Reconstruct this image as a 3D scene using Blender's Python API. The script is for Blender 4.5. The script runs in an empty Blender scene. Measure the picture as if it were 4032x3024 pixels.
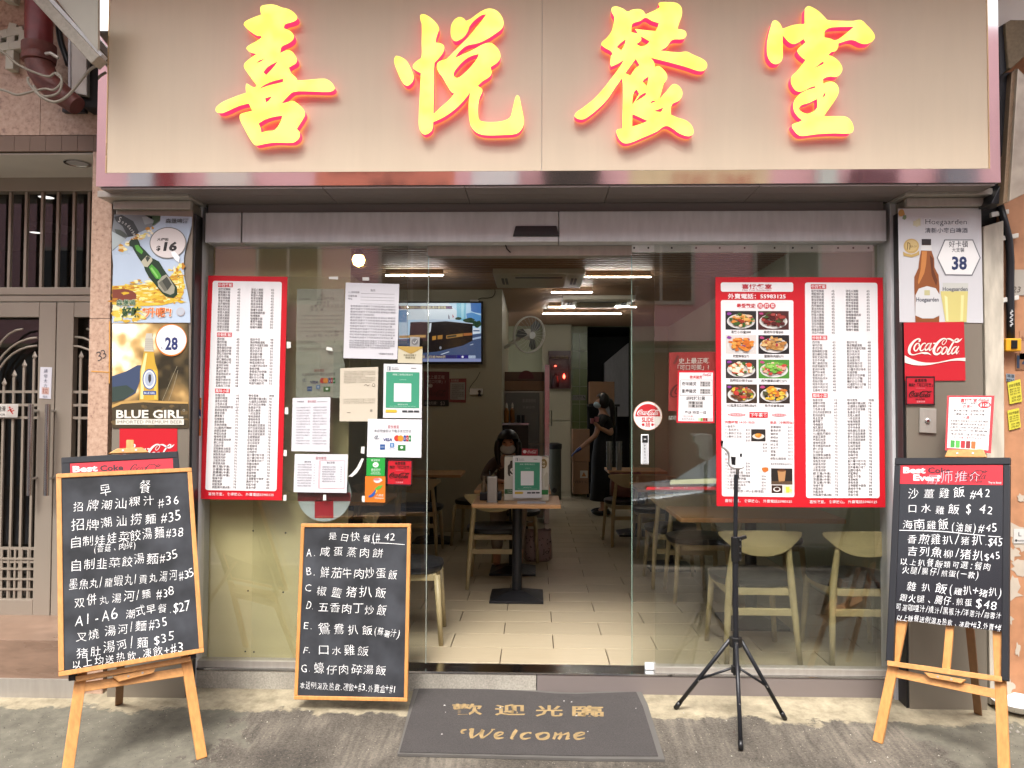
import bpy, math, random
from mathutils import Vector, Matrix
random.seed(11)
S = bpy.context.scene
COL = S.collection
R = math.radians
V = Vector

# ---------------------------------------------------------------- camera, world, sun, exposure
CAM = V((0, -4.38, 1.44))
FPX = 3100.0
_p, _y, _r = R(1.763), R(-1.687), R(.223)
FW = V((math.sin(_y)*math.cos(_p), math.cos(_y)*math.cos(_p), math.sin(_p)))
_rt = FW.cross(V((0, 0, 1))).normalized(); _up = _rt.cross(FW)
RT = _rt*math.cos(_r) + _up*math.sin(_r); UP = -_rt*math.sin(_r) + _up*math.cos(_r)
cd = bpy.data.cameras.new('camera'); cam = bpy.data.objects.new('camera', cd); COL.objects.link(cam)
cd.sensor_width = 36; cd.lens = FPX/4032*36; cd.clip_start = .05; cd.clip_end = 500
cam.matrix_world = Matrix(((RT.x, UP.x, -FW.x, CAM.x), (RT.y, UP.y, -FW.y, CAM.y), (RT.z, UP.z, -FW.z, CAM.z), (0, 0, 0, 1)))
S.camera = cam
w = bpy.data.worlds.new('World'); S.world = w; w.use_nodes = True
nt = w.node_tree; bg = nt.nodes['Background']
sky = nt.nodes.new('ShaderNodeTexSky'); sky.sky_type = 'NISHITA'; sky.sun_disc = False
sky.sun_elevation = R(58); sky.sun_rotation = R(192); sky.dust_density = 4; sky.air_density = .8; sky.ozone_density = .3
hs = nt.nodes.new('ShaderNodeHueSaturation'); hs.inputs['Saturation'].default_value = .3   # overcast: a nearly white sky
nt.links.new(sky.outputs[0], hs.inputs['Color']); nt.links.new(hs.outputs[0], bg.inputs[0]); bg.inputs[1].default_value = .15
sl = bpy.data.lights.new('sun', 'SUN'); sl.energy = 1.1; sl.angle = R(16); sl.color = (1, .96, .91)
so = bpy.data.objects.new('sun', sl); COL.objects.link(so)
_el, _az = R(58), R(192)
so.rotation_euler = (-V((math.sin(_az)*math.cos(_el), math.cos(_az)*math.cos(_el), math.sin(_el)))).to_track_quat('-Z', 'Y').to_euler()
so.location = (0, -6, 8)
S.view_settings.view_transform = 'Standard'; S.view_settings.look = 'None'; S.view_settings.gamma = 1
S.view_settings.use_curve_mapping = False; S.view_settings.exposure = 1.78
S.render.engine = 'CYCLES'; S.cycles.use_denoising = True; S.cycles.denoising_prefilter = 'ACCURATE'; S.cycles.max_bounces = 8; S.cycles.transparent_max_bounces = 24
S.cycles.sample_clamp_indirect = 6
EXP = 2**S.view_settings.exposure

# ---------------------------------------------------------------- photo pixel -> ray -> point on a real plane
def ray(px, py): return FW + RT*(px-2016)/FPX - UP*(py-1512)/FPX
def on(px, py, pt, n):
    d = ray(px, py); return CAM + d*((pt-CAM).dot(n)/d.dot(n))
def PY(px, py, Y=0.): return on(px, py, V((0, Y, 0)), V((0, 1, 0)))
def PZ(px, py, Z=0.): return on(px, py, V((0, 0, Z)), V((0, 0, 1)))
SLOPE = .1
def gz(y): return -.11 + SLOPE*y if y > -1.6 else -.27 + .02*(y+1.6)
def GR(px, py): return on(px, py, V((0, 0, -.11)), V((0, -SLOPE, 1)))
def zm(x0, y0, s): return lambda x, y: (x0+x*s, y0+y*s)
def rect3(q, wid):
    r = [ray(*p) for p in q]
    A = Matrix([[-r[1][i], r[2][i], -r[3][i]] for i in range(3)])
    s = A.inverted() @ (-r[0]); d = (1, s[0], s[1], s[2])
    Q = [r[i]*d[i] for i in range(4)]; k = wid/(Q[1]-Q[0]).length
    return [CAM + k*a for a in Q]

# ---------------------------------------------------------------- materials
def H(h):
    h = h.lstrip('#'); c = [int(h[i:i+2], 16)/255 for i in (0, 2, 4)]
    return tuple(x/12.92 if x <= .04045 else ((x+.055)/1.055)**2.4 for x in c)
def mat0(name):
    m = bpy.data.materials.new(name); m.use_nodes = True
    return m, m.node_tree, m.node_tree.nodes['Principled BSDF']
def M(name, col, rough=.6, metal=0, var=.12, scale=6, st=(1, 1, 1), bump=0, bs=60, spec=.5, var2=0, s2=60, coat=0):
    m, t, b = mat0(name); c = H(col) if isinstance(col, str) else col
    b.inputs['Roughness'].default_value = rough; b.inputs['Metallic'].default_value = metal
    b.inputs['Specular IOR Level'].default_value = spec; b.inputs['Coat Weight'].default_value = coat
    N, L = t.nodes.new, t.links.new
    tc = N('ShaderNodeTexCoord'); mp = N('ShaderNodeMapping'); mp.inputs['Scale'].default_value = st
    L(tc.outputs['Object'], mp.inputs[0])
    n = N('ShaderNodeTexNoise'); n.inputs['Scale'].default_value = scale; n.inputs['Detail'].default_value = 5; L(mp.outputs[0], n.inputs['Vector'])
    mx = N('ShaderNodeMix'); mx.data_type = 'RGBA'
    mx.inputs[6].default_value = (*[max(0, x*(1-var*1.6)) for x in c], 1); mx.inputs[7].default_value = (*[min(1, x*(1+var*1.6)) for x in c], 1)
    L(n.outputs[0], mx.inputs[0]); out = mx.outputs[2]
    if var2:
        n2 = N('ShaderNodeTexNoise'); n2.inputs['Scale'].default_value = s2; n2.inputs['Detail'].default_value = 3; L(mp.outputs[0], n2.inputs['Vector'])
        mr = N('ShaderNodeMapRange'); mr.inputs[1].default_value = .35; mr.inputs[2].default_value = .65; mr.inputs[3].default_value = 1-var2; mr.inputs[4].default_value = 1+var2
        L(n2.outputs[0], mr.inputs[0]); m2 = N('ShaderNodeVectorMath'); m2.operation = 'SCALE'; L(out, m2.inputs[0]); L(mr.outputs[0], m2.inputs['Scale']); out = m2.outputs[0]
    L(out, b.inputs['Base Color'])
    rr = N('ShaderNodeMapRange'); rr.inputs[3].default_value = max(0, rough-.1); rr.inputs[4].default_value = min(1, rough+.1); L(n.outputs[0], rr.inputs[0]); L(rr.outputs[0], b.inputs['Roughness'])
    if bump:
        n3 = N('ShaderNodeTexNoise'); n3.inputs['Scale'].default_value = bs; n3.inputs['Detail'].default_value = 4; L(mp.outputs[0], n3.inputs['Vector'])
        bp = N('ShaderNodeBump'); bp.inputs['Strength'].default_value = bump; bp.inputs['Distance'].default_value = .01; L(n3.outputs[0], bp.inputs['Height']); L(bp.outputs[0], b.inputs['Normal'])
    return m
def EMI(name, col, s):
    m, t, b = mat0(name); c = H(col) if isinstance(col, str) else col
    b.inputs['Base Color'].default_value = (*c, 1); b.inputs['Roughness'].default_value = .3
    b.inputs['Emission Color'].default_value = (*c, 1); b.inputs['Emission Strength'].default_value = s
    return m
_pm = {}
def pm(col, rough=.45):
    k = (col, rough)
    if k not in _pm:
        m, t, b = mat0('print_'+col.lstrip('#')); c = H(col)
        b.inputs['Base Color'].default_value = (*[x*.80 for x in c], 1); b.inputs['Roughness'].default_value = rough
        _pm[k] = m
    return _pm[k]
def em(col, s=1.0):
    k = ('e'+col, s)
    if k not in _pm:
        m, t, b = mat0('screen_'+col.lstrip('#')); c = H(col)
        b.inputs['Base Color'].default_value = (0, 0, 0, 1); b.inputs['Roughness'].default_value = .2
        b.inputs['Emission Color'].default_value = (*c, 1); b.inputs['Emission Strength'].default_value = s/EXP
        _pm[k] = m
    return _pm[k]
def glassm(name, tint, refl=1.0, rough=0.0):
    m = bpy.data.materials.new(name); m.use_nodes = True; t = m.node_tree; t.nodes.clear(); N, L = t.nodes.new, t.links.new
    o = N('ShaderNodeOutputMaterial'); tr = N('ShaderNodeBsdfTransparent'); tr.inputs[0].default_value = (*tint, 1)
    g = N('ShaderNodeBsdfGlossy'); g.inputs['Roughness'].default_value = rough
    fr = N('ShaderNodeFresnel'); fr.inputs[0].default_value = 1.52
    mt = N('ShaderNodeMath'); mt.operation = 'MULTIPLY'; mt.inputs[1].default_value = refl; mt.use_clamp = True; L(fr.outputs[0], mt.inputs[0])
    ge = N('ShaderNodeNewGeometry'); iv = N('ShaderNodeMath'); iv.operation = 'SUBTRACT'; iv.inputs[0].default_value = 1; L(ge.outputs['Backfacing'], iv.inputs[1]); m2 = N('ShaderNodeMath'); m2.operation = 'MULTIPLY'; L(mt.outputs[0], m2.inputs[0]); L(iv.outputs[0], m2.inputs[1]); mt = m2   # only the outward face of the pane reflects
    mx = N('ShaderNodeMixShader'); L(mt.outputs[0], mx.inputs[0]); L(tr.outputs[0], mx.inputs[1]); L(g.outputs[0], mx.inputs[2]); L(mx.outputs[0], o.inputs[0])
    return m

# ---------------------------------------------------------------- mesh helpers
class MB:
    def __init__(s): s.v = []; s.f = []; s.m = []
    def add(s, vs, fs, m=0):
        b = len(s.v); s.v += [tuple(x) for x in vs]; s.f += [tuple(b+i for i in f) for f in fs]; s.m += [m]*len(fs); return s
    def box(s, x0, x1, y0, y1, z0, z1, m=0):
        return s.add([(x0,y0,z0),(x1,y0,z0),(x1,y1,z0),(x0,y1,z0),(x0,y0,z1),(x1,y0,z1),(x1,y1,z1),(x0,y1,z1)],
                     [(0,3,2,1),(4,5,6,7),(0,1,5,4),(1,2,6,5),(2,3,7,6),(3,0,4,7)], m)
    def hexa(s, fr, d, m=0):          # four front corners extruded by vector d
        fr = [V(p) for p in fr]; n = len(fr)
        return s.add(fr+[p+d for p in fr], [tuple(range(n)), tuple(range(2*n-1, n-1, -1))]+[(i, (i+1) % n + 0, (i+1) % n + n, i+n)[::-1] for i in range(n)], m)
    def bar(s, a, b, wd, th, n, m=0):  # bar from a to b, wd across (in the plane with normal n), th along n
        a, b, n = V(a), V(b), V(n).normalized(); d = (b-a).normalized(); sd = d.cross(n).normalized()*wd/2; nn = n*th/2
        return s.hexa([a-sd+nn, a+sd+nn, b+sd+nn, b-sd+nn], -2*nn, m)
    def tube(s, pts, r, n=8, m=0, cap=True):
        pts = [V(p) for p in pts]; rs = r if isinstance(r, (list, tuple)) else [r]*len(pts); base = len(s.v); ref = None
        for i, p in enumerate(pts):
            d = ((pts[min(i+1, len(pts)-1)]-pts[max(i-1, 0)])).normalized()
            if ref is None: ref = d.orthogonal().normalized()
            ref = (ref-d*ref.dot(d)).normalized(); bi = d.cross(ref)
            for k in range(n):
                a = 2*math.pi*k/n; s.v.append(tuple(p+(ref*math.cos(a)+bi*math.sin(a))*rs[i]))
        for i in range(len(pts)-1):
            for k in range(n):
                s.f.append((base+i*n+k, base+i*n+(k+1) % n, base+(i+1)*n+(k+1) % n, base+(i+1)*n+k)); s.m.append(m)
        if cap:
            s.f.append(tuple(base+k for k in range(n))[::-1]); s.m.append(m)
            s.f.append(tuple(base+(len(pts)-1)*n+k for k in range(n))); s.m.append(m)
        return s
    def lathe(s, prof, c=(0, 0, 0), n=16, m=0):
        base = len(s.v)
        for r, z in prof:
            for k in range(n):
                a = 2*math.pi*k/n; s.v.append((c[0]+r*math.cos(a), c[1]+r*math.sin(a), c[2]+z))
        for i in range(len(prof)-1):
            for k in range(n):
                s.f.append((base+i*n+k, base+i*n+(k+1) % n, base+(i+1)*n+(k+1) % n, base+(i+1)*n+k)); s.m.append(m)
        s.f.append(tuple(base+k for k in range(n))[::-1]); s.m.append(m)
        s.f.append(tuple(base+(len(prof)-1)*n+k for k in range(n))); s.m.append(m)
        return s
    def build(s, name, mats, parent=None, bevel=0, smooth=False, nrm=True, ang=None):
        me = bpy.data.meshes.new(name); me.from_pydata(s.v, [], s.f)
        mats = mats if isinstance(mats, (list, tuple)) else [mats]
        for m in mats: me.materials.append(m)
        me.polygons.foreach_set('material_index', s.m)
        if nrm:
            import bmesh
            bm = bmesh.new(); bm.from_mesh(me); bmesh.ops.recalc_face_normals(bm, faces=bm.faces); bm.to_mesh(me); bm.free()
        if smooth or ang: me.polygons.foreach_set('use_smooth', [True]*len(me.polygons))
        if ang: me.set_sharp_from_angle(angle=R(ang))
        me.update()
        o = bpy.data.objects.new(name, me); COL.objects.link(o)
        if parent is not None:
            o.parent = parent
            if parent.type == 'EMPTY' or parent.location.length > 0: o.matrix_parent_inverse = Matrix.Translation(-parent.location)
        if bevel:
            b = o.modifiers.new('bevel', 'BEVEL'); b.width = bevel; b.segments = 2; b.limit_method = 'ANGLE'; b.angle_limit = R(40)
        return o
def tag(o, label=None, cat=None, group=None, kind=None):
    if label: o['label'] = label
    if cat: o['category'] = cat
    if group: o['group'] = group
    if kind: o['kind'] = kind
    return o
def empty(name, loc, label, cat, group=None):
    o = bpy.data.objects.new(name, None); COL.objects.link(o); o.location = loc; o.empty_display_size = .1
    return tag(o, label, cat, group)
def kids(o): return [c for c in bpy.data.objects if c.parent == o]
def copy_tree(o, parent=None, label=None):
    ch = kids(o); c = o.copy(); COL.objects.link(c); c.parent = parent
    if parent is not None: c.matrix_parent_inverse = o.matrix_parent_inverse.copy()
    if label: c['label'] = label
    for k in ch: copy_tree(k, c)
    return c
def struct(o): o['kind'] = 'structure'; return o

def smoothpoly(p, sub=3, corner=62, closed=True):
    n = len(p); out = []
    P = [V((a[0], a[1])) for a in p]
    def sharp(i):
        a, b, c = P[(i-1) % n], P[i], P[(i+1) % n]
        if not closed and i in (0, n-1): return True
        return (b-a).length > 0 and (c-b).length > 0 and (b-a).angle(c-b) > R(corner)
    T = []
    for i in range(n):
        T.append(None if sharp(i) else (P[(i+1) % n]-P[(i-1) % n])*.5)
    for i in range(n if closed else n-1):
        a, b = P[i], P[(i+1) % n]; L = (b-a).length
        def tan(j, o_):
            t = T[j]
            if t is None: return (b-a)
            return t.normalized()*L if t.length else b-a
        t0, t1 = tan(i, b), tan((i+1) % n, a)
        for k in range(sub):
            u = k/sub; out.append(a*(2*u**3-3*u**2+1)+t0*(u**3-2*u**2+u)+b*(-2*u**3+3*u**2)+t1*(u**3-u**2))
    if not closed: out.append(P[-1])
    return [(q.x, q.y) for q in out]

# ---------------------------------------------------------------- text outlines (the built-in font) and flat print
_tc = bpy.data.curves.new('_t', 'FONT'); _to = bpy.data.objects.new('_t', _tc); COL.objects.link(_to)
_tc.resolution_u = 2; _cache = {}
def glyphs(sx, off=0.):
    k = (sx, off)
    if k not in _cache:
        _tc.body = sx; _tc.offset = off
        dg = bpy.context.evaluated_depsgraph_get(); dg.update()
        me = _to.to_mesh()
        vs = [(v.co.x, v.co.y) for v in me.vertices]; fs = [tuple(p.vertices) for p in me.polygons]
        _to.to_mesh_clear()
        if not vs: vs = [(0, 0)]; fs = []
        x0 = min(v[0] for v in vs); x1 = max(v[0] for v in vs)
        _cache[k] = ([(a-x0, b) for a, b in vs], fs, max(.01, x1-x0))
    return _cache[k]
def _stats(g):
    vs, fs, w_ = g; A = 0.; E_ = {}
    for f_ in fs:
        for i in range(len(f_)):
            a, b = vs[f_[i]], vs[f_[i-1]]; A += (b[0]*a[1]-a[0]*b[1])/2; k = (min(f_[i], f_[i-1]), max(f_[i], f_[i-1])); E_[k] = E_.get(k, 0)+1
    P_ = sum(math.dist(vs[a], vs[b]) for (a, b), n_ in E_.items() if n_ == 1)
    return abs(A), P_
_thin = {}
def thin(ch, off):
    """the glyph with its strokes thinned by off, or by less where thinning would break the outline"""
    if ch in _thin: return _thin[ch]
    g0 = glyphs(ch, 0.); A0, P0 = _stats(g0); best = g0
    for o_ in (off, off*.6, off*.3):
        g1 = glyphs(ch, o_); A1, P1 = _stats(g1); exp = A0+P0*o_
        if abs(A1-exp) < .06*A0 and abs(P1-P0) < .10*P0 and abs(g1[2]-g0[2]) < .05: best = g1; break
    _thin[ch] = best; return best
for _s in (0,):
    _tc.resolution_u = 2

class Print:
    def __init__(s, f, n, lift=.0012, step=.0005):
        s.f = f; s.n = V(n).normalized(); s.mb = MB(); s.mats = []; s.lift = lift; s.step = step
    def mi(s, m):
        if m not in s.mats: s.mats.append(m)
        return s.mats.index(m)
    def w(s, x, y, k): return s.f(x, y) + s.n*(s.lift+s.step*k)
    def poly(s, pts, c, k=0):
        m = c if not isinstance(c, str) else pm(c)
        s.mb.add([s.w(x, y, k) for x, y in pts], [tuple(range(len(pts)))], s.mi(m)); return s
    def rect(s, x0, y0, x1, y1, c, k=0, r=0):
        if not r: return s.poly([(x0, y0), (x1, y0), (x1, y1), (x0, y1)], c, k)
        p = []
        for cx, cy, a0 in ((x1-r, y0+r, -90), (x1-r, y1-r, 0), (x0+r, y1-r, 90), (x0+r, y0+r, 180)):
            for i in range(5): a = R(a0+i*22.5); p.append((cx+r*math.cos(a), cy+r*math.sin(a)))
        return s.poly(p, c, k)
    def circ(s, cx, cy, rx, ry, c, k=0, n=28, rot=0):
        p = []
        for i in range(n):
            a = 2*math.pi*i/n; x, y = rx*math.cos(a), ry*math.sin(a); p.append((cx+x*math.cos(rot)-y*math.sin(rot), cy+x*math.sin(rot)+y*math.cos(rot)))
        return s.poly(p, c, k)
    def blob(s, cx, cy, rx, ry, c, k=0, n=9, j=.3):
        return s.poly([(cx+rx*(1+random.uniform(-j, j))*math.cos(2*math.pi*i/n), cy+ry*(1+random.uniform(-j, j))*math.sin(2*math.pi*i/n)) for i in range(n)], c, k)
    def text(s, tx, x0, y0, h, c, k=1, x1=None, y1=None, bold=0., shear=0., al='l', maxw=None):
        """baseline from (x0,y0) to (x1,y1) (stretched to fit) or natural width; h = em height in local units (y grows down)"""
        if not tx.strip(): return s
        vs, fs, wd = glyphs(tx, bold); m = c if not isinstance(c, str) else pm(c)
        if x1 is None:
            sx = h; L = wd*h
            if maxw and L > maxw: sx *= maxw/L; L = maxw
            if al == 'c': x0 -= L/2
            if al == 'r': x0 -= L
            dx, dy = 1., 0.
        else:
            y1 = y0 if y1 is None else y1; L = math.hypot(x1-x0, y1-y0); sx = L/wd; dx, dy = (x1-x0)/L, (y1-y0)/L
        out = []
        for a, b in vs:
            a = a*sx + b*h*shear; b = b*h; out.append(s.w(x0+a*dx+b*dy, y0+a*dy-b*dx, k))
        s.mb.add(out, fs, s.mi(m)); return s
    def chalk(s, tx, x0, y0, x1, y1, h, c, k=1, off=0., shear=.12, jit=1.):
        ws = [1. if ord(ch) > 255 else (.45 if ch in ' .,()/' else .62) for ch in tx]; tot = sum(ws)
        L = math.hypot(x1-x0, y1-y0); dx, dy = (x1-x0)/L, (y1-y0)/L; u = L/tot; p = 0.; m = s.mi(c); y0 += .03*h
        for ch, wd in zip(tx, ws):
            if ch != ' ':
                vs, fs, gw = thin(ch, -.010); hh = h*random.uniform(.80, 1.06)*(1.35 if 32 < ord(ch) < 128 and ch not in '.,' else 1); cell = u*wd
                sx = min(cell*.90/gw, hh*1.15)*random.uniform(.82, 1.0) if gw > .3 else hh*.8
                r = R(random.uniform(-8, 6)*jit); ca, sa = math.cos(r), math.sin(r); ox = p+(cell-gw*sx)/2; oy = random.uniform(-.05, .05)*h
                sh = shear+random.uniform(-.06, .06); out = []
                for a, b in vs:
                    wob = .012*math.sin(9*b+a*5+p)
                    a2, b2 = (a+wob)*sx+b*hh*sh, (b+.012*math.sin(7*a+p))*hh
                    a2, b2 = a2*ca-b2*sa+ox, a2*sa+b2*ca+oy
                    out.append(s.w(x0+a2*dx+b2*dy, y0+a2*dy-b2*dx, k))
                s.mb.add(out, fs, m)
            p += u*wd
        return s
    def stroke(s, pts, c, k=1, sub=4):
        xy = smoothpoly([(a[0], a[1]) for a in pts], sub, 100, False); n = len(xy); m = s.mi(c if not isinstance(c, str) else pm(c))
        L = []; Rr = []
        for i, (x, y) in enumerate(xy):
            t = i/sub; j = min(int(t), len(pts)-2); wv = pts[j][2]+(pts[j+1][2]-pts[j][2])*(t-j)
            a, b = xy[max(i-1, 0)], xy[min(i+1, n-1)]; dx, dy = b[0]-a[0], b[1]-a[1]; q = math.hypot(dx, dy) or 1
            L.append(s.w(x-dy/q*wv/2, y+dx/q*wv/2, k)); Rr.append(s.w(x+dy/q*wv/2, y-dx/q*wv/2, k))
        vs = L+Rr; s.mb.add(vs, [(i, i+1, n+i+1, n+i) for i in range(n-1)], m); return s
    def build(s, name, parent=None): return s.mb.build(name, s.mats, parent, nrm=False)

SCRIPT = [[(455,612,38),(485,590,38),(480,556,32),(430,552,30),(350,600,46),(265,700,62),(226,810,64),(240,890,52),(310,925,24),(420,905,20),(520,880,26),(590,888,52),(660,890,40),(750,936,2)],
 [(462,650,22),(400,668,30),(350,740,34),(345,800,34),(380,832,28),(430,790,26),(475,710,24),(455,650,20)],[(440,690,12),(480,715,12),(520,690,12)],
 [(612,672,30),(598,648,24),(530,690,32),(485,780,38),(505,830,32),(570,800,18),(640,720,12)],
 [(715,655,22),(660,675,26),(605,770,34),(612,828,30),(670,790,24),(725,690,20)],[(752,648,28),(700,780,34),(705,832,26),(785,765,8)],[(790,655,8),(812,660,34),(858,660,34)],
 [(880,855,10),(915,785,36),(965,742,24),(1000,780,20),(970,860,26),(890,915,44),(820,895,60),(808,810,62),(860,700,60),(960,590,46),(1050,548,28),(1108,570,20),(1090,640,14),(1030,694,14),(1005,660,14),(1040,600,12),(1110,560,14),(1190,560,40),(1270,605,42),(1350,632,40),(1430,590,36),(1482,543,3)],
 [(1105,742,22),(1045,765,30),(990,860,36),(1000,918,34),(1060,890,26),(1120,790,26),(1100,742,20)],[(1085,790,10),(1130,810,12),(1170,780,12)],
 [(1370,605,20),(1392,565,26),(1350,556,24),(1270,640,32),(1180,790,44),(1125,895,44),(1150,922,26),(1230,850,10)],
 [(1345,738,22),(1280,765,28),(1222,865,36),(1235,918,30),(1300,870,24),(1350,770,20)],[(1392,733,28),(1335,850,34),(1335,915,28),(1400,835,8)]]
def script_logo(pr, x0, y0, x1, y1, c, k=2, thin=1.0):
    fx = lambda x: x0+(x-195)/(1482-195)*(x1-x0); fy = lambda y: y0+(y-540)/(942-540)*(y1-y0); g = (x1-x0)/1287
    for st in SCRIPT: pr.stroke([(fx(a), fy(b), w_*g*thin) for a, b, w_ in st], c, k)

def bil(q):
    """bilinear map from the unit square to four 3D corners TL,TR,BR,BL"""
    q = [V(p) for p in q]
    return lambda u, v: (q[0]*(1-u)+q[1]*u)*(1-v)+(q[3]*(1-u)+q[2]*u)*v
def curl(f, amp, n, freq=1.7, ph=0.):
    return lambda u, v: f(u, v) + V(n)*(amp*(.5+.5*math.sin(freq*math.pi*(v*1.3+u*.6)+ph)))
NY = V((0, -1, 0))
def sheet(name, q, wl, hl, colr, label, cat, group=None, th=.0015, warp=0., n=NY, loc=None, rough=.45, parent=None, ph=0.):
    """a thin sheet of paper through four 3D corners; returns (object, Print with local units wl x hl)"""
    f = bil(q)
    if warp: f = curl(f, warp, n, ph=ph)
    mb = MB(); nx, ny = (7, 10) if warp else (1, 1); nn = V(n).normalized()
    for sgn in (0, 1):
        for j in range(ny+1):
            for i in range(nx+1): mb.v.append(tuple(f(i/nx, j/ny)-nn*th*sgn))
    B = (nx+1)*(ny+1); idx = lambda i, j: j*(nx+1)+i
    for j in range(ny):
        for i in range(nx):
            a, b, c, d = idx(i, j), idx(i+1, j), idx(i+1, j+1), idx(i, j+1)
            mb.f += [(a, b, c, d), (B+d, B+c, B+b, B+a)]; mb.m += [0, 0]
    ring = [idx(i, 0) for i in range(nx)]+[idx(nx, j) for j in range(ny)]+[idx(i, ny) for i in range(nx, 0, -1)]+[idx(0, j) for j in range(ny, 0, -1)]
    for a, b in zip(ring, ring[1:]+ring[:1]): mb.f.append((a, B+a, B+b, b)); mb.m.append(0)
    m = colr if not isinstance(colr, str) else pm(colr, rough)
    o = mb.build(name, m, parent, smooth=bool(warp), nrm=True)
    if label: tag(o, label, cat, group)
    return o, Print(lambda x, y: f(x/wl, y/hl), nn)
def px4(z, pts, Y=0.): return [PY(*z(*p), Y) for p in pts]

# ================================================================ MATERIALS
mt_steel = M('brushed_steel', '#a39d94', .38, .35, .1, 3, (1, 1, .15), .05, 90, var2=.05, s2=40)
mt_steel_d = M('dull_steel', '#b8b8b9', .42, .05, .14, 4, (1, 1, .2), .05, 80, var2=.06, s2=30)
mt_pil = M('pilaster_steel', '#877f72', .33, .4, .12, 2.5, (1, 1, .3), .04, 60)
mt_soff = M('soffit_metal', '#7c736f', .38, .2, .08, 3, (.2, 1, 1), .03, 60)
mt_mirror = M('polished_steel', '#e6e2de', .02, 1, .02, 3, (1, 1, 1), .014, 4)
mt_mirror.node_tree.nodes['Principled BSDF'].inputs['Roughness'].default_value = .03
mt_panel = M('champagne_panel', '#cbbba3', .45, .1, .035, 1.5, (4, 1, .4), .02, 3, .4, .012, 7)
mt_goldtrim = M('gold_trim', '#d0b48a', .3, .5, .05)
mt_black = M('black_paint', '#1b1c20', .4, 0, .15, 5, spec=.4)
mt_blackp = M('black_plastic', '#121213', .35, 0, .1)
mt_dark = M('dark_gap', '#120d0c', .8, 0, .1)
mt_wood = M('pine_wood', '#bd8549', .5, 0, .16, 3.2, (9, 9, 1.1), .08, 40, var2=.1, s2=9)
mt_wood2 = M('pine_wood_horizontal', '#c08a50', .5, 0, .16, 3.2, (1.1, 9, 9), .08, 40, var2=.1, s2=9)
mt_wood_dark = M('dark_pine', '#7d5a38', .6, 0, .2, 3.2, (9, 9, 1.1), .08, 40)  # darker pine, used for the rear easel legs
mt_oak = M('oak_veneer', '#b3875a', .4, 0, .12, 3, (1, 8, 8), .04, 40, var2=.06)
mt_ash = M('ash_chair_wood', '#a99a72', .45, 0, .12, 4, (1.2, 8, 8), .05, 40, var2=.06)
mt_pu = M('black_seat_leather', '#17181b', .38, 0, .2, 30, bump=.1, bs=120)
mt_white = M('white_paint', '#cfccc4', .5, 0, .06, 5)
mt_wpl = M('white_plastic', '#dfe0e0', .25, 0, .03, 5)
mt_cable_w = M('grey_cable', '#8d8678', .6, 0, .1)
mt_board = M('chalkboard_slate', '#303236', .7, 0, .28, 3.5, (1, 1, 1), .03, 120, .3, .45, 6)
mt_boardb = M('black_glossy_board', '#15161b', .22, 0, .15, 3)
mt_glass = glassm('window_glass', (.955, .965, .945), 3.3)
mt_glass2 = glassm('door_glass', (.965, .972, .96), 2.0)
mt_clear = glassm('clear_film', (.93, .93, .92), 1.3, .12)
mt_silver = M('chrome', '#c9c9c9', .15, 1, .03)
def chalkmat(name='chalk', c1='#9a9b9b', c2='#ececea', cut=.34, sc=170):
    """dry chalk: the strokes break up where the stick skipped over the slate"""
    m, t, b = mat0(name); N, L = t.nodes.new, t.links.new
    tc = N('ShaderNodeTexCoord'); n = N('ShaderNodeTexNoise'); n.inputs['Scale'].default_value = sc; n.inputs['Detail'].default_value = 3; n.inputs['Roughness'].default_value = .6; L(tc.outputs['Object'], n.inputs['Vector'])
    n2 = N('ShaderNodeTexNoise'); n2.inputs['Scale'].default_value = 22; L(tc.outputs['Object'], n2.inputs['Vector'])
    ad = N('ShaderNodeMath'); ad.operation = 'MULTIPLY_ADD'; ad.inputs[1].default_value = .35; L(n2.outputs[0], ad.inputs[0]); L(n.outputs[0], ad.inputs[2])
    r = N('ShaderNodeMapRange'); r.inputs[1].default_value = cut+.17; r.inputs[2].default_value = cut+.34; L(ad.outputs[0], r.inputs[0])
    mx = N('ShaderNodeMix'); mx.data_type = 'RGBA'; mx.inputs[6].default_value = (*H(c1), 1); mx.inputs[7].default_value = (*H(c2), 1); L(r.outputs[0], mx.inputs[0]); L(mx.outputs[2], b.inputs['Base Color'])
    r2 = N('ShaderNodeMapRange'); r2.inputs[1].default_value = cut+.12; r2.inputs[2].default_value = cut+.22; L(ad.outputs[0], r2.inputs[0]); L(r2.outputs[0], b.inputs['Alpha'])
    b.inputs['Roughness'].default_value = .9; return m
mt_chalk = chalkmat()
def granite():
    m, t, b = mat0('pink_granite'); N, L = t.nodes.new, t.links.new
    tc = N('ShaderNodeTexCoord'); n = N('ShaderNodeTexNoise'); n.inputs['Scale'].default_value = 45; n.inputs['Detail'].default_value = 6; n.inputs['Roughness'].default_value = .65; L(tc.outputs['Object'], n.inputs['Vector'])
    cr = N('ShaderNodeValToRGB'); e = cr.color_ramp.elements; e[0].position = .33; e[0].color = (*H('#86695a'), 1); e[1].position = .43; e[1].color = (*H('#a88a76'), 1)
    x = e.new(.55); x.color = (*H('#b39681'), 1); x = e.new(.7); x.color = (*H('#bda28e'), 1)
    L(n.outputs[0], cr.inputs[0]); L(cr.outputs[0], b.inputs['Base Color']); b.inputs['Roughness'].default_value = .4
    return m
mt_granite = granite()
mt_brick = M('brown_tile', '#6b5442', .45, 0, .12, 6)
mt_marble = M('brown_marble', '#7d6656', .3, 0, .22, 3, (1, 1, 4), 0, 60, .5, .1, 10)
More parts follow.
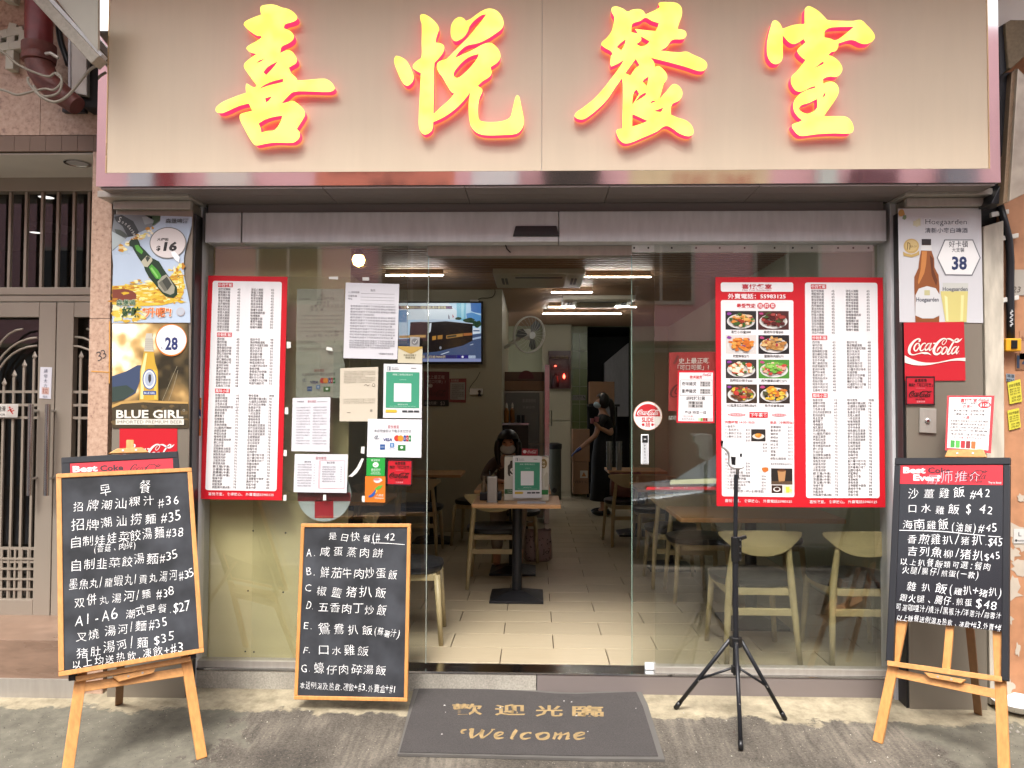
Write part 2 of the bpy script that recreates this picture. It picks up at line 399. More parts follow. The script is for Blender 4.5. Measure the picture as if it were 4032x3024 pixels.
def concrete(name, c1, c2, streak, bump, dirt=.5):
    m, t, b = mat0(name); N, L = t.nodes.new, t.links.new
    tc = N('ShaderNodeTexCoord')
    n = N('ShaderNodeTexNoise'); n.inputs['Scale'].default_value = 1.6; n.inputs['Detail'].default_value = 7; n.inputs['Roughness'].default_value = .62; L(tc.outputs['Object'], n.inputs['Vector'])
    mr = N('ShaderNodeMapRange'); mr.inputs[1].default_value = .34; mr.inputs[2].default_value = .66; L(n.outputs[0], mr.inputs[0])
    mx = N('ShaderNodeMix'); mx.data_type = 'RGBA'; mx.inputs[6].default_value = (*H(c1), 1); mx.inputs[7].default_value = (*H(c2), 1); L(mr.outputs[0], mx.inputs[0])
    mp = N('ShaderNodeMapping'); mp.inputs['Rotation'].default_value = (0, 0, R(-14)); mp.inputs['Scale'].default_value = (46, 4, 4); L(tc.outputs['Object'], mp.inputs[0])
    n2 = N('ShaderNodeTexNoise'); n2.inputs['Scale'].default_value = 1.0; n2.inputs['Detail'].default_value = 6; L(mp.outputs[0], n2.inputs['Vector'])
    n3 = N('ShaderNodeTexNoise'); n3.inputs['Scale'].default_value = 95; n3.inputs['Detail'].default_value = 6; n3.inputs['Roughness'].default_value = .75; L(tc.outputs['Object'], n3.inputs['Vector'])
    ad = N('ShaderNodeMix'); ad.data_type = 'FLOAT'; sw = N('ShaderNodeMapRange'); sw.inputs[1].default_value = .38; sw.inputs[2].default_value = .62; sw.inputs[3].default_value = streak*.15; sw.inputs[4].default_value = streak*1.5; L(n.outputs[0], sw.inputs[0]); L(sw.outputs[0], ad.inputs[0]); L(n3.outputs[0], ad.inputs[2]); L(n2.outputs[0], ad.inputs[3])
    r2 = N('ShaderNodeMapRange'); r2.inputs[1].default_value = .36; r2.inputs[2].default_value = .62; r2.inputs[3].default_value = 1-dirt; r2.inputs[4].default_value = 1+dirt*.55; L(ad.outputs[0], r2.inputs[0])
    sc = N('ShaderNodeVectorMath'); sc.operation = 'SCALE'; L(mx.outputs[2], sc.inputs[0]); L(r2.outputs[0], sc.inputs['Scale']); L(sc.outputs[0], b.inputs['Base Color'])
    b.inputs['Roughness'].default_value = .85
    bp = N('ShaderNodeBump'); bp.inputs['Strength'].default_value = bump; bp.inputs['Distance'].default_value = .012; L(ad.outputs[0], bp.inputs['Height']); L(bp.outputs[0], b.inputs['Normal'])
    return m
def pavement_mat():
    m = concrete('broomed_concrete', '#48423a', '#756d61', .42, .8, .62); t = m.node_tree; b = t.nodes['Principled BSDF']; N, L = t.nodes.new, t.links.new
    tc = N('ShaderNodeTexCoord'); sp = N('ShaderNodeSeparateXYZ'); L(tc.outputs['Object'], sp.inputs[0])
    n = N('ShaderNodeTexNoise'); n.inputs['Scale'].default_value = 3.2; n.inputs['Detail'].default_value = 8; n.inputs['Roughness'].default_value = .68; L(tc.outputs['Object'], n.inputs['Vector'])
    def band(sock, k, a, b_):
        q = N('ShaderNodeMath'); q.operation = 'MULTIPLY_ADD'; q.inputs[1].default_value = k; L(n.outputs[0], q.inputs[0]); L(sock, q.inputs[2])
        r = N('ShaderNodeMapRange'); r.interpolation_type = 'SMOOTHSTEP'; r.inputs[1].default_value = a; r.inputs[2].default_value = b_; L(q.outputs[0], r.inputs[0]); return r.outputs[0]
    apron = band(sp.outputs['Y'], .42, -.09, -.06)          # pale mortar fillet along the shopfront
    left = band(sp.outputs['X'], -1.5, -2.2, -2.28); right = band(sp.outputs['X'], 1.2, 2.38, 2.5)   # smooth cement repairs at both ends
    mx = N('ShaderNodeMath'); mx.operation = 'MAXIMUM'; L(left, mx.inputs[0]); L(right, mx.inputs[1])
    old = b.inputs['Base Color'].links[0].from_socket; n4 = N('ShaderNodeTexNoise'); n4.inputs['Scale'].default_value = 11; n4.inputs['Detail'].default_value = 8; n4.inputs['Roughness'].default_value = .7; L(tc.outputs['Object'], n4.inputs['Vector'])
    def two(c1, c2):
        r = N('ShaderNodeMapRange'); r.inputs[1].default_value = .3; r.inputs[2].default_value = .7; L(n4.outputs[0], r.inputs[0])
        q = N('ShaderNodeMix'); q.data_type = 'RGBA'; q.inputs[6].default_value = (*H(c1), 1); q.inputs[7].default_value = (*H(c2), 1); L(r.outputs[0], q.inputs[0]); return q.outputs[2]
    c1 = N('ShaderNodeMix'); c1.data_type = 'RGBA'; L(mx.outputs[0], c1.inputs[0]); L(old, c1.inputs[6]); L(two('#4e4b41', '#6c685b'), c1.inputs[7])
    c2 = N('ShaderNodeMix'); c2.data_type = 'RGBA'; L(apron, c2.inputs[0]); L(c1.outputs[2], c2.inputs[6]); L(two('#6e6551', '#a3987f'), c2.inputs[7]); L(c2.outputs[2], b.inputs['Base Color'])
    bp = [x for x in t.nodes if x.type == 'BUMP'][0]; m2 = N('ShaderNodeMath'); m2.operation = 'MAXIMUM'; L(mx.outputs[0], m2.inputs[0]); L(apron, m2.inputs[1])
    st = N('ShaderNodeMapRange'); st.inputs[3].default_value = .9; st.inputs[4].default_value = .2; L(m2.outputs[0], st.inputs[0]); L(st.outputs[0], bp.inputs['Strength'])
    return m
mt_pave = pavement_mat()
mt_cem = concrete('smooth_cement', '#736e64', '#8d877b', .25, .25, .16)
mt_apron = concrete('pale_cement', '#958c7c', '#b5ab98', .3, .35, .2)
mt_asph = M('asphalt', '#6a6b6e', .9, 0, .15, 8, bump=.3, bs=150)
def tilemat(name, c, rough=.35):
    m, t, b = mat0(name); N, L = t.nodes.new, t.links.new; c = H(c)
    oi = N('ShaderNodeObjectInfo'); tc = N('ShaderNodeTexCoord'); mp = N('ShaderNodeMapping'); mp.inputs['Scale'].default_value = (2, 16, 1); L(tc.outputs['Object'], mp.inputs[0])
    n = N('ShaderNodeTexNoise'); n.inputs['Scale'].default_value = 3; n.inputs['Detail'].default_value = 4; L(mp.outputs[0], n.inputs['Vector'])
    a = N('ShaderNodeMath'); a.operation = 'MULTIPLY_ADD'; a.inputs[1].default_value = .22; a.inputs[2].default_value = .8; L(n.outputs[0], a.inputs[0])
    a2 = N('ShaderNodeMath'); a2.operation = 'MULTIPLY_ADD'; a2.inputs[1].default_value = .14; L(oi.outputs['Random'], a2.inputs[0]); L(a.outputs[0], a2.inputs[2])
    sc = N('ShaderNodeVectorMath'); sc.operation = 'SCALE'; sc.inputs[0].default_value = c; L(a2.outputs[0], sc.inputs['Scale']); L(sc.outputs[0], b.inputs['Base Color'])
    b.inputs['Roughness'].default_value = rough; return m
mt_floor = tilemat('wood_look_tile', '#a99b81')
mt_grout = M('grout', '#57493a', .9)

# ================================================================ GROUND
mb = MB(); mb.add([(-150, -160, -.60), (150, -160, -.60), (150, 60, -.60), (-150, 60, -.60)], [(0, 1, 2, 3)])
struct(mb.build('ground', mt_asph))
mb = MB(); mb.box(-40, 40, -11, -4.55, -.58, -.44); struct(mb.build('road', mt_asph))
mb = MB()
ys = [.36, 0, -.4, -.8, -1.2, -1.6, -2.4, -3.4, -4.4]
for i, y in enumerate(ys): mb.v += [(-40, y, gz(min(y, 0))), (40, y, gz(min(y, 0)))]
for i in range(len(ys)-1): mb.f.append((2*i, 2*i+1, 2*i+3, 2*i+2)); mb.m.append(0)
struct(mb.build('pavement', mt_pave))
mb = MB(); mb.box(-40, 40, -4.55, -4.4, -.58, gz(-4.4)); struct(mb.build('kerb', mt_apron))
mb = MB(); mb.box(-40, 40, -12, -11, -.58, -.30); struct(mb.build('far_pavement', mt_cem))
mt_yl = M('yellow_line', '#b99636', .8)
mb = MB(); mb.box(-40, 40, -4.85, -4.75, -.436, -.4355); struct(mb.build('road_marking', mt_yl))
def patch(name, pts, mat, lift=.004):
    p = smoothpoly(pts, 2, 170); q = []
    for i, (x, y) in enumerate(p):
        g = GR(x+random.uniform(-7, 7), y+random.uniform(-5, 5)); g.z = gz(g.y)+lift; q.append(g)
    mb = MB(); mb.add(q, [tuple(range(len(q)))]); return struct(mb.build(name, mat))
random.seed(3)
for i in range(16):      # litter and grit on the pavement
    px, py = random.uniform(20, 4000), random.uniform(2800, 3010)
    if 1500 < px < 2680: px += 1150
    g = GR(px, py); g.z = gz(g.y)+.008; s_ = random.uniform(.002, .0045); a = random.uniform(0, 3)
    mb = MB(); c_, d_ = V((math.cos(a), math.sin(a), .1))*s_, V((-math.sin(a), math.cos(a), .2))*s_*.6
    mb.add([g-c_-d_, g+c_-d_*.6, g+c_*1.3+d_, g-c_*.6+d_*1.4, g+V((0, 0, .004))], [(0, 1, 4), (1, 2, 4), (2, 3, 4), (3, 0, 4), (3, 2, 1, 0)])
    o = mb.build('litter_scrap', pm('#b5b0a2')); tag(o, 'tiny pale scrap of litter lying on the concrete pavement', 'litter', 'litter scraps on the pavement')

# loose grit in the broomed concrete
def grit(name, n, lo, hi, mat, seed):
    random.seed(seed); mb = MB()
    for i in range(n):
        x, y = random.uniform(-2.9, 2.9), -.28-1.25*random.random()**.8
        r_ = random.uniform(lo, hi); z_ = gz(y)+.0006; a = random.uniform(0, 3); m_ = random.uniform(.6, 1)
        p_ = [(x+r_*m_*math.cos(a+k*1.57+random.uniform(-.3, .3)), y+r_*math.sin(a+k*1.57), z_) for k in range(4)]
        mb.add(p_+[(x, y, z_+r_*.7)], [(0, 1, 4), (1, 2, 4), (2, 3, 4), (3, 0, 4)])
    o = mb.build(name, mat, nrm=False); tag(o, 'fine %s grit scattered over the rough concrete pavement' % ('pale' if seed == 1 else 'dark'), 'grit', kind='stuff')
grit('pale_grit', 2600, .0014, .0036, pm('#a39a8a'), 1); grit('dark_grit', 3000, .0015, .0042, pm('#3f3931'), 2)

# ================================================================ SHOP SHELL
ZC = 2.86; XL, XR = -1.93, 2.25; YB = 9.0
mt_wallL = M('olive_wall', '#a99b6c', .5, 0, .06, 2)
mt_wallG = M('pale_green_wall', '#a0a48a', .5, 0, .05, 2)
mt_wallC = M('cream_wall', '#a39d86', .55, 0, .05, 2)
mb = MB(); mb.box(XL-.1, XL, .13, 4.8, 0, ZC); struct(mb.build('wall_left', mt_wallL))
mb = MB(); mb.box(XR, XR+.1, .13, YB, 0, ZC); struct(mb.build('wall_right', mt_wallG))
XT = -.39
mb = MB(); mb.box(XL-.1, XT, 4.8, 4.95, 0, ZC); mb.box(XT-.15, XT, 4.95, 7.0, 0, ZC); struct(mb.build('wall_television', mt_wallC))
XK = PY(2312, 1600, YB).x; XK2 = PY(2482, 1600, YB).x; ZK = PY(2400, 1286, YB).z
mt_gt = tilemat('green_wall_tile', '#6f7d4a', .3)
mb = MB(); mb.box(XT-.15, XK, YB, YB+.1, 0, ZC); mb.box(XK2, XR, YB, YB+.1, 0, ZC); mb.box(XK, XK2, YB, YB+.1, ZK, ZC); bw = struct(mb.build('wall_back', mt_wallG))
me = None
for j in range(9):
    for i in range(2):
        m_ = MB(); x0 = PY(2252, 1600, YB).x; wd = (XK-x0)/2; m_.box(x0+i*wd+.004, x0+(i+1)*wd-.004, YB-.012, YB-.001, .02+j*.3, .31+j*.3)
        tt = m_.build('wall_tile', mt_gt, bw)
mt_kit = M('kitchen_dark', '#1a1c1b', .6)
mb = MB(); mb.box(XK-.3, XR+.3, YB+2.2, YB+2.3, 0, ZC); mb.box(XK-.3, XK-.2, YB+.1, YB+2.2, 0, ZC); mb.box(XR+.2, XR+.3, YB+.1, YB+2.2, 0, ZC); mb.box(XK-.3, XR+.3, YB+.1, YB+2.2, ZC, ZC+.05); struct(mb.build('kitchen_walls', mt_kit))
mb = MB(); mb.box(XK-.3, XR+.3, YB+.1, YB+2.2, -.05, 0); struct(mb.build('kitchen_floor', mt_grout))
mb = MB(); mb.box(XL-.1, XR+.1, .10, YB+.1, -.10, -.012); fl = struct(mb.build('shop_floor', mt_grout))
# running-bond plank tiles, each its own piece
TW, TD = .62, .288; tme = None
m_ = MB(); m_.box(-TW/2+.003, TW/2-.003, -TD/2+.003, TD/2-.003, -.012, 0); t0 = m_.build('floor_tile', mt_floor, fl, bevel=.0012)
n = 0
for j in range(31):
    y = .115+TD/2+j*TD; off = (TW/2 if j % 2 else 0)+.115
    for i in range(-4, 5):
        x = i*TW+off; a, b = max(x-TW/2, XL), min(x+TW/2, XR)
        if b-a < .05: continue
        if n and abs(b-a-TW) < 1e-4: o = t0.copy(); COL.objects.link(o); o.parent = fl
        elif n == 0: o = t0
        else:
            m_ = MB(); h = (b-a)/2; m_.box(-h+.003, h-.003, -TD/2+.003, TD/2-.003, -.012, 0); o = m_.build('floor_tile', mt_floor, fl)
        o.location = ((a+b)/2, y, 0) if o is not t0 else (x, y, 0); n += 1
# slatted ceiling
mt_slat = M('brown_ceiling_slat', '#9a7a5e', .5, 0, .08, 3, (.3, 5, 5))
mb = MB(); mb.box(XL-.1, XR+.1, .10, YB+.1, ZC+.03, ZC+.08); ce = struct(mb.build('ceiling', mt_dark))
m_ = MB(); m_.box(XL, XR, -.022, .022, ZC-.03, ZC+.03); s0 = m_.build('ceiling_slat', mt_slat, ce)
for j in range(90):
    o = s0 if j == 0 else s0.copy()
    if j: COL.objects.link(o)
    o.location = (0, .16+j*.098, 0)

# sill, header, jambs
mt_sill = concrete('stained_sill', '#7f7a70', '#a8a396', .1, .05, .3)
mb = MB(); mb.box(-1.93, 2.1, 0.0, .12, -.2, -.012); sill = struct(mb.build('door_sill', mt_dark))
for a, b in ((-1.93, PY(2113, 2680, -.03).x-.002), (PY(2113, 2680, -.03).x+.002, 2.1)):
    m_ = MB(); m_.box(a, b, -.03, -.002, -.2, -.014); m_.build('sill_panel', mt_sill if a < 0 else mt_soff, sill, bevel=.002)
m_ = MB(); m_.box(-1.93, 2.1, -.034, .115, -.012, -.003); m_.build('sill_cap', mt_silver, sill)
m_ = MB(); m_.box(-1.93, PY(1600, 2600).x, -.02, .05, -.002, .034); m_.box(PY(2578, 2600).x, 2.1, -.02, .05, -.002, .03); m_.build('window_channel', mt_steel, sill)
zh0, zh1 = PY(2016, 952, -.06).z, PY(2016, 833, -.06).z; xh0, xh1 = PY(808, 890, -.06).x, PY(3490, 890, -.06).x
hdr = empty('door_header', ((xh0+xh1)/2, -.03, zh0), 'long grey metal header box above the glass sliding doors', 'door header')
xs_ = PY(951, 890, -.06).x
for a, b in ((xh0, xs_-.004), (xs_+.004, PY(2200, 890, -.06).x-.002), (PY(2200, 890, -.06).x+.002, xh1)):
    m_ = MB(); m_.box(a, b, -.06, .12, zh0, zh1); m_.build('header_panel', mt_steel_d, hdr, bevel=.003)
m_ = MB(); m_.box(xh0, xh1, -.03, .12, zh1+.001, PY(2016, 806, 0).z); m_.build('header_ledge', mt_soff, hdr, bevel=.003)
m_ = MB(); m_.box(PY(1683, 980, .05).x, PY(2487, 980, .05).x, .04, .12, PY(2016, 1007, .04).z, zh0-.001); m_.build('header_valance', mt_steel, hdr, bevel=.002)
q = [PY(2030, 889, -.07), PY(2192, 889, -.07), PY(2203, 930, -.07), PY(2019, 930, -.07)]
m_ = MB(); m_.hexa(q, V((0, .03, 0))); m_.build('door_sensor', mt_blackp, hdr, bevel=.004)
m_ = MB(); m_.tube([PY(1990, 962, .03), PY(1996, 980, .03), PY(2010, 994, .02)], .004); m_.build('loose_wire', mt_blackp, hdr)
ztop = PY(2016, 806, 0).z
for nm, a, b, lb in (('door_jamb', (757, 1000), (808, 1000), 'grey steel door jamb at the left end of the shopfront'), ('door_jamb', (3490, 1000), (3553, 1000), 'grey steel door jamb at the right end of the shopfront')):
    mb = MB(); xa, xb = PY(*a, 0).x, PY(*b, 0).x; mb.box(xa, xb, -.045 if b[0] < 1000 else -.05, .12, -.18, ztop); o = mb.build(nm, mt_steel_d, bevel=.004); tag(o, lb, 'door jamb')
# yellowish plywood panel just behind the left pane
mt_ply = M('yellow_plywood', '#d2c598', .45, 0, .1, 1.2, (1, 1, 5), .02, 40)
xp = PY(1372, 1800, .14).x
pp_ = MB().box(XL, xp, .135, .15, 0, 2.75).build('window_panel', mt_ply); tag(pp_, 'olive yellow plywood panel standing close behind the left window', 'panel')
for px, py in ((997, 2090), (1125, 2098), (977, 2326), (1115, 2332), (966, 2565), (1000, 2567)):
    c = PY(px, py, .134); m_ = MB(); m_.tube([c, c+V((0, -.002, 0))], .005, 8); m_.build('screw', mt_blackp, pp_)
# side walls of the shell hidden by the pilasters
mb = MB(); mb.box(-2.215, -1.93, .0, .2, -.2, 4.2); mb.box(2.1, 3.2, .0, .2, -.2, 4.2); mb.box(-2.215, 3.2, 0.0, .2, ztop+.05, 4.2); struct(mb.build('shop_wall', mt_dark))

# pilasters
def pil(xa, xb, y, name, label, gapside):
    e = empty(name, ((xa+xb)/2, y, gz(y)), label, 'pilaster')
    m_ = MB(); m_.box(xa, xb, y, -.002, -.25, 2.56); m_.build('steel_cladding', mt_pil, e, bevel=.004)
    return e
YP = -.15
xa, xb = PY(440, 1700, YP).x, PY(752, 1300, YP).x
pl = pil(xa, xb, YP, 'steel_pilaster', 'brushed steel pilaster with beer posters, left of the shopfront', 1)
m_ = MB(); m_.box(xb+.001, xb+.012, YP+.01, -.05, -.2, 2.5); m_.build('black_reveal', mt_blackp, pl)
m_ = MB(); m_.box(xa-.05, xb+.02, YP-.10, -.01, 2.565, 2.60); m_.build('cap_ledge', mt_steel, pl, bevel=.003)
m_ = MB(); m_.box(xa-.0, xb, YP-.03, YP-.001, 2.518, 2.563); m_.build('cap_plate', mt_steel, pl, bevel=.003)
xa2, xb2 = PY(3566, 1300, YP).x, PY(3868, 1300, YP).x
pr_ = pil(xa2, xb2, YP, 'steel_pilaster', 'brushed steel pilaster behind the beer and cola posters, right of the shopfront', -1)
m_ = MB(); m_.box(xa2-.014, xa2-.001, YP+.01, -.05, -.25, 2.5); m_.build('black_reveal', mt_blackp, pr_)
m_ = MB(); m_.box(xa2-.03, xb2+.02, YP-.08, -.01, 2.565, 2.60); m_.build('cap_ledge', mt_steel, pr_, bevel=.003)
m_ = MB(); m_.box(xa2, xb2, YP-.03, YP-.001, 2.518, 2.563); m_.build('cap_plate', mt_steel, pr_, bevel=.003)
# lock box cover on the right pilaster
z = zm(3400, 700, .7231)
q = px4(z, [(307, 1255), (398, 1258), (397, 1392), (306, 1387)], YP-.012)
e = empty('lock_plate', q[3], 'small square steel lock cover on the right pilaster beside the menu card', 'lock cover')
m_ = MB(); m_.hexa(q, V((0, .011, 0))); m_.build('cover', mt_steel, e, bevel=.002)
c = PY(*z(348, 1323), YP-.013); m_ = MB(); m_.lathe([(.013, 0), (.013, .006), (.008, .009)], (0, 0, 0), 14); o = m_.build('keyhole', mt_silver, e); o.matrix_parent_inverse = Matrix(); o.location = c-e.location; o.rotation_euler = (R(90), 0, 0)

# ================================================================ SIGN
YS = -.36
fx0, fx1 = -2.245, 2.292; fz0, fz1 = 2.662, 3.80; ox0, ox1, oz0 = -2.302, 2.352, 2.592; YO = -.3572
sg = empty('shop_sign', (0, YS, fz0), 'long champagne coloured fascia sign with four glowing yellow calligraphy characters', 'shop sign')
xm = PY(2134, 340, YS).x
for a, b in ((fx0, xm-.001), (xm+.001, fx1)):
    m_ = MB(); m_.box(a, b, YS, YS+.02, fz0, fz1); m_.build('fascia_panel', mt_panel, sg, bevel=.0015)
m_ = MB(); m_.add([(fx0, YS+.002, fz0), (fx1, YS+.002, fz0), (ox1, YO, oz0), (ox0, YO, oz0)], [(0, 1, 2, 3)]); m_.build('mirror_trim', mt_mirror, sg)
m_ = MB(); m_.add([(fx0, YS+.002, fz0), (fx0, YS+.002, fz1), (ox0, YO, fz1), (ox0, YO, oz0)], [(0, 1, 2, 3)]); m_.build('mirror_trim', mt_mirror, sg)
m_ = MB(); m_.add([(fx1, YS+.002, fz0), (fx1, YS+.002, fz1), (ox1, YO, fz1), (ox1, YO, oz0)], [(0, 1, 2, 3)]); m_.build('mirror_trim', mt_mirror, sg)
for a, b in ((fx0-.006, fx0-.001), (fx1+.001, fx1+.006)):
    m_ = MB(); m_.box(a, b, YS-.003, YS+.01, fz0, fz1); m_.build('edge_bead', mt_goldtrim, sg)
m_ = MB(); m_.box(ox0+.002, ox1-.002, YO+.003, -.002, oz0+.003, 3.8); m_.build('sign_box', mt_steel_d, sg)
# soffit panels under the sign
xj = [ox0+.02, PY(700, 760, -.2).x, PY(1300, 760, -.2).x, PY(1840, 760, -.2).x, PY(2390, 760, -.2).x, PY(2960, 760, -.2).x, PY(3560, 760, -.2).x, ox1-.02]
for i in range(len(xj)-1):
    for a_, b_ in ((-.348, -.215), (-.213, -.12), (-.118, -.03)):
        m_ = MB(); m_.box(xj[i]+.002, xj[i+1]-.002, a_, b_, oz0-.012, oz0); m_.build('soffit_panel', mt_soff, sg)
# the four characters, each traced as an outline with holes, extruded 55 mm
mt_face = EMI('lit_yellow_face', (1, .86, .115), 1.0/EXP*1.2)
_t = mt_face.node_tree; _n = _t.nodes.new('ShaderNodeTexNoise'); _n.inputs['Scale'].default_value = 9; _q = _t.nodes.new('ShaderNodeTexCoord'); _t.links.new(_q.outputs['Object'], _n.inputs['Vector'])
_m = _t.nodes.new('ShaderNodeMix'); _m.data_type = 'RGBA'; _m.inputs[6].default_value = (.95, .66, .05, 1); _m.inputs[7].default_value = (1, .95, .16, 1)
_r = _t.nodes.new('ShaderNodeMapRange'); _r.inputs[1].default_value = .34; _r.inputs[2].default_value = .6; _t.links.new(_n.outputs[0], _r.inputs[0]); _t.links.new(_r.outputs[0], _m.inputs[0]); _t.links.new(_m.outputs[2], _t.nodes['Principled BSDF'].inputs['Emission Color'])   # orange rim shading put into the glow as mottled colour
mt_ret = EMI('red_return', (1, .04, .17), .75/EXP)
GLY = [
 (zm(820, 0, .3617), [[(570,75),(600,57),(690,48),(750,60),(800,82),(870,98),(930,135),(968,185),(960,215),(920,238),(840,262),(826,285),(822,308),(880,330),(920,365),(932,405),(915,440),(870,472),(797,510),(783,580),(830,555),(870,545),(910,560),(945,605),(965,650),(955,685),(920,710),(875,735),(905,800),(950,840),(972,878),(1100,868),(1260,857),(1310,875),(1350,910),(1378,960),(1360,985),(1310,1000),(1100,995),(930,1000),(860,1055),(795,1127),(850,1115),(920,1098),(975,1130),(1035,1190),(1052,1240),(1040,1280),(1000,1345),(962,1402),(990,1435),(995,1485),(970,1525),(915,1553),(740,1550),(620,1565),(535,1582),(500,1570),(455,1510),(400,1410),(350,1310),(342,1265),(355,1240),(420,1220),(482,1207),(460,1165),(440,1125),(330,1155),(170,1225),(110,1228),(82,1205),(90,1165),(160,1110),(300,1050),(413,1010),(408,950),(418,908),(460,935),(505,955),(530,930),(490,880),(420,780),(388,725),(400,685),(450,640),(525,587),(450,565),(413,525),(440,495),(520,450),(580,410),(575,392),(530,388),(430,320),(385,268),(400,235),(480,195),(578,158),(567,120)]],
  [[(522,690),(560,655),(618,638),(575,668)],[(598,785),(650,725),(760,665),(700,745),(630,818)],[(545,975),(600,930),(700,885),(818,855),(812,895),(700,920),(600,950)],[(618,1068),(695,1048),(660,1095),(628,1117)],[(545,1345),(620,1300),(720,1270),(808,1257),(790,1320),(725,1415),(650,1425),(575,1442),(570,1395)]]),
 (zm(1520, 0, .3616), [[(90,640),(110,608),(160,620),(220,660),(265,735),(300,830),(290,885),(240,932),(200,920),(160,860),(110,740),(90,680)],
   [(372,175),(385,157),(430,160),(500,205),(560,270),(577,320),(560,370),(542,430),(540,465),(590,470),(630,500),(632,540),(610,590),(560,650),(527,690),(522,900),(515,1245),(600,1165),(680,1095),(745,1017),(715,1005),(670,940),(620,850),(570,780),(553,720),(565,680),(600,660),(660,640),(740,560),(830,470),(900,400),(980,300),(1050,215),(1092,155),(1040,165),(960,225),(910,285),(890,340),(850,400),(800,435),(750,448),(720,420),(705,370),(705,330),(712,270),(750,210),(800,185),(845,200),(870,230),(930,200),(1010,140),(1090,98),(1150,95),(1210,120),(1260,180),(1280,250),(1262,310),(1200,360),(1100,425),(1000,470),(900,490),(850,515),(790,570),(748,633),(840,590),(950,540),(1040,490),(1110,465),(1160,475),(1210,520),(1242,580),(1240,640),(1200,690),(1137,730),(1150,795),(1120,840),(1050,885),(997,935),(1045,970),(1048,1000),(1020,1060),(1003,1150),(1003,1250),(1015,1305),(1060,1325),(1170,1330),(1270,1318),(1350,1280),(1375,1200),(1410,1060),(1430,1037),(1450,1055),(1470,1150),(1497,1280),(1500,1340),(1480,1400),(1420,1455),(1300,1468),(1100,1472),(1010,1455),(950,1410),(918,1350),(903,1250),(900,1150),(905,1080),(917,1003),(850,1090),(750,1190),(620,1280),(512,1328),(510,1380),(490,1430),(430,1465),(390,1445),(362,1390),(357,1300),(365,1100),(380,795),(330,770),(292,735),(300,700),(340,660),(385,625),(388,450),(390,265),(375,220)]],
  [[(735,800),(780,730),(860,650),(940,605),(1012,588),(990,640),(920,730),(850,800),(780,848),(745,835)]]),
 (zm(2240, 0, .3616), [[(463,105),(475,78),(520,70),(590,95),(640,125),(690,105),(760,98),(805,115),(837,158),(860,145),(930,115),(990,78),(975,45),(985,28),(1060,22),(1170,32),(1215,65),(1232,110),(1225,180),(1200,250),(1180,315),(1240,325),(1275,350),(1275,395),(1240,425),(1150,428),(1110,445),(1080,490),(1050,520),(990,550),(1080,560),(1200,572),(1280,562),(1340,590),(1420,625),(1480,660),(1505,700),(1495,745),(1460,772),(1400,770),(1280,730),(1100,680),(960,645),(890,628),(925,675),(938,730),(970,718),(1000,730),(1050,780),(1070,830),(1062,870),(1035,910),(1010,990),(980,1085),(1030,1030),(1090,960),(1120,925),(1160,918),(1205,945),(1235,1000),(1225,1060),(1190,1100),(1120,1140),(1110,1250),(1180,1280),(1270,1310),(1330,1360),(1358,1430),(1340,1470),(1290,1482),(1200,1450),(1130,1400),(1052,1370),(960,1430),(800,1500),(680,1550),(610,1560),(560,1530),(525,1470),(518,1425),(530,1408),(580,1400),(585,1200),(588,950),(580,848),(500,960),(420,1080),(300,1200),(210,1270),(150,1300),(90,1290),(62,1265),(75,1230),(150,1175),(270,1080),(380,960),(480,830),(560,720),(600,650),(540,690),(460,725),(450,690),(455,640),(462,600),(480,592),(455,555),(400,525),(352,490),(360,460),(410,415),(460,350),(480,290),(495,190),(470,140)]],
  [[(695,255),(775,228),(835,192),(900,225),(980,252),(965,300),(945,338),(850,330),(720,315),(755,368),(680,350),(682,300)],[(728,640),(770,710),(720,750),(670,822),(615,798),(670,720)],[(620,425),(605,490),(570,547),(520,512),(560,470)],[(785,395),(880,450),(840,490),(780,503),(735,478),(785,440)],[(870,832),(850,940),(800,885),(830,855)],[(710,1000),(737,972),(766,1020),(690,1145),(692,1080)],[(775,1040),(838,1005),(835,1035),(720,1112)],[(880,1133),(905,1100),(955,1094),(930,1110)],[(920,1210),(1030,1170),(1005,1222)],[(690,1240),(780,1280),(860,1317),(780,1350),(688,1378)]]),
 (zm(2980, 0, .3497), [[(545,95),(580,70),(630,85),(700,130),(760,190),(795,225),(900,232),(1090,235),(1170,225),(1240,285),(1300,350),(1328,405),(1315,450),(1260,488),(1200,495),(1150,480),(1100,455),(1040,450),(960,475),(918,487),(915,530),(885,575),(840,585),(803,620),(870,645),(930,700),(962,770),(945,825),(895,865),(830,860),(780,870),(745,890),(747,940),(800,922),(850,920),(895,945),(922,1000),(915,1060),(870,1140),(800,1240),(752,1310),(900,1310),(1000,1315),(1050,1350),(1085,1420),(1080,1480),(1040,1502),(860,1500),(680,1510),(520,1530),(470,1520),(420,1470),(395,1420),(410,1395),(460,1380),(512,1355),(460,1310),(420,1250),(410,1180),(430,1120),(480,1062),(560,1018),(655,990),(658,968),(600,985),(550,1012),(490,1032),(440,1020),(395,960),(383,900),(400,850),(440,815),(500,740),(550,675),(500,640),(455,580),(465,550),(510,510),(550,475),(525,437),(480,470),(420,495),(370,480),(320,430),(290,395),(292,560),(290,650),(265,700),(215,722),(160,700),(118,620),(115,500),(130,400),(160,290),(180,240),(215,230),(260,265),(290,325),(380,290),(450,275),(538,270),(538,130)]],
  [[(770,345),(850,308),(1095,300),(1000,380),(890,455),(830,435),(760,420)],[(640,775),(700,725),(748,690),(755,715),(700,745)],[(748,1110),(750,1060),(778,1043),(765,1080)],[(470,1225),(500,1185),(580,1160),(678,1112),(678,1215),(620,1265),(560,1280),(500,1255)]])]
YF = YS-.058
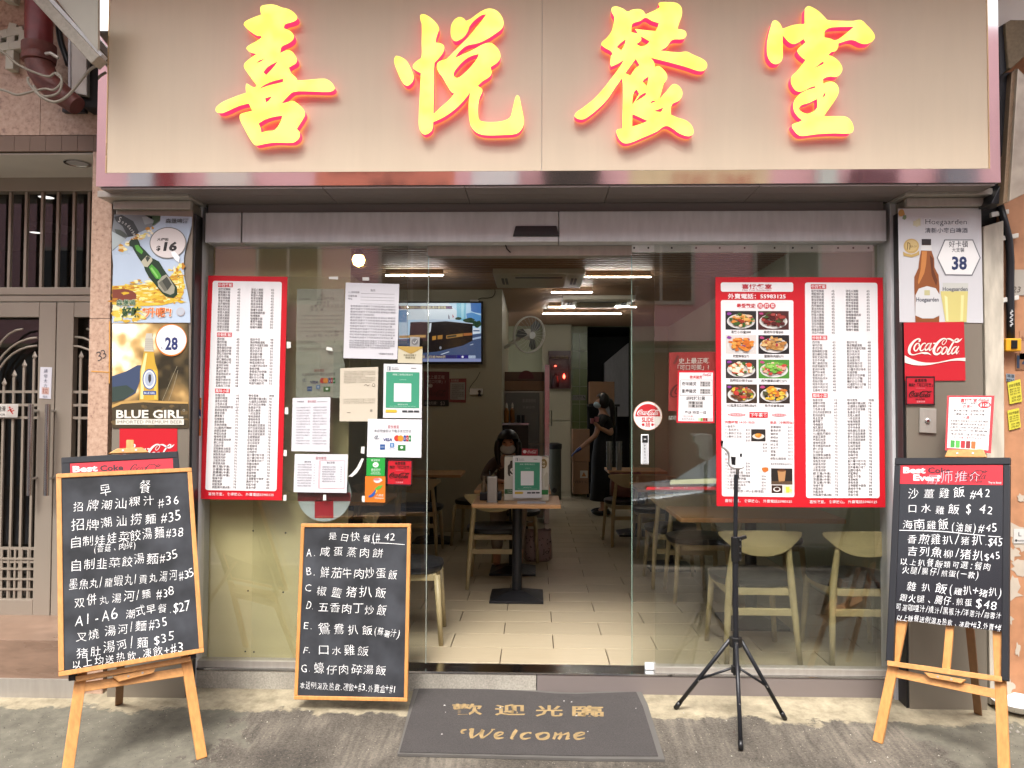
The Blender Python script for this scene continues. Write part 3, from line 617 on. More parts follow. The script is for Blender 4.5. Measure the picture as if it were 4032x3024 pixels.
for zf, outs, holes in GLY:
    loops = []
    for lp in outs+holes:
        sp = smoothpoly(lp, 3); loops.append([PY(*zf(*p), YF) for p in sp])
    cu = bpy.data.curves.new('_c', 'CURVE'); cu.dimensions = '2D'; cu.fill_mode = 'BOTH'
    for lp in loops:
        sp = cu.splines.new('POLY'); sp.points.add(len(lp)-1); sp.use_cyclic_u = True
        for i, p in enumerate(lp): sp.points[i].co = (p.x, p.z, 0, 1)
    co = bpy.data.objects.new('_c', cu); COL.objects.link(co)
    dg = bpy.context.evaluated_depsgraph_get(); dg.update(); me = co.evaluated_get(dg).to_mesh()
    vs = [(v.co.x, YF, v.co.y) for v in me.vertices]; fs = [tuple(p.vertices) for p in me.polygons]
    bpy.data.objects.remove(co)
    m_ = MB(); m_.add(vs, fs); fo = m_.build('sign_character', mt_face, sg, nrm=False)
    m_ = MB()
    for lp in loops:
        n = len(lp); b = len(m_.v); m_.v += [(p.x, YF+.002, p.z) for p in lp]+[(p.x, YS-.012, p.z) for p in lp]
        for i in range(n): m_.f.append((b+i, b+(i+1) % n, b+n+(i+1) % n, b+n+i)); m_.m.append(0)
    m_.build('character_return', mt_ret, fo, nrm=False)
# unseen slab added to shade the top of the sign; building above
mb = MB(); mb.box(-6, 6, -1.35, 0, 4.15, 4.35); struct(mb.build('sign_shade_slab', mt_white))
mb = MB(); mb.box(-12, 12, 0, .3, 4.36, 9); struct(mb.build('upper_wall', mt_granite))

# ================================================================ LEFT BUILDING WITH THE GATE
YL = -.10; YG = .365
mt_leak = M('stainless_gate', '#958b7e', .35, .25, .1, 3, (1, 1, .3), .04, 80)
lbz = PY(200, 600, YL).z; bandz = PY(200, 537, YL).z
xg = PY(358, 1300, YL).x; xs0 = PY(437, 1300, YL).x
mb = MB(); mb.box(-9, xs0, YL, .3, bandz, 9); lw = struct(mb.build('granite_wall', mt_granite))
# granite slabs with open joints on the wall above the gate
xj = PY(167, 450, YL).x
for a, b in ((xj-1.4, xj-.7), (xj-.7, xj), (xj, xs0)):
    for c_, d_ in ((bandz, bandz+.62), (bandz+.62, bandz+1.24)):
        m_ = MB(); m_.box(a+.0015, b-.0015, YL-.018, YL-.001, c_+.0015, d_-.0015); m_.build('granite_slab', mt_granite, lw)
mb = MB(); mb.box(-9, xs0, YL-.006, .3, lbz+.001, bandz-.001); bd = struct(mb.build('tile_band', mt_grout))
tw = (PY(245, 560, YL).x-PY(183, 560, YL).x)
for i in range(9):
    x1 = xs0-.02-i*tw; m_ = MB(); m_.box(x1-tw+.001, x1-.001, YL-.02, YL-.007, lbz+.001, bandz-.003); m_.build('band_tile', mt_brick, bd)
mb = MB(); mb.box(-9, xg-.002, YL+.002, YG+.05, lbz-.012, lbz-.003); struct(mb.build('entrance_soffit', mt_white))
mb = MB(); mb.box(xg, xs0, YL, .3, -.25, lbz); gs = struct(mb.build('granite_column', mt_granite))
for c_, d_ in ((-.2, .62), (.62, PY(400, 1255, YL).z), (PY(400, 1255, YL).z, lbz)):
    m_ = MB(); m_.box(xg, xs0, YL-.014, YL-.001, c_+.0015, d_-.0015); m_.build('granite_slab', mt_granite, gs)
p33 = Print(lambda x, y: PY(x, y, YL-.014), NY); p33.chalk('33', 384, 1422, 424, 1402, 40, pm('#4a4444'), off=0.); p33.build('pencil_mark', gs)
p33 = Print(lambda x, y: PY(x, y, YL-.014), NY)
for a, b in (((432, 1265), (431, 1510)), ((360, 1462), (431, 1466))): p33.stroke([(*a, 5), (*b, 4)], '#d69a4a')
p33.build('tape_mark', gs)
# step
zst = .175
mb = MB(); mb.box(-9, xg, -.16, YG+.2, -.3, zst); stp = struct(mb.build('entrance_step', mt_marble))
m_ = MB(); m_.box(-9, xg+.0, -.172, -.161, -.14, gz(-.17)+.10); m_.build('metal_kick', mt_steel, stp)
# lobby behind the gate
mt_lobby = M('lobby_wall', '#93887a', .25, 0, .2, 1.5)
mb = MB(); mb.box(-9, xg+.05, 2.6, 2.7, 0, 2.9); mb.box(xg+.0, xg+.05, YG+.08, 2.6, 0, 2.9); mb.box(-9, xg+.05, YG+.07, 2.7, 2.85, 2.9); mb.box(-9, xg+.05, YG+.2, 2.7, 0, zst-.002); struct(mb.build('lobby', mt_lobby))
# downlights
for (px, py, yy, rr, lit) in ((305, 641, None, .072, 0), (182, 775, 1.4, .06, 1), (140, 914, 2.2, .055, 1)):
    zz = lbz-.001 if not lit else 2.845
    c = PZ(px, py, zz-(.012 if not lit else 0))
    e = empty('downlight', c, 'recessed round downlight in the white soffit over the entrance gate' if not lit else ('lit lobby downlight seen through the gate bars, the larger nearer one' if px == 182 else 'lit lobby downlight seen through the gate bars, the smaller farther one'), 'downlight')
    m_ = MB(); m_.lathe([(rr, .0), (rr, -.006), (rr*.85, -.006), (rr*.8, .0)], tuple(c), 20); m_.build('ring', mt_silver, e)
    m_ = MB(); m_.lathe([(rr*.78, -.001), (rr*.78, -.003)], tuple(c), 20); m_.build('lens', EMI('lit_lens', (1, .97, .9), 1.4) if lit else mt_steel_d, e)
# gate
gate = empty('entrance_gate', (PY(100, 2420, YG).x, YG, zst), 'stainless steel double entrance gate with spear bars and two long tube handles', 'gate')
def gx(px, py=1500): return PY(px, py, YG).x
def gzz(py, px=200): return PY(px, py, YG).z
zt = [gzz(v) for v in (700, 757, 1134, 1164, 1190, 1250, 2212, 2360, 2423)]
fr = MB(); fr.box(-9, xg, YG-.03, YG+.05, zt[1], zt[0]+.02); fr.build('gate_lintel', mt_leak, gate, bevel=.003)
fr = MB(); fr.box(-9, xg, YG-.03, YG+.05, zt[3]+.001, zt[2]); fr.build('transom_rail', mt_leak, gate, bevel=.003)
fr = MB(); fr.box(-9, xg, YG-.022, YG+.05, zt[4]+.001, zt[3]-.001); fr.build('transom_rail', mt_leak, gate, bevel=.003)
for px in (-20, 42, 105, 168, 230, 293, 352):
    m_ = MB(); x = gx(px, 900); m_.box(x-.0085, x+.0085, YG-.012, YG+.012, zt[2]+.001, zt[1]-.001); m_.build('transom_bar', mt_leak, gate, bevel=.002)
mt_gg = glassm('gate_glass', (.55, .55, .55), 1.6)
m_ = MB(); m_.box(-5, xg, YG+.06, YG+.064, zst+.01, zt[0]); m_.build('pane', mt_gg, gate)
def leaf(x0, x1, side):
    lf = MB(); st = gx(66, 1500)-gx(0, 1500); zb, ztp = zt[8], zt[4]-.004
    # stiles and rails
    lf.box(x0, x0+st, YG-.02, YG+.03, zb, ztp); o = lf.build('leaf_stile', mt_leak, gate, bevel=.003)
    m_ = MB(); m_.box(x1-st, x1, YG-.02, YG+.03, zb, ztp); m_.build('leaf_stile', mt_leak, gate, bevel=.003)
    m_ = MB(); m_.box(x0+st+.001, x1-st-.001, YG-.02, YG+.03, zt[5], ztp); m_.build('leaf_rail', mt_leak, gate, bevel=.003)
    m_ = MB(); m_.box(x0+st+.001, x1-st-.001, YG-.02, YG+.03, zb, zt[7]); m_.build('leaf_rail', mt_leak, gate, bevel=.003)
    a, b = x0+st, x1-st; n = 11 if side < 0 else 3; pit = .067
    for py in (1543, 1595, 1645, 2160, 2212):
        m_ = MB(); zz = gzz(py); m_.box(a, b, YG-.008, YG+.008, zz-.008, zz+.008); m_.build('cross_bar', mt_leak, gate)
    # spear bars rising towards the meeting stile
    tips = [1490, 1445, 1396, 1340] if side < 0 else [1340, 1396, 1445, 1490]
    for i in range(8 if side < 0 else 4):
        x = (b-.035-i*.062) if side < 0 else (a+.04+i*.062)
        tp = (1388, 1422, 1461, 1494, 1461, 1422, 1388, 1240)[i] if side < 0 else (1388, 1425, 1462, 1494)[i]
        zz = gzz(tp); m_ = MB(); m_.box(x-.007, x+.007, YG-.007, YG+.007, zt[7], zz-.04)
        m_.add([(x-.008, YG, zz-.04), (x, YG-.008, zz-.04), (x+.008, YG, zz-.04), (x, YG+.008, zz-.04), (x-.017, YG, zz-.025), (x, YG-.01, zz-.025), (x+.017, YG, zz-.025), (x, YG+.01, zz-.025), (x, YG, zz+.01)],
               [(0, 1, 5, 4), (1, 2, 6, 5), (2, 3, 7, 6), (3, 0, 4, 7), (4, 5, 8), (5, 6, 8), (6, 7, 8), (7, 4, 8)]); m_.build('spear_bar', mt_leak, gate)
    # arched bars
    for k, (x_s, p_t) in enumerate((((b-.29), (150, 1362)), ((b-.31), (152, 1330)), ((b-.33), (95, 1296)))):
        if side < 0:
            t_ = PY(*p_t, YG); pts = []
            for i in range(9):
                a_ = i/8*math.pi/2; pts.append((t_.x-(t_.x-x_s)*math.cos(a_)if 0 else x_s+(t_.x-x_s)*(1-math.cos(a_)), YG-.01, gzz(1560)+(t_.z-gzz(1560))*math.sin(a_)))
            m_ = MB(); m_.tube([(x_s, YG-.01, zt[7])]+pts, .0075, 6); m_.build('arched_bar', mt_leak, gate, smooth=True)
        else:
            t_ = PY((286, 300, 345)[k], (1362, 1327, 1296)[k], YG); xe = a+.26+.02*k; pts = []
            for i in range(9):
                a_ = i/8*math.pi/2; pts.append((xe+(t_.x-xe)*(1-math.cos(a_)), YG-.01, gzz(1560)+(t_.z-gzz(1560))*math.sin(a_)))
            m_ = MB(); m_.tube([(xe, YG-.01, zt[7])]+pts, .0075, 6); m_.build('arched_bar', mt_leak, gate, smooth=True)
    # bottom grille
    zg0, zg1 = zt[7], gzz(2212)
    k = 0; x = b
    while x > a and k < 26:
        m_ = MB(); m_.box(x-.006, x+.006, YG-.011, YG-.001, zg0, gzz(2160)); m_.build('grille_bar', mt_leak, gate); x -= .041; k += 1
    for j in range(5):
        zz = zg0+j*(gzz(2160)-zg0)/5; m_ = MB(); m_.box(a, b, YG-.014, YG-.002, zz-.006, zz+.006); m_.build('grille_bar', mt_leak, gate)
xm_ = gx(220, 1700)
leaf(xm_-.95, xm_-.003, -1); leaf(xm_+.003, xm_+.95 if 0 else max(xg-.002, xm_+.2)+.0, 1)
mb = MB(); mb.box(-9, xm_-.955, -.12, .6, zst, lbz-.013); struct(mb.build('granite_pier', mt_granite))
for px in (156, 222):
    x = gx(px, 1750); z0, z1 = gzz(1945), gzz(1592)
    m_ = MB(); m_.tube([(x, YG-.09, z0), (x, YG-.09, z1)], .016, 12)
    m_.tube([(x, YG-.09, z1-.04), (x, YG-.02, z1-.04)], .009, 8); m_.tube([(x, YG-.09, z0+.1), (x, YG-.02, z0+.1)], .009, 8)
    m_.build('tube_handle', mt_silver, gate, smooth=True, ang=40) if 0 else m_.build('tube_handle', mt_silver, gate, ang=40)
z = zm(0, 700, 1/1.509)
o, p = sheet('gate_notice', px4(z, [(240, 1124), (309, 1126), (302, 1314), (233, 1310)], YG-.024), 70, 190, '#e3e2ea', 'white vertical paper notice with handwritten characters taped on the gate stile', 'notice')
for i, ch in enumerate('請勿大力'): p.text(ch, 35, 32+i*30, 24, '#7a7d90', al='c', bold=0)
p.rect(14, 122, 58, 164, '#d8b8ae'); p.text('拉', 36, 156, 34, '#a04838', 2, al='c'); p.text('唔該', 36, 184, 15, '#7a7d90', al='c'); p.build('handwriting', o)
o, p = sheet('floor_warning_sign', px4(z, [(-70, 1345), (108, 1345), (104, 1423), (-74, 1423)], YG-.03), 178, 78, '#d9d4cc', 'small wet floor warning sign with red slipping figure on the gate', 'warning sign')
p.text('小心地滑', 4, 40, 34, '#2a2a2a', x1=106); p.text('WET FLOOR', 4, 68, 18, '#2a2a2a', x1=104)
p.rect(112, 6, 172, 72, '#c9c2ba', 1); p.circ(130, 20, 6, 6, '#c83a30', 2)
for s_ in ([(132, 28, 9), (140, 44, 9)], [(140, 44, 7), (158, 36, 6)], [(140, 44, 7), (152, 58, 6)], [(134, 32, 6), (150, 26, 5)], [(132, 32, 6), (120, 42, 5)]): p.stroke(s_, '#c83a30', 2)
p.build('print', o)
o, p = sheet('lobby_notice', px4(z, [(500, 985), (640, 985), (640, 1075), (500, 1075)], 1.2), 100, 64, '#3a3836', 'dim notice in the lobby seen through the right gate leaf', 'notice'); p.text('歡迎', 50, 28, 24, '#7b7670', al='c'); p.text('本店', 50, 56, 22, '#7b7670', al='c'); p.build('lettering', o)

# metal characters on the granite wall
mt_let = M('painted_letter_metal', '#b5b2a2', .5, .1, .1)
z = zm(0, 0, .422); YW = YL-.018
e = empty('wall_character', PY(*z(120, 680), YW), 'raised metal character on the pink granite wall left of the red pipe', 'wall lettering')
_k = 0.
def flatbar(pts, m_, wd): 
    
    global _k
    for a, b in zip(pts, pts[1:]): _k += .0011; m_.bar(PY(*z(*a), YW-.03-_k), PY(*z(*b), YW-.03-_k), wd, .05, (0, 1, 0))
for st in ([(148, 235), (130, 300), (118, 480), (112, 660)], [(0, 350), (90, 325), (238, 298)], [(238, 298), (232, 450)], [(0, 460), (110, 445), (240, 430)], [(0, 350), (-6, 460)]):
    m_ = MB(); flatbar(st, m_, .05*.9 if st[0][0] == 148 else .045); m_.build('character_stroke', mt_let, e, bevel=.002)
e = empty('wall_character', PY(*z(100, 20), YW), 'lower edge of a raised metal character cut by the top left corner', 'wall lettering')
m_ = MB(); flatbar([(60, -8), (160, 10)], m_, .035); m_.build('character_stroke', mt_let, e, bevel=.002)
# red drain pipe with elbow, clamp and wires
mt_red = M('oxide_red_paint', '#6e1f22', .35, 0, .25, 9, bump=.1, bs=50, var2=.12, s2=20)
mt_red2 = M('rusty_red_iron', '#5f2f28', .55, 0, .3, 12, bump=.2, bs=60, var2=.15, s2=25)
YPp = -.30; rp = (PY(*z(480, 300), YPp).x-PY(*z(248, 300), YPp).x)/2
e = empty('drain_pipe', PY(*z(365, 560), YPp), 'thick red drain pipe with a rusty elbow beside the sign', 'drain pipe')
c0 = PY(*z(365, -300), YPp); c1 = PY(*z(362, 480), YPp)
m_ = MB(); m_.tube([c0, c1], rp, 24); m_.build('pipe', mt_red, e, ang=40)
el = [PY(*z(*q_), YPp) for q_ in ((362, 470), (364, 560), (385, 660), (440, 760), (530, 850), (640, 930), (720, 990))]
m_ = MB(); m_.tube(el, [rp*1.02]*3+[rp*.96, rp*.9, rp*.8, rp*.72], 24); m_.build('elbow', mt_red2, e, ang=40)
m_ = MB(); m_.lathe([(rp*1.02, .0), (rp*1.2, .004), (rp*1.24, .03), (rp*1.15, .045), (rp*1.24, .06), (rp*1.24, .095), (rp*1.02, .10)], tuple(PY(*z(362, 585), YPp)), 28); m_.build('pipe_collar', mt_red2, e, ang=40)
m_ = MB(); m_.tube([PY(*z(430, 500), YPp-.08), PY(*z(470, 495), YPp-.1), PY(*z(545, 540), YPp-.09)], .009, 8); m_.build('clamp_bolt', mt_steel, e)
mb = MB()
for nm, pts, rr_, lb in (
  ('cable', [(-20, 460), (60, 510), (150, 590), (260, 650), (360, 690), (460, 715), (520, 680), (570, 720), (575, 800), (540, 870), (440, 900), (360, 880), (300, 820), (262, 760), (265, 720)], .0065, 'thin grey cable looping round the red pipe elbow'),
  ('cable', [(-20, 830), (60, 850), (150, 885), (240, 870), (330, 845), (430, 828), (500, 840), (560, 790), (575, 740), (520, 685)], .0065, 'lower grey cable running from the wall to the pipe elbow'),
  ('cable', [(310, 800), (370, 890), (460, 940), (530, 950), (620, 905), (700, 820), (780, 720), (840, 650), (905, 610)], .0075, 'pale cable sagging from the pipe to the sign edge'),
  ('cable', [(545, 190), (552, 300), (575, 420), (612, 520), (640, 610)], .017, 'thick black cable hanging behind the slanted canopy beam')):
    m_ = MB(); m_.tube([PY(*z(*q_), YPp-.10 if rr_ < .01 else -.2) for q_ in smoothpoly(pts, 3, 179, False)], rr_, 7); o = m_.build(nm, mt_cable_w if rr_ < .01 else mt_blackp, smooth=True); tag(o, lb, 'cable', 'cables by the drain pipe')
# slanted canopy end: beam and sheet
e = empty('canopy_end', PY(*z(900, 600), -.5), 'slanted white steel canopy end running down to the top left of the sign', 'canopy')
a, b = PY(*z(330, -60), -.55), PY(*z(930, 590), -.55)
m_ = MB(); m_.bar(a, b, .055, .08, (0, 1, 0)); m_.build('beam', M('weathered_white', '#8e877a', .6, 0, .15, 6, var2=.1), e, bevel=.004)
m_ = MB(); m_.bar(PY(*z(420, -60), -.53), PY(*z(960, 545), -.53), .03, .05, (0, 1, 0)); m_.build('shadow_gap', mt_steel_d, e)
m_ = MB(); m_.hexa([PY(*z(*q_), -.56) for q_ in ((485, -60), (914, -60), (912, 478))], V((0, .02, 0))); m_.build('canopy_sheet', M('aged_canopy_sheet', '#a5a294', .5, 0, .1, 4), e)
e = empty('metal_duct', PY(*z(720, 890), -.2), 'grey metal duct box on the wall between the pipe and the sign', 'duct')
m_ = MB(); m_.hexa([PY(*z(*q_), -.26) for q_ in ((660, 330), (810, 480), (810, 890), (662, 870))], V((0, .14, 0))); m_.build('duct_face', mt_steel, e, bevel=.004)
m_ = MB(); m_.hexa([PY(*z(*q_), -.265) for q_ in ((632, 310), (658, 330), (656, 850), (632, 840))], V((0, .15, 0))); m_.build('duct_flange', mt_steel_d, e, bevel=.003)
m_ = MB(); m_.hexa([PY(*z(*q_), -.23) for q_ in ((812, 490), (930, 560), (930, 1000), (770, 1000), (700, 900), (812, 890))], V((0, .12, 0))); m_.build('black_filler', mt_dark, e)  # plain black block filling the space between duct and sign
m_ = MB(); m_.hexa([PY(*z(*q_), -.15) for q_ in ((580, 985), (790, 985), (788, 1045), (576, 1042))], V((0, .06, 0))); m_.build('bracket', mt_black, e, bevel=.003)

# ================================================================ RIGHT SIDE
z = zm(3400, 700, .7231)
mt_col = M('peeling_white_wood', '#b8b0a0', .6, 0, .12, 4, (2, 2, .5), .15, 40, var2=.14, s2=12)
mt_rw = M('brown_painted_wall', '#ab7a58', .6, 0, .12, 3, bump=.1, bs=30, var2=.1, s2=14)
YCn = -.12
q = [PY(3868, 880, YCn), PY(3955, 870, YCn)]
e = tag(MB().hexa([PY(3872, 892, YCn), PY(3952, 868, YCn), PY(3958, 2700, YCn)-V((0, 0, .1)), PY(3898, 2700, YCn)-V((0, 0, .1))], V((0, .1, 0))).build('door_post', mt_col, bevel=.004), 'peeling off-white painted post between steel pilaster and brown wall', 'post')
mb = MB(); mb.box(PY(3955, 1800, -.04).x, 9, -.04, .2, -.3, 6); rw = struct(mb.build('right_wall', mt_rw))
def rpx(pts, Y=-.05, zf=z): return [PY(*zf(*p_), Y) for p_ in pts]
# remnants of white paper
random.seed(21)
mt_rag = M('torn_paper', '#b3a797', .8, 0, .1, 20)
spots = [(3990, 2090, 40, 34), (4018, 2130, 26, 50), (3985, 2180, 30, 26), (4012, 2230, 30, 40), (3992, 2310, 24, 36), (3985, 2340, 40, 22), (3975, 2445, 16, 20), (4008, 2560, 12, 30), (3972, 2700, 12, 50), (3965, 2560, 8, 30), (4020, 1960, 20, 16), (3980, 2700, 16, 20)]
for i, (px, py, a, b) in enumerate(spots):
    mb = MB(); n = 14; pts = [PY(px+a*(1+random.uniform(-.5, .35))*math.cos(6.283*k/n), py+b*(1+random.uniform(-.5, .35))*math.sin(6.283*k/n), -.0415-.0003*i) for k in range(n)]
    mb.add(pts, [tuple(range(n))]); mb.build('paper_remnant', mt_rag, rw)
z2 = zm(3750, 1400, .904)
o, p = sheet('wall_notice', [PY(*z2(*q_), -.046) for q_ in ((234, 78), (272, 82), (270, 116), (236, 112))], 38, 36, '#8f9aa3', 'small faded blue-grey notice above the yellow flyers on the brown wall', 'notice'); p.text('鴻運', 2, 16, 17, '#1e2a38', x1=36); p.text('$960', 2, 34, 16, '#1e2a38', x1=36); p.build('lettering', o)
for k, (qq, lb) in enumerate(((((240, 118), (296, 103), (304, 200), (250, 212)), 'upper yellow flyer with black print on the brown wall'), (((240, 240), (290, 228), (298, 312), (248, 326)), 'lower yellow flyer with black print on the brown wall'))):
    o, p = sheet('yellow_flyer', [PY(*z2(*q_), -.048) for q_ in qq], 60, 100, '#d9cf45', lb, 'flyer', 'yellow flyers on the brown wall', warp=0)
    p.text('好好手搬屋', 4, 24, 16, '#3a3c1a', x1=56)
    for j in range(3): p.text('搬運 包裝 清拆', 6, 38+j*11, 8, '#5a5a28', x1=54)
    p.text('6234 3485', 12, 78, 14, '#3a3c1a', x1=56); p.text('6735 4267', 12, 92, 14, '#3a3c1a', x1=56); p.build('lettering', o)
o, p = sheet('paper_label', [PY(*z2(*q_), -.046) for q_ in ((268, 755), (316, 755), (316, 818), (268, 818))], 40, 60, '#d9d7d2', 'small white label low on the brown wall beside the black board', 'label'); p.text('L', 16, 30, 26, '#555555'); p.circ(8, 48, 5, 5, '#444444'); p.text('83081', 15, 52, 10, '#333333', x1=38); p.build('lettering', o)
o, p = sheet('house_number', [PY(*z2(*q_), -.045) for q_ in ((276, -10), (330, -10), (330, 62), (276, 62))], 54, 72, '#8d6346', 'painted dark blue house number on the brown wall', 'house number'); p.text('14', 4, 62, 74, '#2c3e55', bold=.03); p.build('lettering', o)
o, p = sheet('house_number', [PY(*z(*q_), -.045) for q_ in ((806, 500), (900, 500), (900, 640), (806, 640))], 94, 140, '#b9b1a4', 'grey paper with the number 23 on the right wall', 'house number'); p.text('23', 4, 124, 46, '#5a524a', shear=.2, bold=0); p.build('lettering', o)
o, p = sheet('wall_notice', [PY(*z(*q_), -.045) for q_ in ((850, 832), (900, 832), (900, 990), (850, 990))], 50, 150, '#b98a6a', 'faded salmon notice below the yellow switch box', 'notice'); p.text('出租', 6, 50, 26, '#6a4030'); p.build('lettering', o)
# conduit, clips, switch box
mt_yel = M('yellow_plastic', '#d79a1e', .4, 0, .06)
e = empty('cable_conduit', PY(*z(790, 860), -.07), 'black cable conduit held by pale clips on the right wall', 'conduit')
m_ = MB(); m_.tube([PY(*z(*q_), -.07) for q_ in ((742, 150), (770, 250), (792, 340), (800, 460), (798, 600), (800, 720), (802, 880))], .02, 10); m_.build('conduit', mt_black, e, smooth=True)
for (a, b) in ((748, 200), (800, 330), (802, 668)):
    m_ = MB(); c = PY(*z(a, b), -.075); m_.hexa([c+V((-.05, 0, .012)), c+V((.045, 0, .03)), c+V((.045, 0, .005)), c+V((-.05, 0, -.014))], V((0, .02, 0))); m_.build('clip', mt_white, e, bevel=.003)
m_ = MB(); m_.tube([PY(*z(778, 850+i*0), -.075) if 0 else PY(*z(806+8*math.sin(i*1.9), 720+i*7), -.09) for i in range(14)], .004, 5); m_.build('spiral_wire', mt_steel_d, e)
q = rpx([(778, 874), (862, 874), (862, 944), (778, 944)], -.10)
e = empty('switch_box', q[3], 'yellow plastic switch box with black button on the right wall', 'switch box')
m_ = MB(); m_.hexa(q, V((0, .055, 0))); m_.build('box', mt_yel, e, bevel=.006)
m_ = MB(); m_.hexa(rpx([(806, 884), (840, 884), (840, 930), (806, 930)], -.106), V((0, .006, 0))); m_.build('button', mt_blackp, e, bevel=.002)
# metal sheets and box at the upper right
zr = zm(3800, 0, .6026)
mt_tan = M('tan_metal', '#7e6a54', .4, .3, .15, 3, var2=.1)
e = empty('metal_hood', PY(*zr(330, 1300), -.3), 'folded grey metal sheet hanging at the far right of the sign', 'metal sheet')
m_ = MB(); m_.hexa([PY(*zr(*q_), -.34) for q_ in ((345, 445), (420, 520), (420, 1250), (290, 1315))], V((0, .03, 0))); m_.build('sheet', M('zinc_sheet', '#a49b8c', .35, .5, .15, 3, var2=.12, s2=12), e, bevel=.003)
m_ = MB(); m_.hexa([PY(*zr(*q_), -.32) for q_ in ((305, 470), (343, 440), (288, 1318), (250, 1330))], V((0, .06, 0))); m_.build('folded_edge', mt_tan, e, bevel=.003)
m_ = MB(); m_.hexa([PY(*zr(*q_), -.28) for q_ in ((225, 480), (306, 468), (262, 1330), (170, 1330), (245, 1180))], V((0, .12, 0))); m_.build('back_plate', mt_black, e, bevel=.003)
e = empty('junction_box', PY(*zr(330, 440), -.3), 'dusty brown metal box at the top right corner', 'metal box')
m_ = MB(); m_.hexa([PY(*zr(*q_), -.35) for q_ in ((262, 150), (300, 128), (420, 130), (420, 340), (300, 450), (285, 440))], V((0, .12, 0))); m_.build('box_face', M('dusty_brown', '#6d5f49', .7, 0, .15, 5, var2=.15), e, bevel=.004)
m_ = MB(); m_.hexa([PY(*zr(*q_), -.33) for q_ in ((215, 180), (262, 150), (285, 440), (228, 500))], V((0, .12, 0))); m_.build('box_side', mt_black, e, bevel=.003)
mb = MB(); mb.hexa([PY(*zr(*q_), .02) for q_ in ((170, 1330), (500, 1330), (500, 1660), (90, 1660), (100, 1330))], V((0, .05, 0))); struct(mb.build('recess', mt_dark))
mb = MB(); mb.box(ox1+.03, 9, -.30, .1, PY(4000, 120, -.3).z, 4.14); struct(mb.build('upper_wall', mt_white))
# white bowl on the ground
c = GR(4010, 2800); c.z = gz(c.y)+.0
m_ = MB(); prof = [(.05, .0), (.06, .004), (.10, .03), (.125, .055), (.128, .055), (.10, .02), (.05, .008)]; m_.lathe(prof, tuple(c), 28); tag(m_.build('plastic_bowl', mt_wpl, ang=50), 'white plastic bowl on the ground by the right wall', 'bowl')
mb = MB()
# small rubble on the right
random.seed(5)
for i in range(8):
    g = GR(random.uniform(3965, 4030), random.uniform(2835, 2900)); s_ = random.uniform(.006, .016); g.z = gz(g.y)+s_*.4
    m_ = MB(); m_.add([g+V((random.uniform(.6, 1)*s_*math.cos(a), random.uniform(.6, 1)*s_*math.sin(a), -.3*s_)) for a in (0, 1.2, 2.5, 3.8, 5)]+[g+V((0, 0, .6*s_))], [(0, 1, 5), (1, 2, 5), (2, 3, 5), (3, 4, 5), (4, 0, 5), (4, 3, 2, 1, 0)])
    tag(m_.build('rubble_chip', mt_cem), 'small chip of rubble on the ground beside the white bowl', 'rubble', 'rubble chips by the bowl')

# ================================================================ ACROSS THE STREET (seen only in reflections)
mt_pink = M('pink_render', '#f6c2c8', .6, 0, .06, 1)
e = empty('apartment_building', (0, -12, -.3), 'pink apartment block across the street, reflected in the shop glass and mirror trim', 'building')
mb = MB(); mb.box(-26, 26, -13, -12, -.3, 9.2); mb.build('wall', mt_pink, e)
mt_win = M('dark_window', '#2a3036', .1, 0, .1, spec=.8); mt_cr = M('cream_shopfront', '#d2c7a5', .5)
for i in range(-9, 10):
    for j in range(2):
        m_ = MB(); m_.box(i*2.6-.7, i*2.6+.7, -12.0, -11.94, 3.6+j*2.7, 5.0+j*2.7); f_ = m_.build('window', mt_white, e)
        m_ = MB(); m_.box(i*2.6-.62, i*2.6-.03, -11.94, -11.93, 3.68+j*2.7, 4.92+j*2.7); m_.box(i*2.6+.03, i*2.6+.62, -11.94, -11.93, 3.68+j*2.7, 4.92+j*2.7); m_.build('pane', mt_win, f_)
for i, cc in zip(range(-5, 5), ('#9aa0a0', '#d9cdaa', '#7a8890', '#c8c0b2', '#5a676e', '#a85a52', '#d2cbb8', '#7d8a85', '#b0aaa0', '#69747c')):
    m_ = MB(); m_.box(i*4.2, i*4.2+3.9, -11.96, -11.9, -.3, 2.6); m_.build('shutter', M('shutter_%d' % (i+5), cc, .45, .2), e)
    m_ = MB(); m_.box(i*4.2, i*4.2+3.9, -12, -11.2, 2.7, 2.78); m_.build('awning', mt_cr if i % 2 else mt_red, e)
mt_car = M('silver_car_paint', '#a4aeb6', .42, .3, .03)
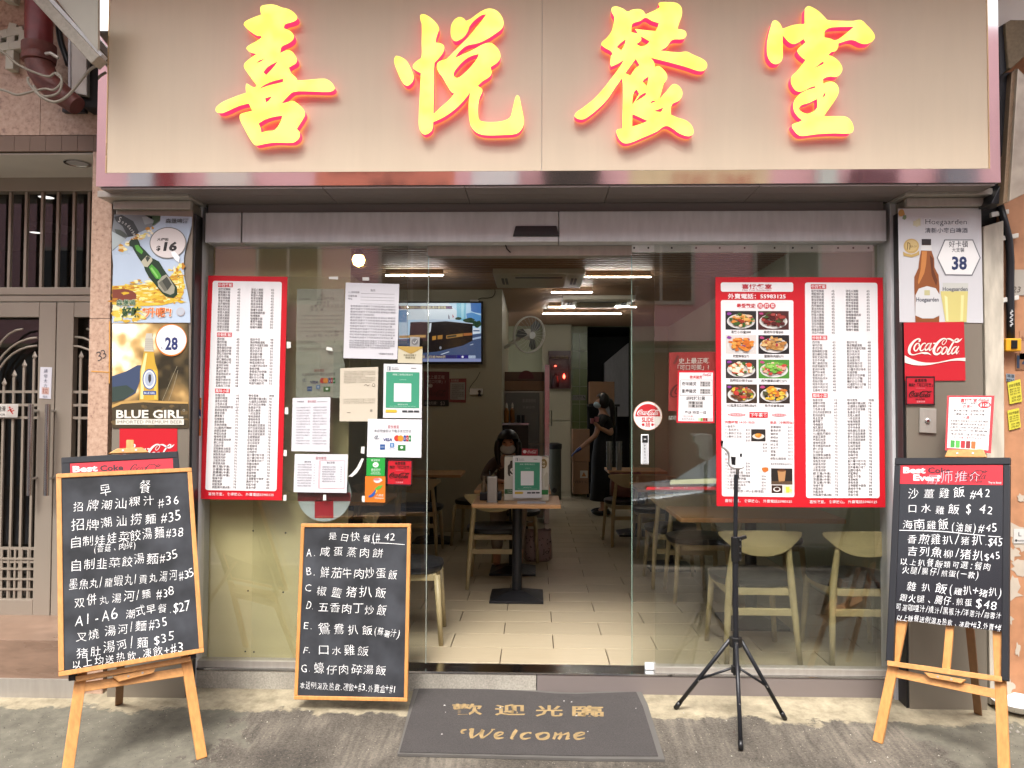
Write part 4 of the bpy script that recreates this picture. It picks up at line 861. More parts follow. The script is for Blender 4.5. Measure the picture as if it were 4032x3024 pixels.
def carbuild():
    e = empty('parked_car', (3.1, -5.7, -.44), 'silver parked car reflected in the right hand shop window', 'car')
    x0, x1, y0, y1, zb = .9, 5.2, -6.6, -4.9, -.44
    side = [(0, .35), (.02, .62), (.12, .78), (1.05, .92), (1.75, 1.36), (2.15, 1.46), (3.2, 1.44), (3.85, 1.02), (4.2, .96), (4.3, .6), (4.28, .32), (3.85, .3), (3.8, .48), (3.6, .62), (3.35, .62), (3.15, .48), (3.1, .28), (1.3, .28), (1.25, .48), (1.05, .62), (.8, .62), (.6, .48), (.55, .3)]
    m_ = MB(); m_.hexa([(x0+a, y1, zb+b) for a, b in side], V((0, y0-y1, 0))); m_.build('body', mt_car, e, bevel=.05)
    m_ = MB(); 
    for seg in ([(1.35, .94), (1.85, 1.33), (2.35, 1.38), (2.4, .94)], [(2.48, .94), (2.43, 1.38), (3.1, 1.36), (3.55, .98)]):
        for yy, d in ((y1+.001, .006), (y0-.001, -.006)): m_.hexa([(x0+a, yy, zb+b) for a, b in seg], V((0, d, 0)))
    m_.build('side_windows', mt_win, e)
    for xx in (.93, 3.47):
        for yy in (y1-.1, y0+.1):
            w_ = MB(); pts = [(x0+xx, yy-.1, zb+.31), (x0+xx, yy+.1, zb+.31)]; w_.tube(pts, .31, 24); t_ = w_.build('wheel', mt_black, e)
            w_ = MB(); w_.tube([(x0+xx, yy-.108, zb+.31), (x0+xx, yy+.108, zb+.31)], .2, 16); w_.build('rim', mt_steel, t_)
carbuild()
# red street banner across the road: its mirror image shows in the polished strip under the sign
YBn = -9.0
nm_ = V((1, 0, 0)).cross(V((0, YO-YS-.002, oz0-fz0))).normalized()
if nm_.y > 0: nm_ = -nm_
def mirror_hit(px, py, Yt):
    s_ = on(px, py, V((0, YS+.002, fz0)), nm_); d = (s_-CAM).normalized(); r_ = d-2*d.dot(nm_)*nm_; return s_+r_*((Yt-s_.y)/r_.y)
a, b = mirror_hit(1240, 690, YBn), mirror_hit(1790, 728, YBn)
zc_ = (a.z+b.z)/2; print('MIRROR', a, b)
e = empty('street_banner', ((a.x+b.x)/2, YBn, zc_-.3), 'brick red street name banner over the road, mirrored under the shop sign', 'banner')
m_ = MB(); m_.box(a.x, b.x, YBn-.02, YBn, zc_-.34, zc_+.36); m_.build('board', M('brick_red_sheet', '#e08a76', .5), e)
pp = Print(lambda x, y: V((x, YBn, y)), V((0, 1, 0)))
def mtext(tx, xa, zb, h, wd):
    vs, fs, w0 = glyphs(tx, .01); pp.mb.add([(xa-v0/w0*wd, YBn+.003, zb+v1*h) for v0, v1 in vs], fs, pp.mi(pm('#2a1a18')))
L = b.x-a.x
mtext('55-35', b.x-.10*L, zc_-.06, .22, .24*L) if 0 else mtext('55-35  中匯街', b.x-.06*L, zc_-.22, .28, .55*L)
mtext('Chung Wui Street', b.x-.28*L, zc_+.10, .24, .62*L)
pp.build('lettering', e)

# more of what hangs across the street: yellow shop board, laundry, air conditioners
e = empty('shop_board', (a.x+3.2, YBn, 0), 'cream shop board with red numerals across the street, mirrored under the sign', 'shop board')
c1_, c2_ = mirror_hit(2480, 700, YBn-.5), mirror_hit(3030, 726, YBn-.5); zc2_ = (c1_.z+c2_.z)/2
m_ = MB(); print('ZC2', zc2_); m_.box(c1_.x, c2_.x, YBn-.55, YBn-.5, zc2_-.3, zc2_+.42); m_.build('board', M('cream_board', '#e9d9b0', .5), e)
pp = Print(lambda x, y: V((x, YBn, y)), V((0, 1, 0))); vs, fs, w0 = glyphs('2642 3622', .02); L2 = c2_.x-c1_.x
pp.mb.add([(c2_.x-.1*L2-v0/w0*L2*.6, YBn-.497, zc2_-.1+v1*.34) for v0, v1 in vs], fs, pp.mi(pm('#c8382c'))); pp.build('lettering', e)
for px, cc, wd, hh, lb in ((560, '#c9ccd2', .5, 1.6, 'pale grey pipe box on the pink building'), (640, '#8e1c22', .22, 2.2, 'dark red drain pipe on the pink building'), (900, '#f0e8e0', .8, .5, 'white air conditioner on the pink building, left one'), (1950, '#e8ecf0', .9, .8, 'white sheet hanging across the street'), (2250, '#3a342e', 1.1, .9, 'dark balcony grille across the street'), (3260, '#d8e4dc', .3, 1.2, 'white and green hanging banner across the street'), (3450, '#6a3a44', .8, .5, 'maroon canopy across the street'), (3780, '#8a8a92', .6, .7, 'grey air conditioner on the pink building, right one')):
    c_ = mirror_hit(px, 705, -11.6); m_ = MB(); m_.box(c_.x-wd/2, c_.x+wd/2, -11.9, -11.5, c_.z-hh/2, c_.z+hh/2); tag(m_.build('facade_fixture', M('fixture_%d' % px, cc, .5), bevel=.02), lb, 'facade fixture')

# ================================================================ GLASS: fixed panes and sliding doors
def pane(x0, x1, y, z0, z1, mat, e, name='pane', th=.008):
    m_ = MB(); m_.box(x0, x1, y-th/2, y+th/2, z0, z1); return m_.build(name, mat, e)
xf = PY(2578, 1800, 0).x; xr = PY(3488, 1800, 0).x; zgt = zh0-.003
e = empty('shop_window', ((xf+xr)/2, 0, .03), 'large fixed glass pane on the right carrying the red menu posters', 'window'); pane(xf, xr, 0, .03, zgt, mt_glass, e)
xl = PY(810, 1800, 0).x; xl2 = PY(1600, 1800, 0).x
e = empty('shop_window', ((xl+xl2)/2, 0, .03), 'large fixed glass pane on the left covered with paper notices', 'window'); pane(xl, xl2, 0, .03, zgt, mt_glass, e)
xd0, xd1 = PY(2487, 1800, .055).x, PY(3440, 1800, .055).x
e = empty('sliding_door', ((xd0+xd1)/2, .055, 0), 'right sliding glass door leaf standing open with a white top rail', 'sliding door'); pane(xd0, xd1, .055, .012, PY(2800, 985, .055).z, mt_glass2, e)
m_ = MB(); m_.box(xd0, xd1, .035, .075, PY(2800, 992, .04).z, PY(2800, 958, .04).z); m_.build('top_rail', mt_wpl, e, bevel=.002)
for px in (2497, 2553, 2645, 2741, 2834, 2932, 3050, 3122, 3197, 3300, 3360, 3420):
    c = PY(px, 976, .034); m_ = MB(); m_.tube([c, c+V((0, .004, 0))], .0055, 10); m_.build('rail_screw', mt_blackp, e)
m_ = MB(); c = PY(2563, 2630, .03); m_.box(c.x-.03, c.x+.03, .035, .075, .0, .03); m_.build('floor_guide', mt_wpl, e, bevel=.002)
m_ = MB(); m_.box(xd0-.001, xd0+.002, .049, .061, .012, 2.3); m_.build('glass_edge', M('green_glass_edge', '#7d9a8c', .1), e)
xd0, xd1 = PY(1000, 1800, .055).x, PY(1683, 1800, .055).x
e = empty('sliding_door', ((xd0+xd1)/2, .055, 0), 'left sliding glass door leaf standing open behind the paper notices', 'sliding door'); pane(xd0, xd1, .055, .012, PY(1300, 960, .055).z, mt_glass2, e)
m_ = MB(); m_.box(xd1-.002, xd1+.001, .049, .061, .012, 2.3); m_.build('glass_edge', M('pale_glass_edge', '#a9b5aa', .1), e)

# ================================================================ MENU POSTERS
MENU = [('中西客飯', [('枝竹斑腩飯', 45), ('椒鹽豬扒飯', 45), ('鮮茄豬扒飯', 45), ('粟米斑腩飯', 45), ('滑蛋牛肉飯', 45), ('西芹雞柳飯', 45), ('粟米肉粒飯', 45), ('時菜肉片飯', 45), ('時菜火腩飯', 45), ('豆腐火腩飯', 45), ('豆腐斑腩飯', 45), ('涼瓜斑腩飯', 45), ('枝竹火腩飯', 45), ('麻婆豆腐飯', 45), ('涼瓜牛肉飯', 45)],
 [('涼瓜火腩飯', 45), ('滑蛋叉燒飯', 45), ('時菜牛肉飯', 45), ('時菜斑腩飯', 45), ('枝竹排骨飯', 45), ('時菜排骨飯', 45), ('涼瓜排骨飯', 45), ('咖喱牛肉飯', 45), ('咖喱豬頸肉飯', 45), ('咖喱雞飯', 45), ('咖喱豬扒飯', 45), ('蘿蔔牛腩飯', 50), ('枝竹牛腩飯', 50), ('咖喱牛腩飯', 50)], 270, 296, 545),
 ('炒粉麵飯', [('西炒飯', 45), ('楊州炒飯', 45), ('泰式炒飯', 45), ('鹹魚雞粒炒飯', 45), ('蛋白雞粒炒飯', 45), ('菜粒叉燒炒飯', 45), ('生炒牛肉飯', 45), ('蝦仁餐肉炒飯', 45), ('時菜斑腩炒河', 48), ('星洲炒米粉', 48), ('廈門炒米粉', 48), ('馬來炒貴刁', 48), ('雪菜肉絲炆米', 48), ('肉絲炒麵', 48), ('時菜牛肉炒河', 48), ('豉椒牛肉炒河', 48), ('五香肉丁炒飯', 48)],
 [('乾炒牛河', 48), ('陳皮鴨腿湯飯', 48), ('鮮茄牛肉蛋花湯飯', 48), ('乾炒叉燒河', 48), ('乾炒肉片河', 50), ('豉油皇炒麵', 50), ('豉油皇炒河', 50), ('豉椒排骨炒河', 50), ('時菜排骨炒河', 50), ('XO醬牛肉炒烏冬', 50), ('乾燒伊麵', 50), ('魚香茄子炆伊麵', 50), ('豬扒炒公仔麵', 50), ('雞扒炒公仔麵', 50), ('XO醬肥牛炒公仔麵', 50), ('時菜牛腩炒河', 52)], 576, 602, 888),
 ('風味小菜', [('絲苗白飯', 10), ('蒜蓉炒時菜', 48), ('腐乳炒時菜', 55), ('三色蒸水蛋', 60), ('涼瓜肉碎菜脯煎蛋', 60), ('乾煸四季豆', 60), ('黃金豆腐', 70), ('腰果雞丁', 70), ('咕嚕雞球', 70), ('南乳雞球', 70), ('芝麻西檸雞', 70), ('XO醬西芹雞柳', 70), ('麻婆豆腐煲', 70), ('梅菜扣肉煲', 70), ('啫啫時菜煲', 70), ('蝦米雜菜粉絲煲', 70), ('蝦仁炒蛋', 70), ('叉燒炒蛋', 70), ('豆豉鯪魚油麥菜', 70), ('欖菜肉鬆四季豆', 70), ('鹹魚蒸肉餅', 70), ('鹹蛋蒸肉餅', 70), ('土魷蒸肉餅', 70), ('梅菜蒸肉餅', 70), ('霸王雞(半隻)', 75), ('沙薑雞(半隻)', 75), ('菜膽雞(半隻)', 75), ('蔥油雞(半隻)', 75), ('咖喱牛腩', 75), ('椒鹽豬扒', 78), ('椒鹽魚腩', 78), ('椒鹽雞中翼(8隻)', 78)],
 [('時令蒸魚', '時價'), ('蜜椒雞中翼(8隻)', 78), ('XO醬翠玉瓜豬頸肉', 78), ('蒜子涼瓜炆滑雞', 78), ('魚香茄子煲', 78), ('豆腐火腩煲', 78), ('八珍豆腐煲', 78), ('啫啫滑雞煲', 78), ('啫啫排骨煲', 78), ('茄子排骨煲', 78), ('鹹魚雞粒豆腐煲', 78), ('枝竹豆腐斑腩煲', 78), ('粟米豆腐斑腩煲', 78), ('涼瓜豆腐斑腩煲', 78), ('豆腐雙腩煲', 78), ('紅燒豆腐煲', 78), ('涼瓜排骨煲', 78), ('京都豬排', 78), ('咖喱牛肉', 78), ('尖椒肥牛', 78), ('蜜汁薯仔粒牛肉', 78), ('燒汁薯仔粒牛肉', 78), ('西芹腰果炒肉丁', 78), ('田園咕嚕肉', 78), ('椒鹽鮮魷', 78), ('椒鹽牛仔骨', 78), ('黃金鮮魷', 78), ('黃金魚腩', 78), ('五香蘿蔔牛腩煲', 80), ('黑椒牛仔骨', 88), ('椒鹽中蝦', 88), ('黃金中蝦', 88)], 920, 946, 1506)]
RED = '#d0202c'; INK = '#322d2c'
def menu_list(q, label, foot=True):
    """list poster; local units: x 0..500, y 0..1367 as in the right hand poster"""
    o, p = sheet('menu_poster', q, 500, 1367, RED, label, 'menu poster', 'red restaurant menu posters', rough=.3)
    p.rect(30, 32, 466, 1312, '#f2efef', 0, 14); p.build('menu_panel', o)
    p = Print(p.f, p.n, .0018)
    for ti, c1, c2, yt, y0, y1 in MENU:
        X = 68 if yt < 400 else 72
        p.rect(X-3, yt-213-14, X+90, yt-213+13, RED, 0); p.text(ti, X, yt-213+8, 22, '#f6efee', 1, x1=X+86, bold=.012)
        for ci, col in enumerate((c1, c2)):
            st = (y1-y0)/(len(c1)-1); xx = X if ci == 0 else X+207
            for i, (nm, pr) in enumerate(col):
                yy = y0-213+i*st+6; p.text(nm, xx, yy, 16.5, INK, 1, bold=.004, x1=xx+min(len(nm)*15.2, 112))
                if pr == '時價': p.text(pr, xx+128, yy, 16, INK, 1, bold=0, x1=xx+158)
                else: p.text(str(pr), xx+(120 if ci == 0 else 124)+(8 if yt > 900 and ci == 0 else 0), yy, 17, INK, 1, bold=0, x1=xx+(139 if ci == 0 else 143)+(8 if yt > 900 and ci == 0 else 0))
    p.text('喜悅餐室， 食得放心， 外賣電話55983125', 50, 1342, 20, '#f3dcdc', 1, x1=450, bold=.012)
    p.build('lettering', o); return o
z5 = zm(2450, 950, .663)
YM = -.007
menu_list(px4(z5, [(1055, 213), (1548, 215), (1563, 1580), (1062, 1580)], YM), 'red bordered price list poster at the right end of the right window')
menu_list([PY(820, 1085, YM), PY(1132, 1090, YM), PY(1110, 1970, YM), PY(788, 1965, YM)], 'red bordered price list poster on the left window, tilted slightly')
o, p = sheet('menu_poster', px4(z5, [(553, 213), (1055, 213), (1062, 1580), (560, 1573)], YM-.0018), 505, 1365, RED, 'red poster with eight dish photos behind the thermometer stand', 'menu poster', 'red restaurant menu posters', rough=.3)
X0, Y0 = 553, 213
p.rect(32, 32, 465, 88, '#f2efef', 0, 12); p.rect(32, 138, 465, 1306, '#f2efef', 0, 12); p.build('menu_panel', o)
p = Print(lambda x, y, f=p.f: f(x-X0, y-Y0), p.n, .0018)
p.text('喜悅餐室', 710, 281, 30, '#c4283a', 1, x1=890, bold=.02); p.text('Hey Yuet Restaurant', 714, 295, 13, '#c4283a', 1, x1=888)
p.text('外賣電話：55983125', 627, 340, 32, '#f8eeee', 1, x1=972, bold=.02)
p.text('最受歡迎', 679, 396, 28, RED, 1, x1=792, bold=.02)
for i, ch in enumerate('招牌菜'): p.circ(820+i*37, 385, 18, 18, RED, 1, 20); p.text(ch, 820+i*37, 394, 25, '#f8eeee', 2, al='c', bold=.015)
random.seed(9)
DISH = [('喜悅小炒皇$88', 612, 416, '#22201e', ['#d98a3a', '#e8b060', '#4f7a2a', '#efc9a0', '#a03a20', '#355a20']), ('黑椒牛仔骨$88', 806, 416, '#4a1f1c', ['#6b1f1c', '#8e2e26', '#531512', '#3c5a26', '#a8433a', '#7a211f']),
 ('椒鹽鮮魷$75', 612, 560, '#d9d2cc', ['#e0862e', '#cf6a1e', '#eaa54c', '#d87524', '#7a3a68', '#e89540']), ('蓮藕煎肉餅$70', 808, 560, '#1d1818', ['#d8a868', '#c08c4c', '#e5bf86', '#b57a3c', '#a8243a', '#d2a05e']),
 ('西蘭花炒帶子$88', 612, 706, '#35302c', ['#4c7a2c', '#e8dcc0', '#d9542c', '#efe6d0', '#3a6420', '#e89a50']), ('西芹腰果炒蝦仁$75', 808, 706, '#4a8a30', ['#7cb848', '#e8a890', '#98cc60', '#c0403a', '#6aa83c', '#f0c8b0']),
 ('XO醬翠玉瓜炒豬頸肉$75', 614, 854, '#3a2a1c', ['#7a4a28', '#5c3418', '#a86a3c', '#d8b840', '#c03a30', '#6a8a30']), ('茄子炆倉魚$88', 810, 854, '#2c2018', ['#e8a828', '#d88a20', '#f0c850', '#4a4a2a', '#c8702a', '#e0b83c'])]
for nm, dx, dy, bgc, pal in DISH:
    p.rect(dx, dy, dx+184, dy+112, bgc, 0); p.circ(dx+92, dy+62, 84, 44, '#dcdad6', 1, 26); p.circ(dx+92, dy+60, 72, 36, '#c9c4bc', 2, 22)
    for i in range(60):
        a = random.uniform(0, 6.28); rr = random.random()**.5; p.blob(dx+92+66*rr*math.cos(a), dy+54+38*rr*math.sin(a), random.uniform(9, 20), random.uniform(6, 12), random.choice(pal), 3+i*.25, 6)
    p.blob(dx+20, dy+16, 14, 9, '#8a3a9a' if dx < 700 else '#b8447a', 3, 7)
    p.text(nm, dx+92, dy+133, 18, INK, 1, al='c', bold=.01, maxw=176)
p.rect(752, 1018, 862, 1052, RED, 1); p.text('下午茶餐', 757, 1045, 26, '#f8eeee', 2, x1=858, bold=.015)
p.circ(676, 1035, 54, 9, '#d86a70', 1); p.circ(930, 1035, 44, 9, '#d86a70', 1); p.text('堅持新鮮熱炒', 630, 1040, 12, '#f8eeee', 2, x1=722); p.text('為您送到枱', 892, 1040, 12, '#f8eeee', 2, x1=970)
p.text('供應時間 14:30-18:00', 603, 1086, 18, RED, 1, x1=784, bold=.01); p.text('飲品（冷熱同價）', 876, 1086, 18, RED, 1, x1=1015, bold=.01)
L1 = [('小食系列', ''), ('T1.各式多士', '$20'), ('T2.單拼三文治', '$23'), ('T3.雙拼三文治', '$25'), ('T4.公司三文治', '$25'), ('T5.西多士', '$28'), ('T6.雞翼配薯條', '$28'), ('T7.雞扒多士', '$30'), ('配熱飲一杯', ''), ('炒粉', ''), ('T8. 乾炒牛河', '$36'), ('T9. 乾炒叉燒', '$36'), ('T10.星洲炒米', '$36'), ('T11.咖喱雞扒飯', '$36'), ('T12.瑞士汁炒公仔麵配雞翼', '$36'), ('T13.上湯大蝦伊麵', '$36'), ('T14.香辣牛柳炒公仔麵', '$36'), ('T15.乾炒豬扒烏冬', '$36'), ('T16.什錦炒麵', '$36')]
yy = [1105, 1124, 1145, 1165, 1186, 1208, 1228, 1248, 1270, 1300, 1322, 1340, 1358, 1377, 1396, 1414, 1433, 1451, 1470]
for (a, b), y in zip(L1, yy):
    p.text(a, 605, y+6, 16, RED if a == '炒粉' else INK, 1, maxw=150 if b else 120, bold=.004)
    if b: p.text(b, 730 if y < 1190 or 1310 < y < 1380 else (830 if y < 1300 else 822), y+6, 16, INK, 1, x1=(730 if y < 1190 or 1310 < y < 1380 else (830 if y < 1300 else 822))+26)
for i, a in enumerate(('香濃咖啡', '香滑奶茶', '檸檬茶', '檸檬水', '阿華田', '好立克', '朱古力', '菜蜜', '檸蜜', '自製石磨豆漿')):
    y = 1106+i*20.7; p.text(a, 877, y+6, 16, INK, 1, maxw=100, bold=.004); p.text('$15' if i < 9 else '$12', 983, y+6, 16, INK, 1, x1=1009)
p.text('各式食品另配飲品加7元', 877, 1330, 14, INK, 1, x1=1004); p.text('配熱飲一杯(+$3轉凍飲)', 662, 1494, 18, INK, 1, x1=838)
p.rect(762, 1120, 848, 1192, '#2a2622', 0); p.circ(805, 1162, 36, 16, '#d8d4cc', 1); p.blob(805, 1158, 22, 11, '#e08a2c', 2); p.blob(796, 1152, 12, 7, '#eaa850', 3)
p.circ(828, 1352, 38, 24, '#e4e0da', 1); p.blob(844, 1356, 20, 16, '#c8702c', 2); p.blob(812, 1350, 16, 12, '#f2efe8', 2)
p.rect(880, 1350, 1007, 1445, '#26201c', 0); p.poly([(918, 1362), (968, 1362), (960, 1432), (926, 1432)], '#b98a5c', 1); p.circ(943, 1362, 25, 7, '#6a3f22', 2); p.rect(880, 1425, 1007, 1445, '#5a4634', 1)
p.rect(882, 1450, 947, 1496, '#3a2618', 0); p.circ(914, 1474, 22, 14, '#e8e4de', 1); p.circ(914, 1472, 15, 9, '#3c1d10', 2)
p.rect(952, 1450, 1007, 1498, '#cfe0c0', 0); p.poly([(966, 1458), (990, 1458), (987, 1492), (969, 1492)], '#e8d84a', 1); p.blob(994, 1480, 9, 9, '#f0e080', 2)
p.text('喜悅餐室， 食得放心， 外賣電話55983125', 603, 1552, 20, '#f3dcdc', 1, x1=1003, bold=.012)
p.build('print', o)

# small posters and stickers on the right window
o, p = sheet('chicken_pot_menu', px4(z5, [(330, 768), (548, 768), (548, 1080), (322, 1078)], -.006), 222, 312, '#cf2834', 'small red edged chicken pot price card left of the big menu posters', 'menu card', rough=.3)
p.rect(10, 12, 212, 302, '#f1eeee', 0); script_logo(p, 150, 16, 205, 34, pm('#cf2834'), 2)
p.text('精選雞煲', 72, 48, 22, RED, 1, x1=148, bold=.015)
for a in ((16, 55, 208, 57), (16, 148, 208, 150), (16, 55, 18, 150), (206, 55, 208, 150)): p.rect(*a, '#555555', 1)
for nm, y, a, b in (('奇味雞煲', 88, '$128', '$176'), ('重慶雞煲', 132, '$128', '$176')):
    p.text(nm, 26, y, 25, '#333333', 1, x1=114, bold=.01); p.rect(134, y-24, 198, y+8, '#bfbcba', 1); p.text('半隻 '+a, 138, y-10, 13, '#333333', 2, x1=194, bold=.01); p.text('一隻 '+b, 138, y+4, 13, '#333333', 2, x1=194, bold=.01)
p.text('胡椒豬肚雞', 54, 175, 25, '#333333', 1, x1=166, bold=.012); p.rect(66, 182, 154, 222, '#bfbcba', 1); p.text('半隻 $138', 70, 199, 18, '#333333', 2, x1=150, bold=.01); p.text('一隻 $198', 70, 218, 18, '#333333', 2, x1=150, bold=.01)
p.text('奉送 時菜一碟', 46, 258, 22, '#333333', 1, x1=174, bold=.005); p.text('「可口可樂」', 34, 278, 13, RED, 1, x1=100); p.text('系列汽水加 $', 30, 294, 13, '#333333', 1, x1=104)
for i, c in enumerate(('#c9ddb4', '#7ab04a', '#b8322c', '#8a241f', '#d8c8c0', '#e0b8b8')): p.rect(126+i*14, 282, 139+i*14, 300, c, 1)
p.build('print', o)
o, p = sheet('cola_poster', px4(z5, [(278, 660), (555, 655), (555, 1008), (274, 1008)], .012), 280, 350, '#a83a38', 'faded red cola poster behind the glass, left of the menu posters', 'poster')
p.text('史上最正嘅', 58, 66, 36, '#d9cfc9', 1, x1=240, bold=.015); p.text('「可口可樂」?', 52, 104, 34, '#d9cfc9', 1, x1=240, bold=.01); p.stroke([(30, 70, 14), (56, 20, 14)], '#7c3a36', 1)
script_logo(p, 8, 190, 270, 270, pm('#57211f'), 1); p.build('lettering', o)
p = Print(lambda x, y: PY(*z5(x, y), .012), NY); p.text('試咗', 276, 1060, 30, '#c9cdc8', 1, x1=322); p.build('lettering', o)
# round slide sticker and press button on the sliding door
e = empty('door_sticker', PY(*z5(152, 1120), .045), 'round red and white cola sticker with the word SLIDE on the door edge', 'sticker')
p = Print(lambda x, y: PY(*z5(x, y), .048), NY, 0, .0006)
p.circ(152, 1037, 86, 86, '#d8a080', 0, 48); p.circ(152, 1037, 83, 83, '#f0ece8', 1, 48)
p.poly([(152+74*math.cos(math.pi+math.pi*i/24), 1040+74*math.sin(math.pi+math.pi*i/24)) for i in range(25)], '#c9242c', 2)
script_logo(p, 88, 1000, 222, 1034, pm('#f4f0ee'), 3); p.text('SLIDE', 116, 1073, 37, '#c9242c', 2, x1=186, bold=.035)
p.text('趟', 152, 1101, 30, '#c9242c', 2, al='c', bold=.01)
for s_ in (-1, 1): p.poly([(152+s_*20, 1082), (152+s_*28, 1082), (152+s_*28, 1078), (152+s_*38, 1089), (152+s_*28, 1100), (152+s_*28, 1096), (152+s_*20, 1096)], '#c9242c', 2)
p.build('disc', e)
e = empty('door_button', PY(*z5(135, 1325), .04), 'narrow white press button plate below the round sticker on the glass door', 'button')
m_ = MB(); m_.hexa(px4(z5, [(112, 1147), (158, 1147), (158, 1326), (112, 1326)], .036), V((0, .015, 0))); m_.build('plate', mt_wpl, e, bevel=.004)
p = Print(lambda x, y: PY(*z5(x, y), .035), NY, .0006); p.rect(118, 1152, 152, 1196, '#1c1c1e', 1); p.rect(118, 1200, 152, 1320, '#c4c6c8', 1); p.rect(128, 1172, 142, 1178, '#cccccc', 2)
for i, ch in enumerate('PRESS'): p.text(ch, 135, 1219+i*18, 15, '#333333', 2, al='c', bold=.02)
p.stroke([(130, 1312, 2), (134, 1302, 2), (138, 1304, 2), (142, 1310, 2)], '#777777', 2); p.build('print', e)
o, p = sheet('tape_strip', px4(z5, [(290, 1418), (560, 1408), (560, 1438), (282, 1444)], .010), 10, 10, '#c6c8a0', 'pale cream tape strip on the right window beside the menu poster', 'tape strip')
o, p = sheet('red_strip', px4(z5, [(148, 1459), (565, 1457), (565, 1477), (140, 1476)], .012), 417, 20, '#b82a2e', 'thin red plastic strip on the right window below the cream tape', 'tape strip')
for x in (60, 70, 140, 150, 220, 235): p.rect(x, 3, x+5, 10, '#d8c8c8')
p.build('print', o)

# ================================================================ NOTICES ON THE LEFT WINDOW
z2 = zm(750, 850, .7235)
mt_tapew = M('cloudy_tape', '#cfcfc8', .35, 0, .1, 30)
def lines(p, x0, x1, y0, y1, n, c, h=10, txt='本條例訂明食物業處所須遵守下列防疫規定並張貼於顯眼位置', jit=0):
    for i in range(n):
        y = y0+(y1-y0)*i/max(1, n-1); k = random.randint(0, 8); t_ = (txt+txt)[k:k+18]; p.text(t_, x0, y, h*.9, c, 1, bold=0, x1=x1-(random.random()*.5*(x1-x0) if i % 4 == 3 else 0))
random.seed(4)
o, p = sheet('handwritten_form', px4(z2, [(580, 397), (838, 397), (835, 803), (574, 806)], .010), 260, 406, '#aeb0a4', 'greyed form with handwriting taped inside the left window', 'notice')  # veil of glass and film painted into the paper colour
p.text('告示', 140, 42, 15, '#70726a', 1, al='c'); p.text('(1) 牌照號碼', 14, 60, 11, '#70726a'); p.chalk('2262809596', 110, 60, 205, 58, 16, pm('#4a4e4e'), 1, 0.); p.chalk('喜悅餐室', 104, 80, 180, 78, 16, pm('#4a4e4e'), 1, 0.)
p.chalk('大角咀中匯街35號', 70, 100, 255, 98, 15, pm('#4a4e4e'), 1, 0.); p.chalk('地下舖', 70, 118, 150, 116, 14, pm('#4a4e4e'), 1, 0.)
for y in (64, 84, 102, 120): p.rect(70, y, 256, y+.8, '#80827a')
lines(p, 14, 250, 150, 235, 5, '#85877d', 11); p.chalk('晚上10:00-早上5:00', 50, 262, 230, 258, 16, pm('#4a4e4e'), 1, 0.); p.chalk('(10:00pm-5', 170, 240, 258, 236, 14, pm('#4a4e4e'), 1, 0.); p.chalk('4', 200, 296, 215, 294, 16, pm('#4a4e4e'), 1, 0.); lines(p, 14, 160, 292, 330, 2, '#85877d', 11); p.build('handwriting', o)
def pay(q, Y, label, bgc, k):
    o, p = sheet('payment_notice', px4(z2, q, Y), 296, 205, bgc, label, 'notice', 'electronic payment notices on the left window')
    d = lambda c: c
    p.text('喜悅餐室', 110, 48, 19, '#b84a50' if k else '#a8575a', 1, x1=172, bold=0); p.text('本店現接受以下電子支付方式', 36, 70, 17, '#5a5a5e', 1, x1=240)
    p.stroke([(38, 104, 4), (46, 92, 4), (58, 90, 4), (50, 100, 4), (44, 108, 4), (66, 104, 3)], '#7a8088', 1); p.text('VISA', 84, 118, 22, '#2a3878', 1, x1=136, shear=.2, bold=.03)
    p.circ(162, 102, 16, 16, '#c83a2c', 1, 20); p.circ(182, 102, 16, 16, '#e0922c', 2, 20)
    for i, c in enumerate(('#2a4a9a', '#b82a34', '#2a8a4a')): p.rect(198+i*14, 86, 211+i*14, 118, c, 1, 4); p.text('JCB'[i], 204.5+i*14, 108, 15, '#e8e8e8', 2, al='c', bold=.02)
    p.rect(70, 136, 98, 164, '#2c5a9a', 1); p.text('AMEX', 72, 153, 8, '#dde4ee', 2, x1=96); p.rect(124, 128, 148, 152, '#2a78b8', 1, 4); p.text('支', 136, 147, 19, '#eef2f6', 2, al='c'); p.text('Alipay HK', 118, 162, 8, '#5a7a98', 1, x1=154); p.rect(168, 138, 210, 168, '#2f7a36', 1); p.circ(189, 151, 8, 7, '#e6eee6', 2); p.build('print', o)
pay([(575, 808), (840, 800), (838, 992), (573, 990)], .010, 'dim payment notice taped inside the left window above the small menu sheet', '#a9ada2', 0)  # grey of this copy includes the haze of the glass and film
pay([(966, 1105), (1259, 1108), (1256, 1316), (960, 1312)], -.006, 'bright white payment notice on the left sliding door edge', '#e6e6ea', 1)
o, p = sheet('regulation_notice', px4(z2, [(845, 363), (1136, 371), (1126, 781), (832, 774)], -.006), 292, 410, '#d9d8dc', 'white regulation form with printed clauses at the top of the left window', 'notice')
p.text('告示', 150, 44, 14, '#55555a', 1, al='c')
for y, a, t_ in ((56, 84, '(1) 牌照號碼'), (76, 84, '店舖名稱'), (92, 84, '地址'), (112, 84, '')):
    p.text(t_ or ' ', 16, y, 12, '#66666c', 1, maxw=60); p.rect(a, y, 268, y+1.2, '#77777c')
lines(p, 30, 276, 130, 300, 12, '#6e6e74', 12); lines(p, 30, 276, 318, 354, 4, '#6e6e74', 12); p.text('*請刪除不適用者', 190, 386, 11, '#55555a', 1, x1=270); p.build('lettering', o)
o, p = sheet('certificate', px4(z2, [(815, 829), (1022, 822), (1016, 1118), (811, 1118)], -.005), 205, 295, '#d2c8b4', 'cream certificate paper in the middle of the left window', 'certificate')
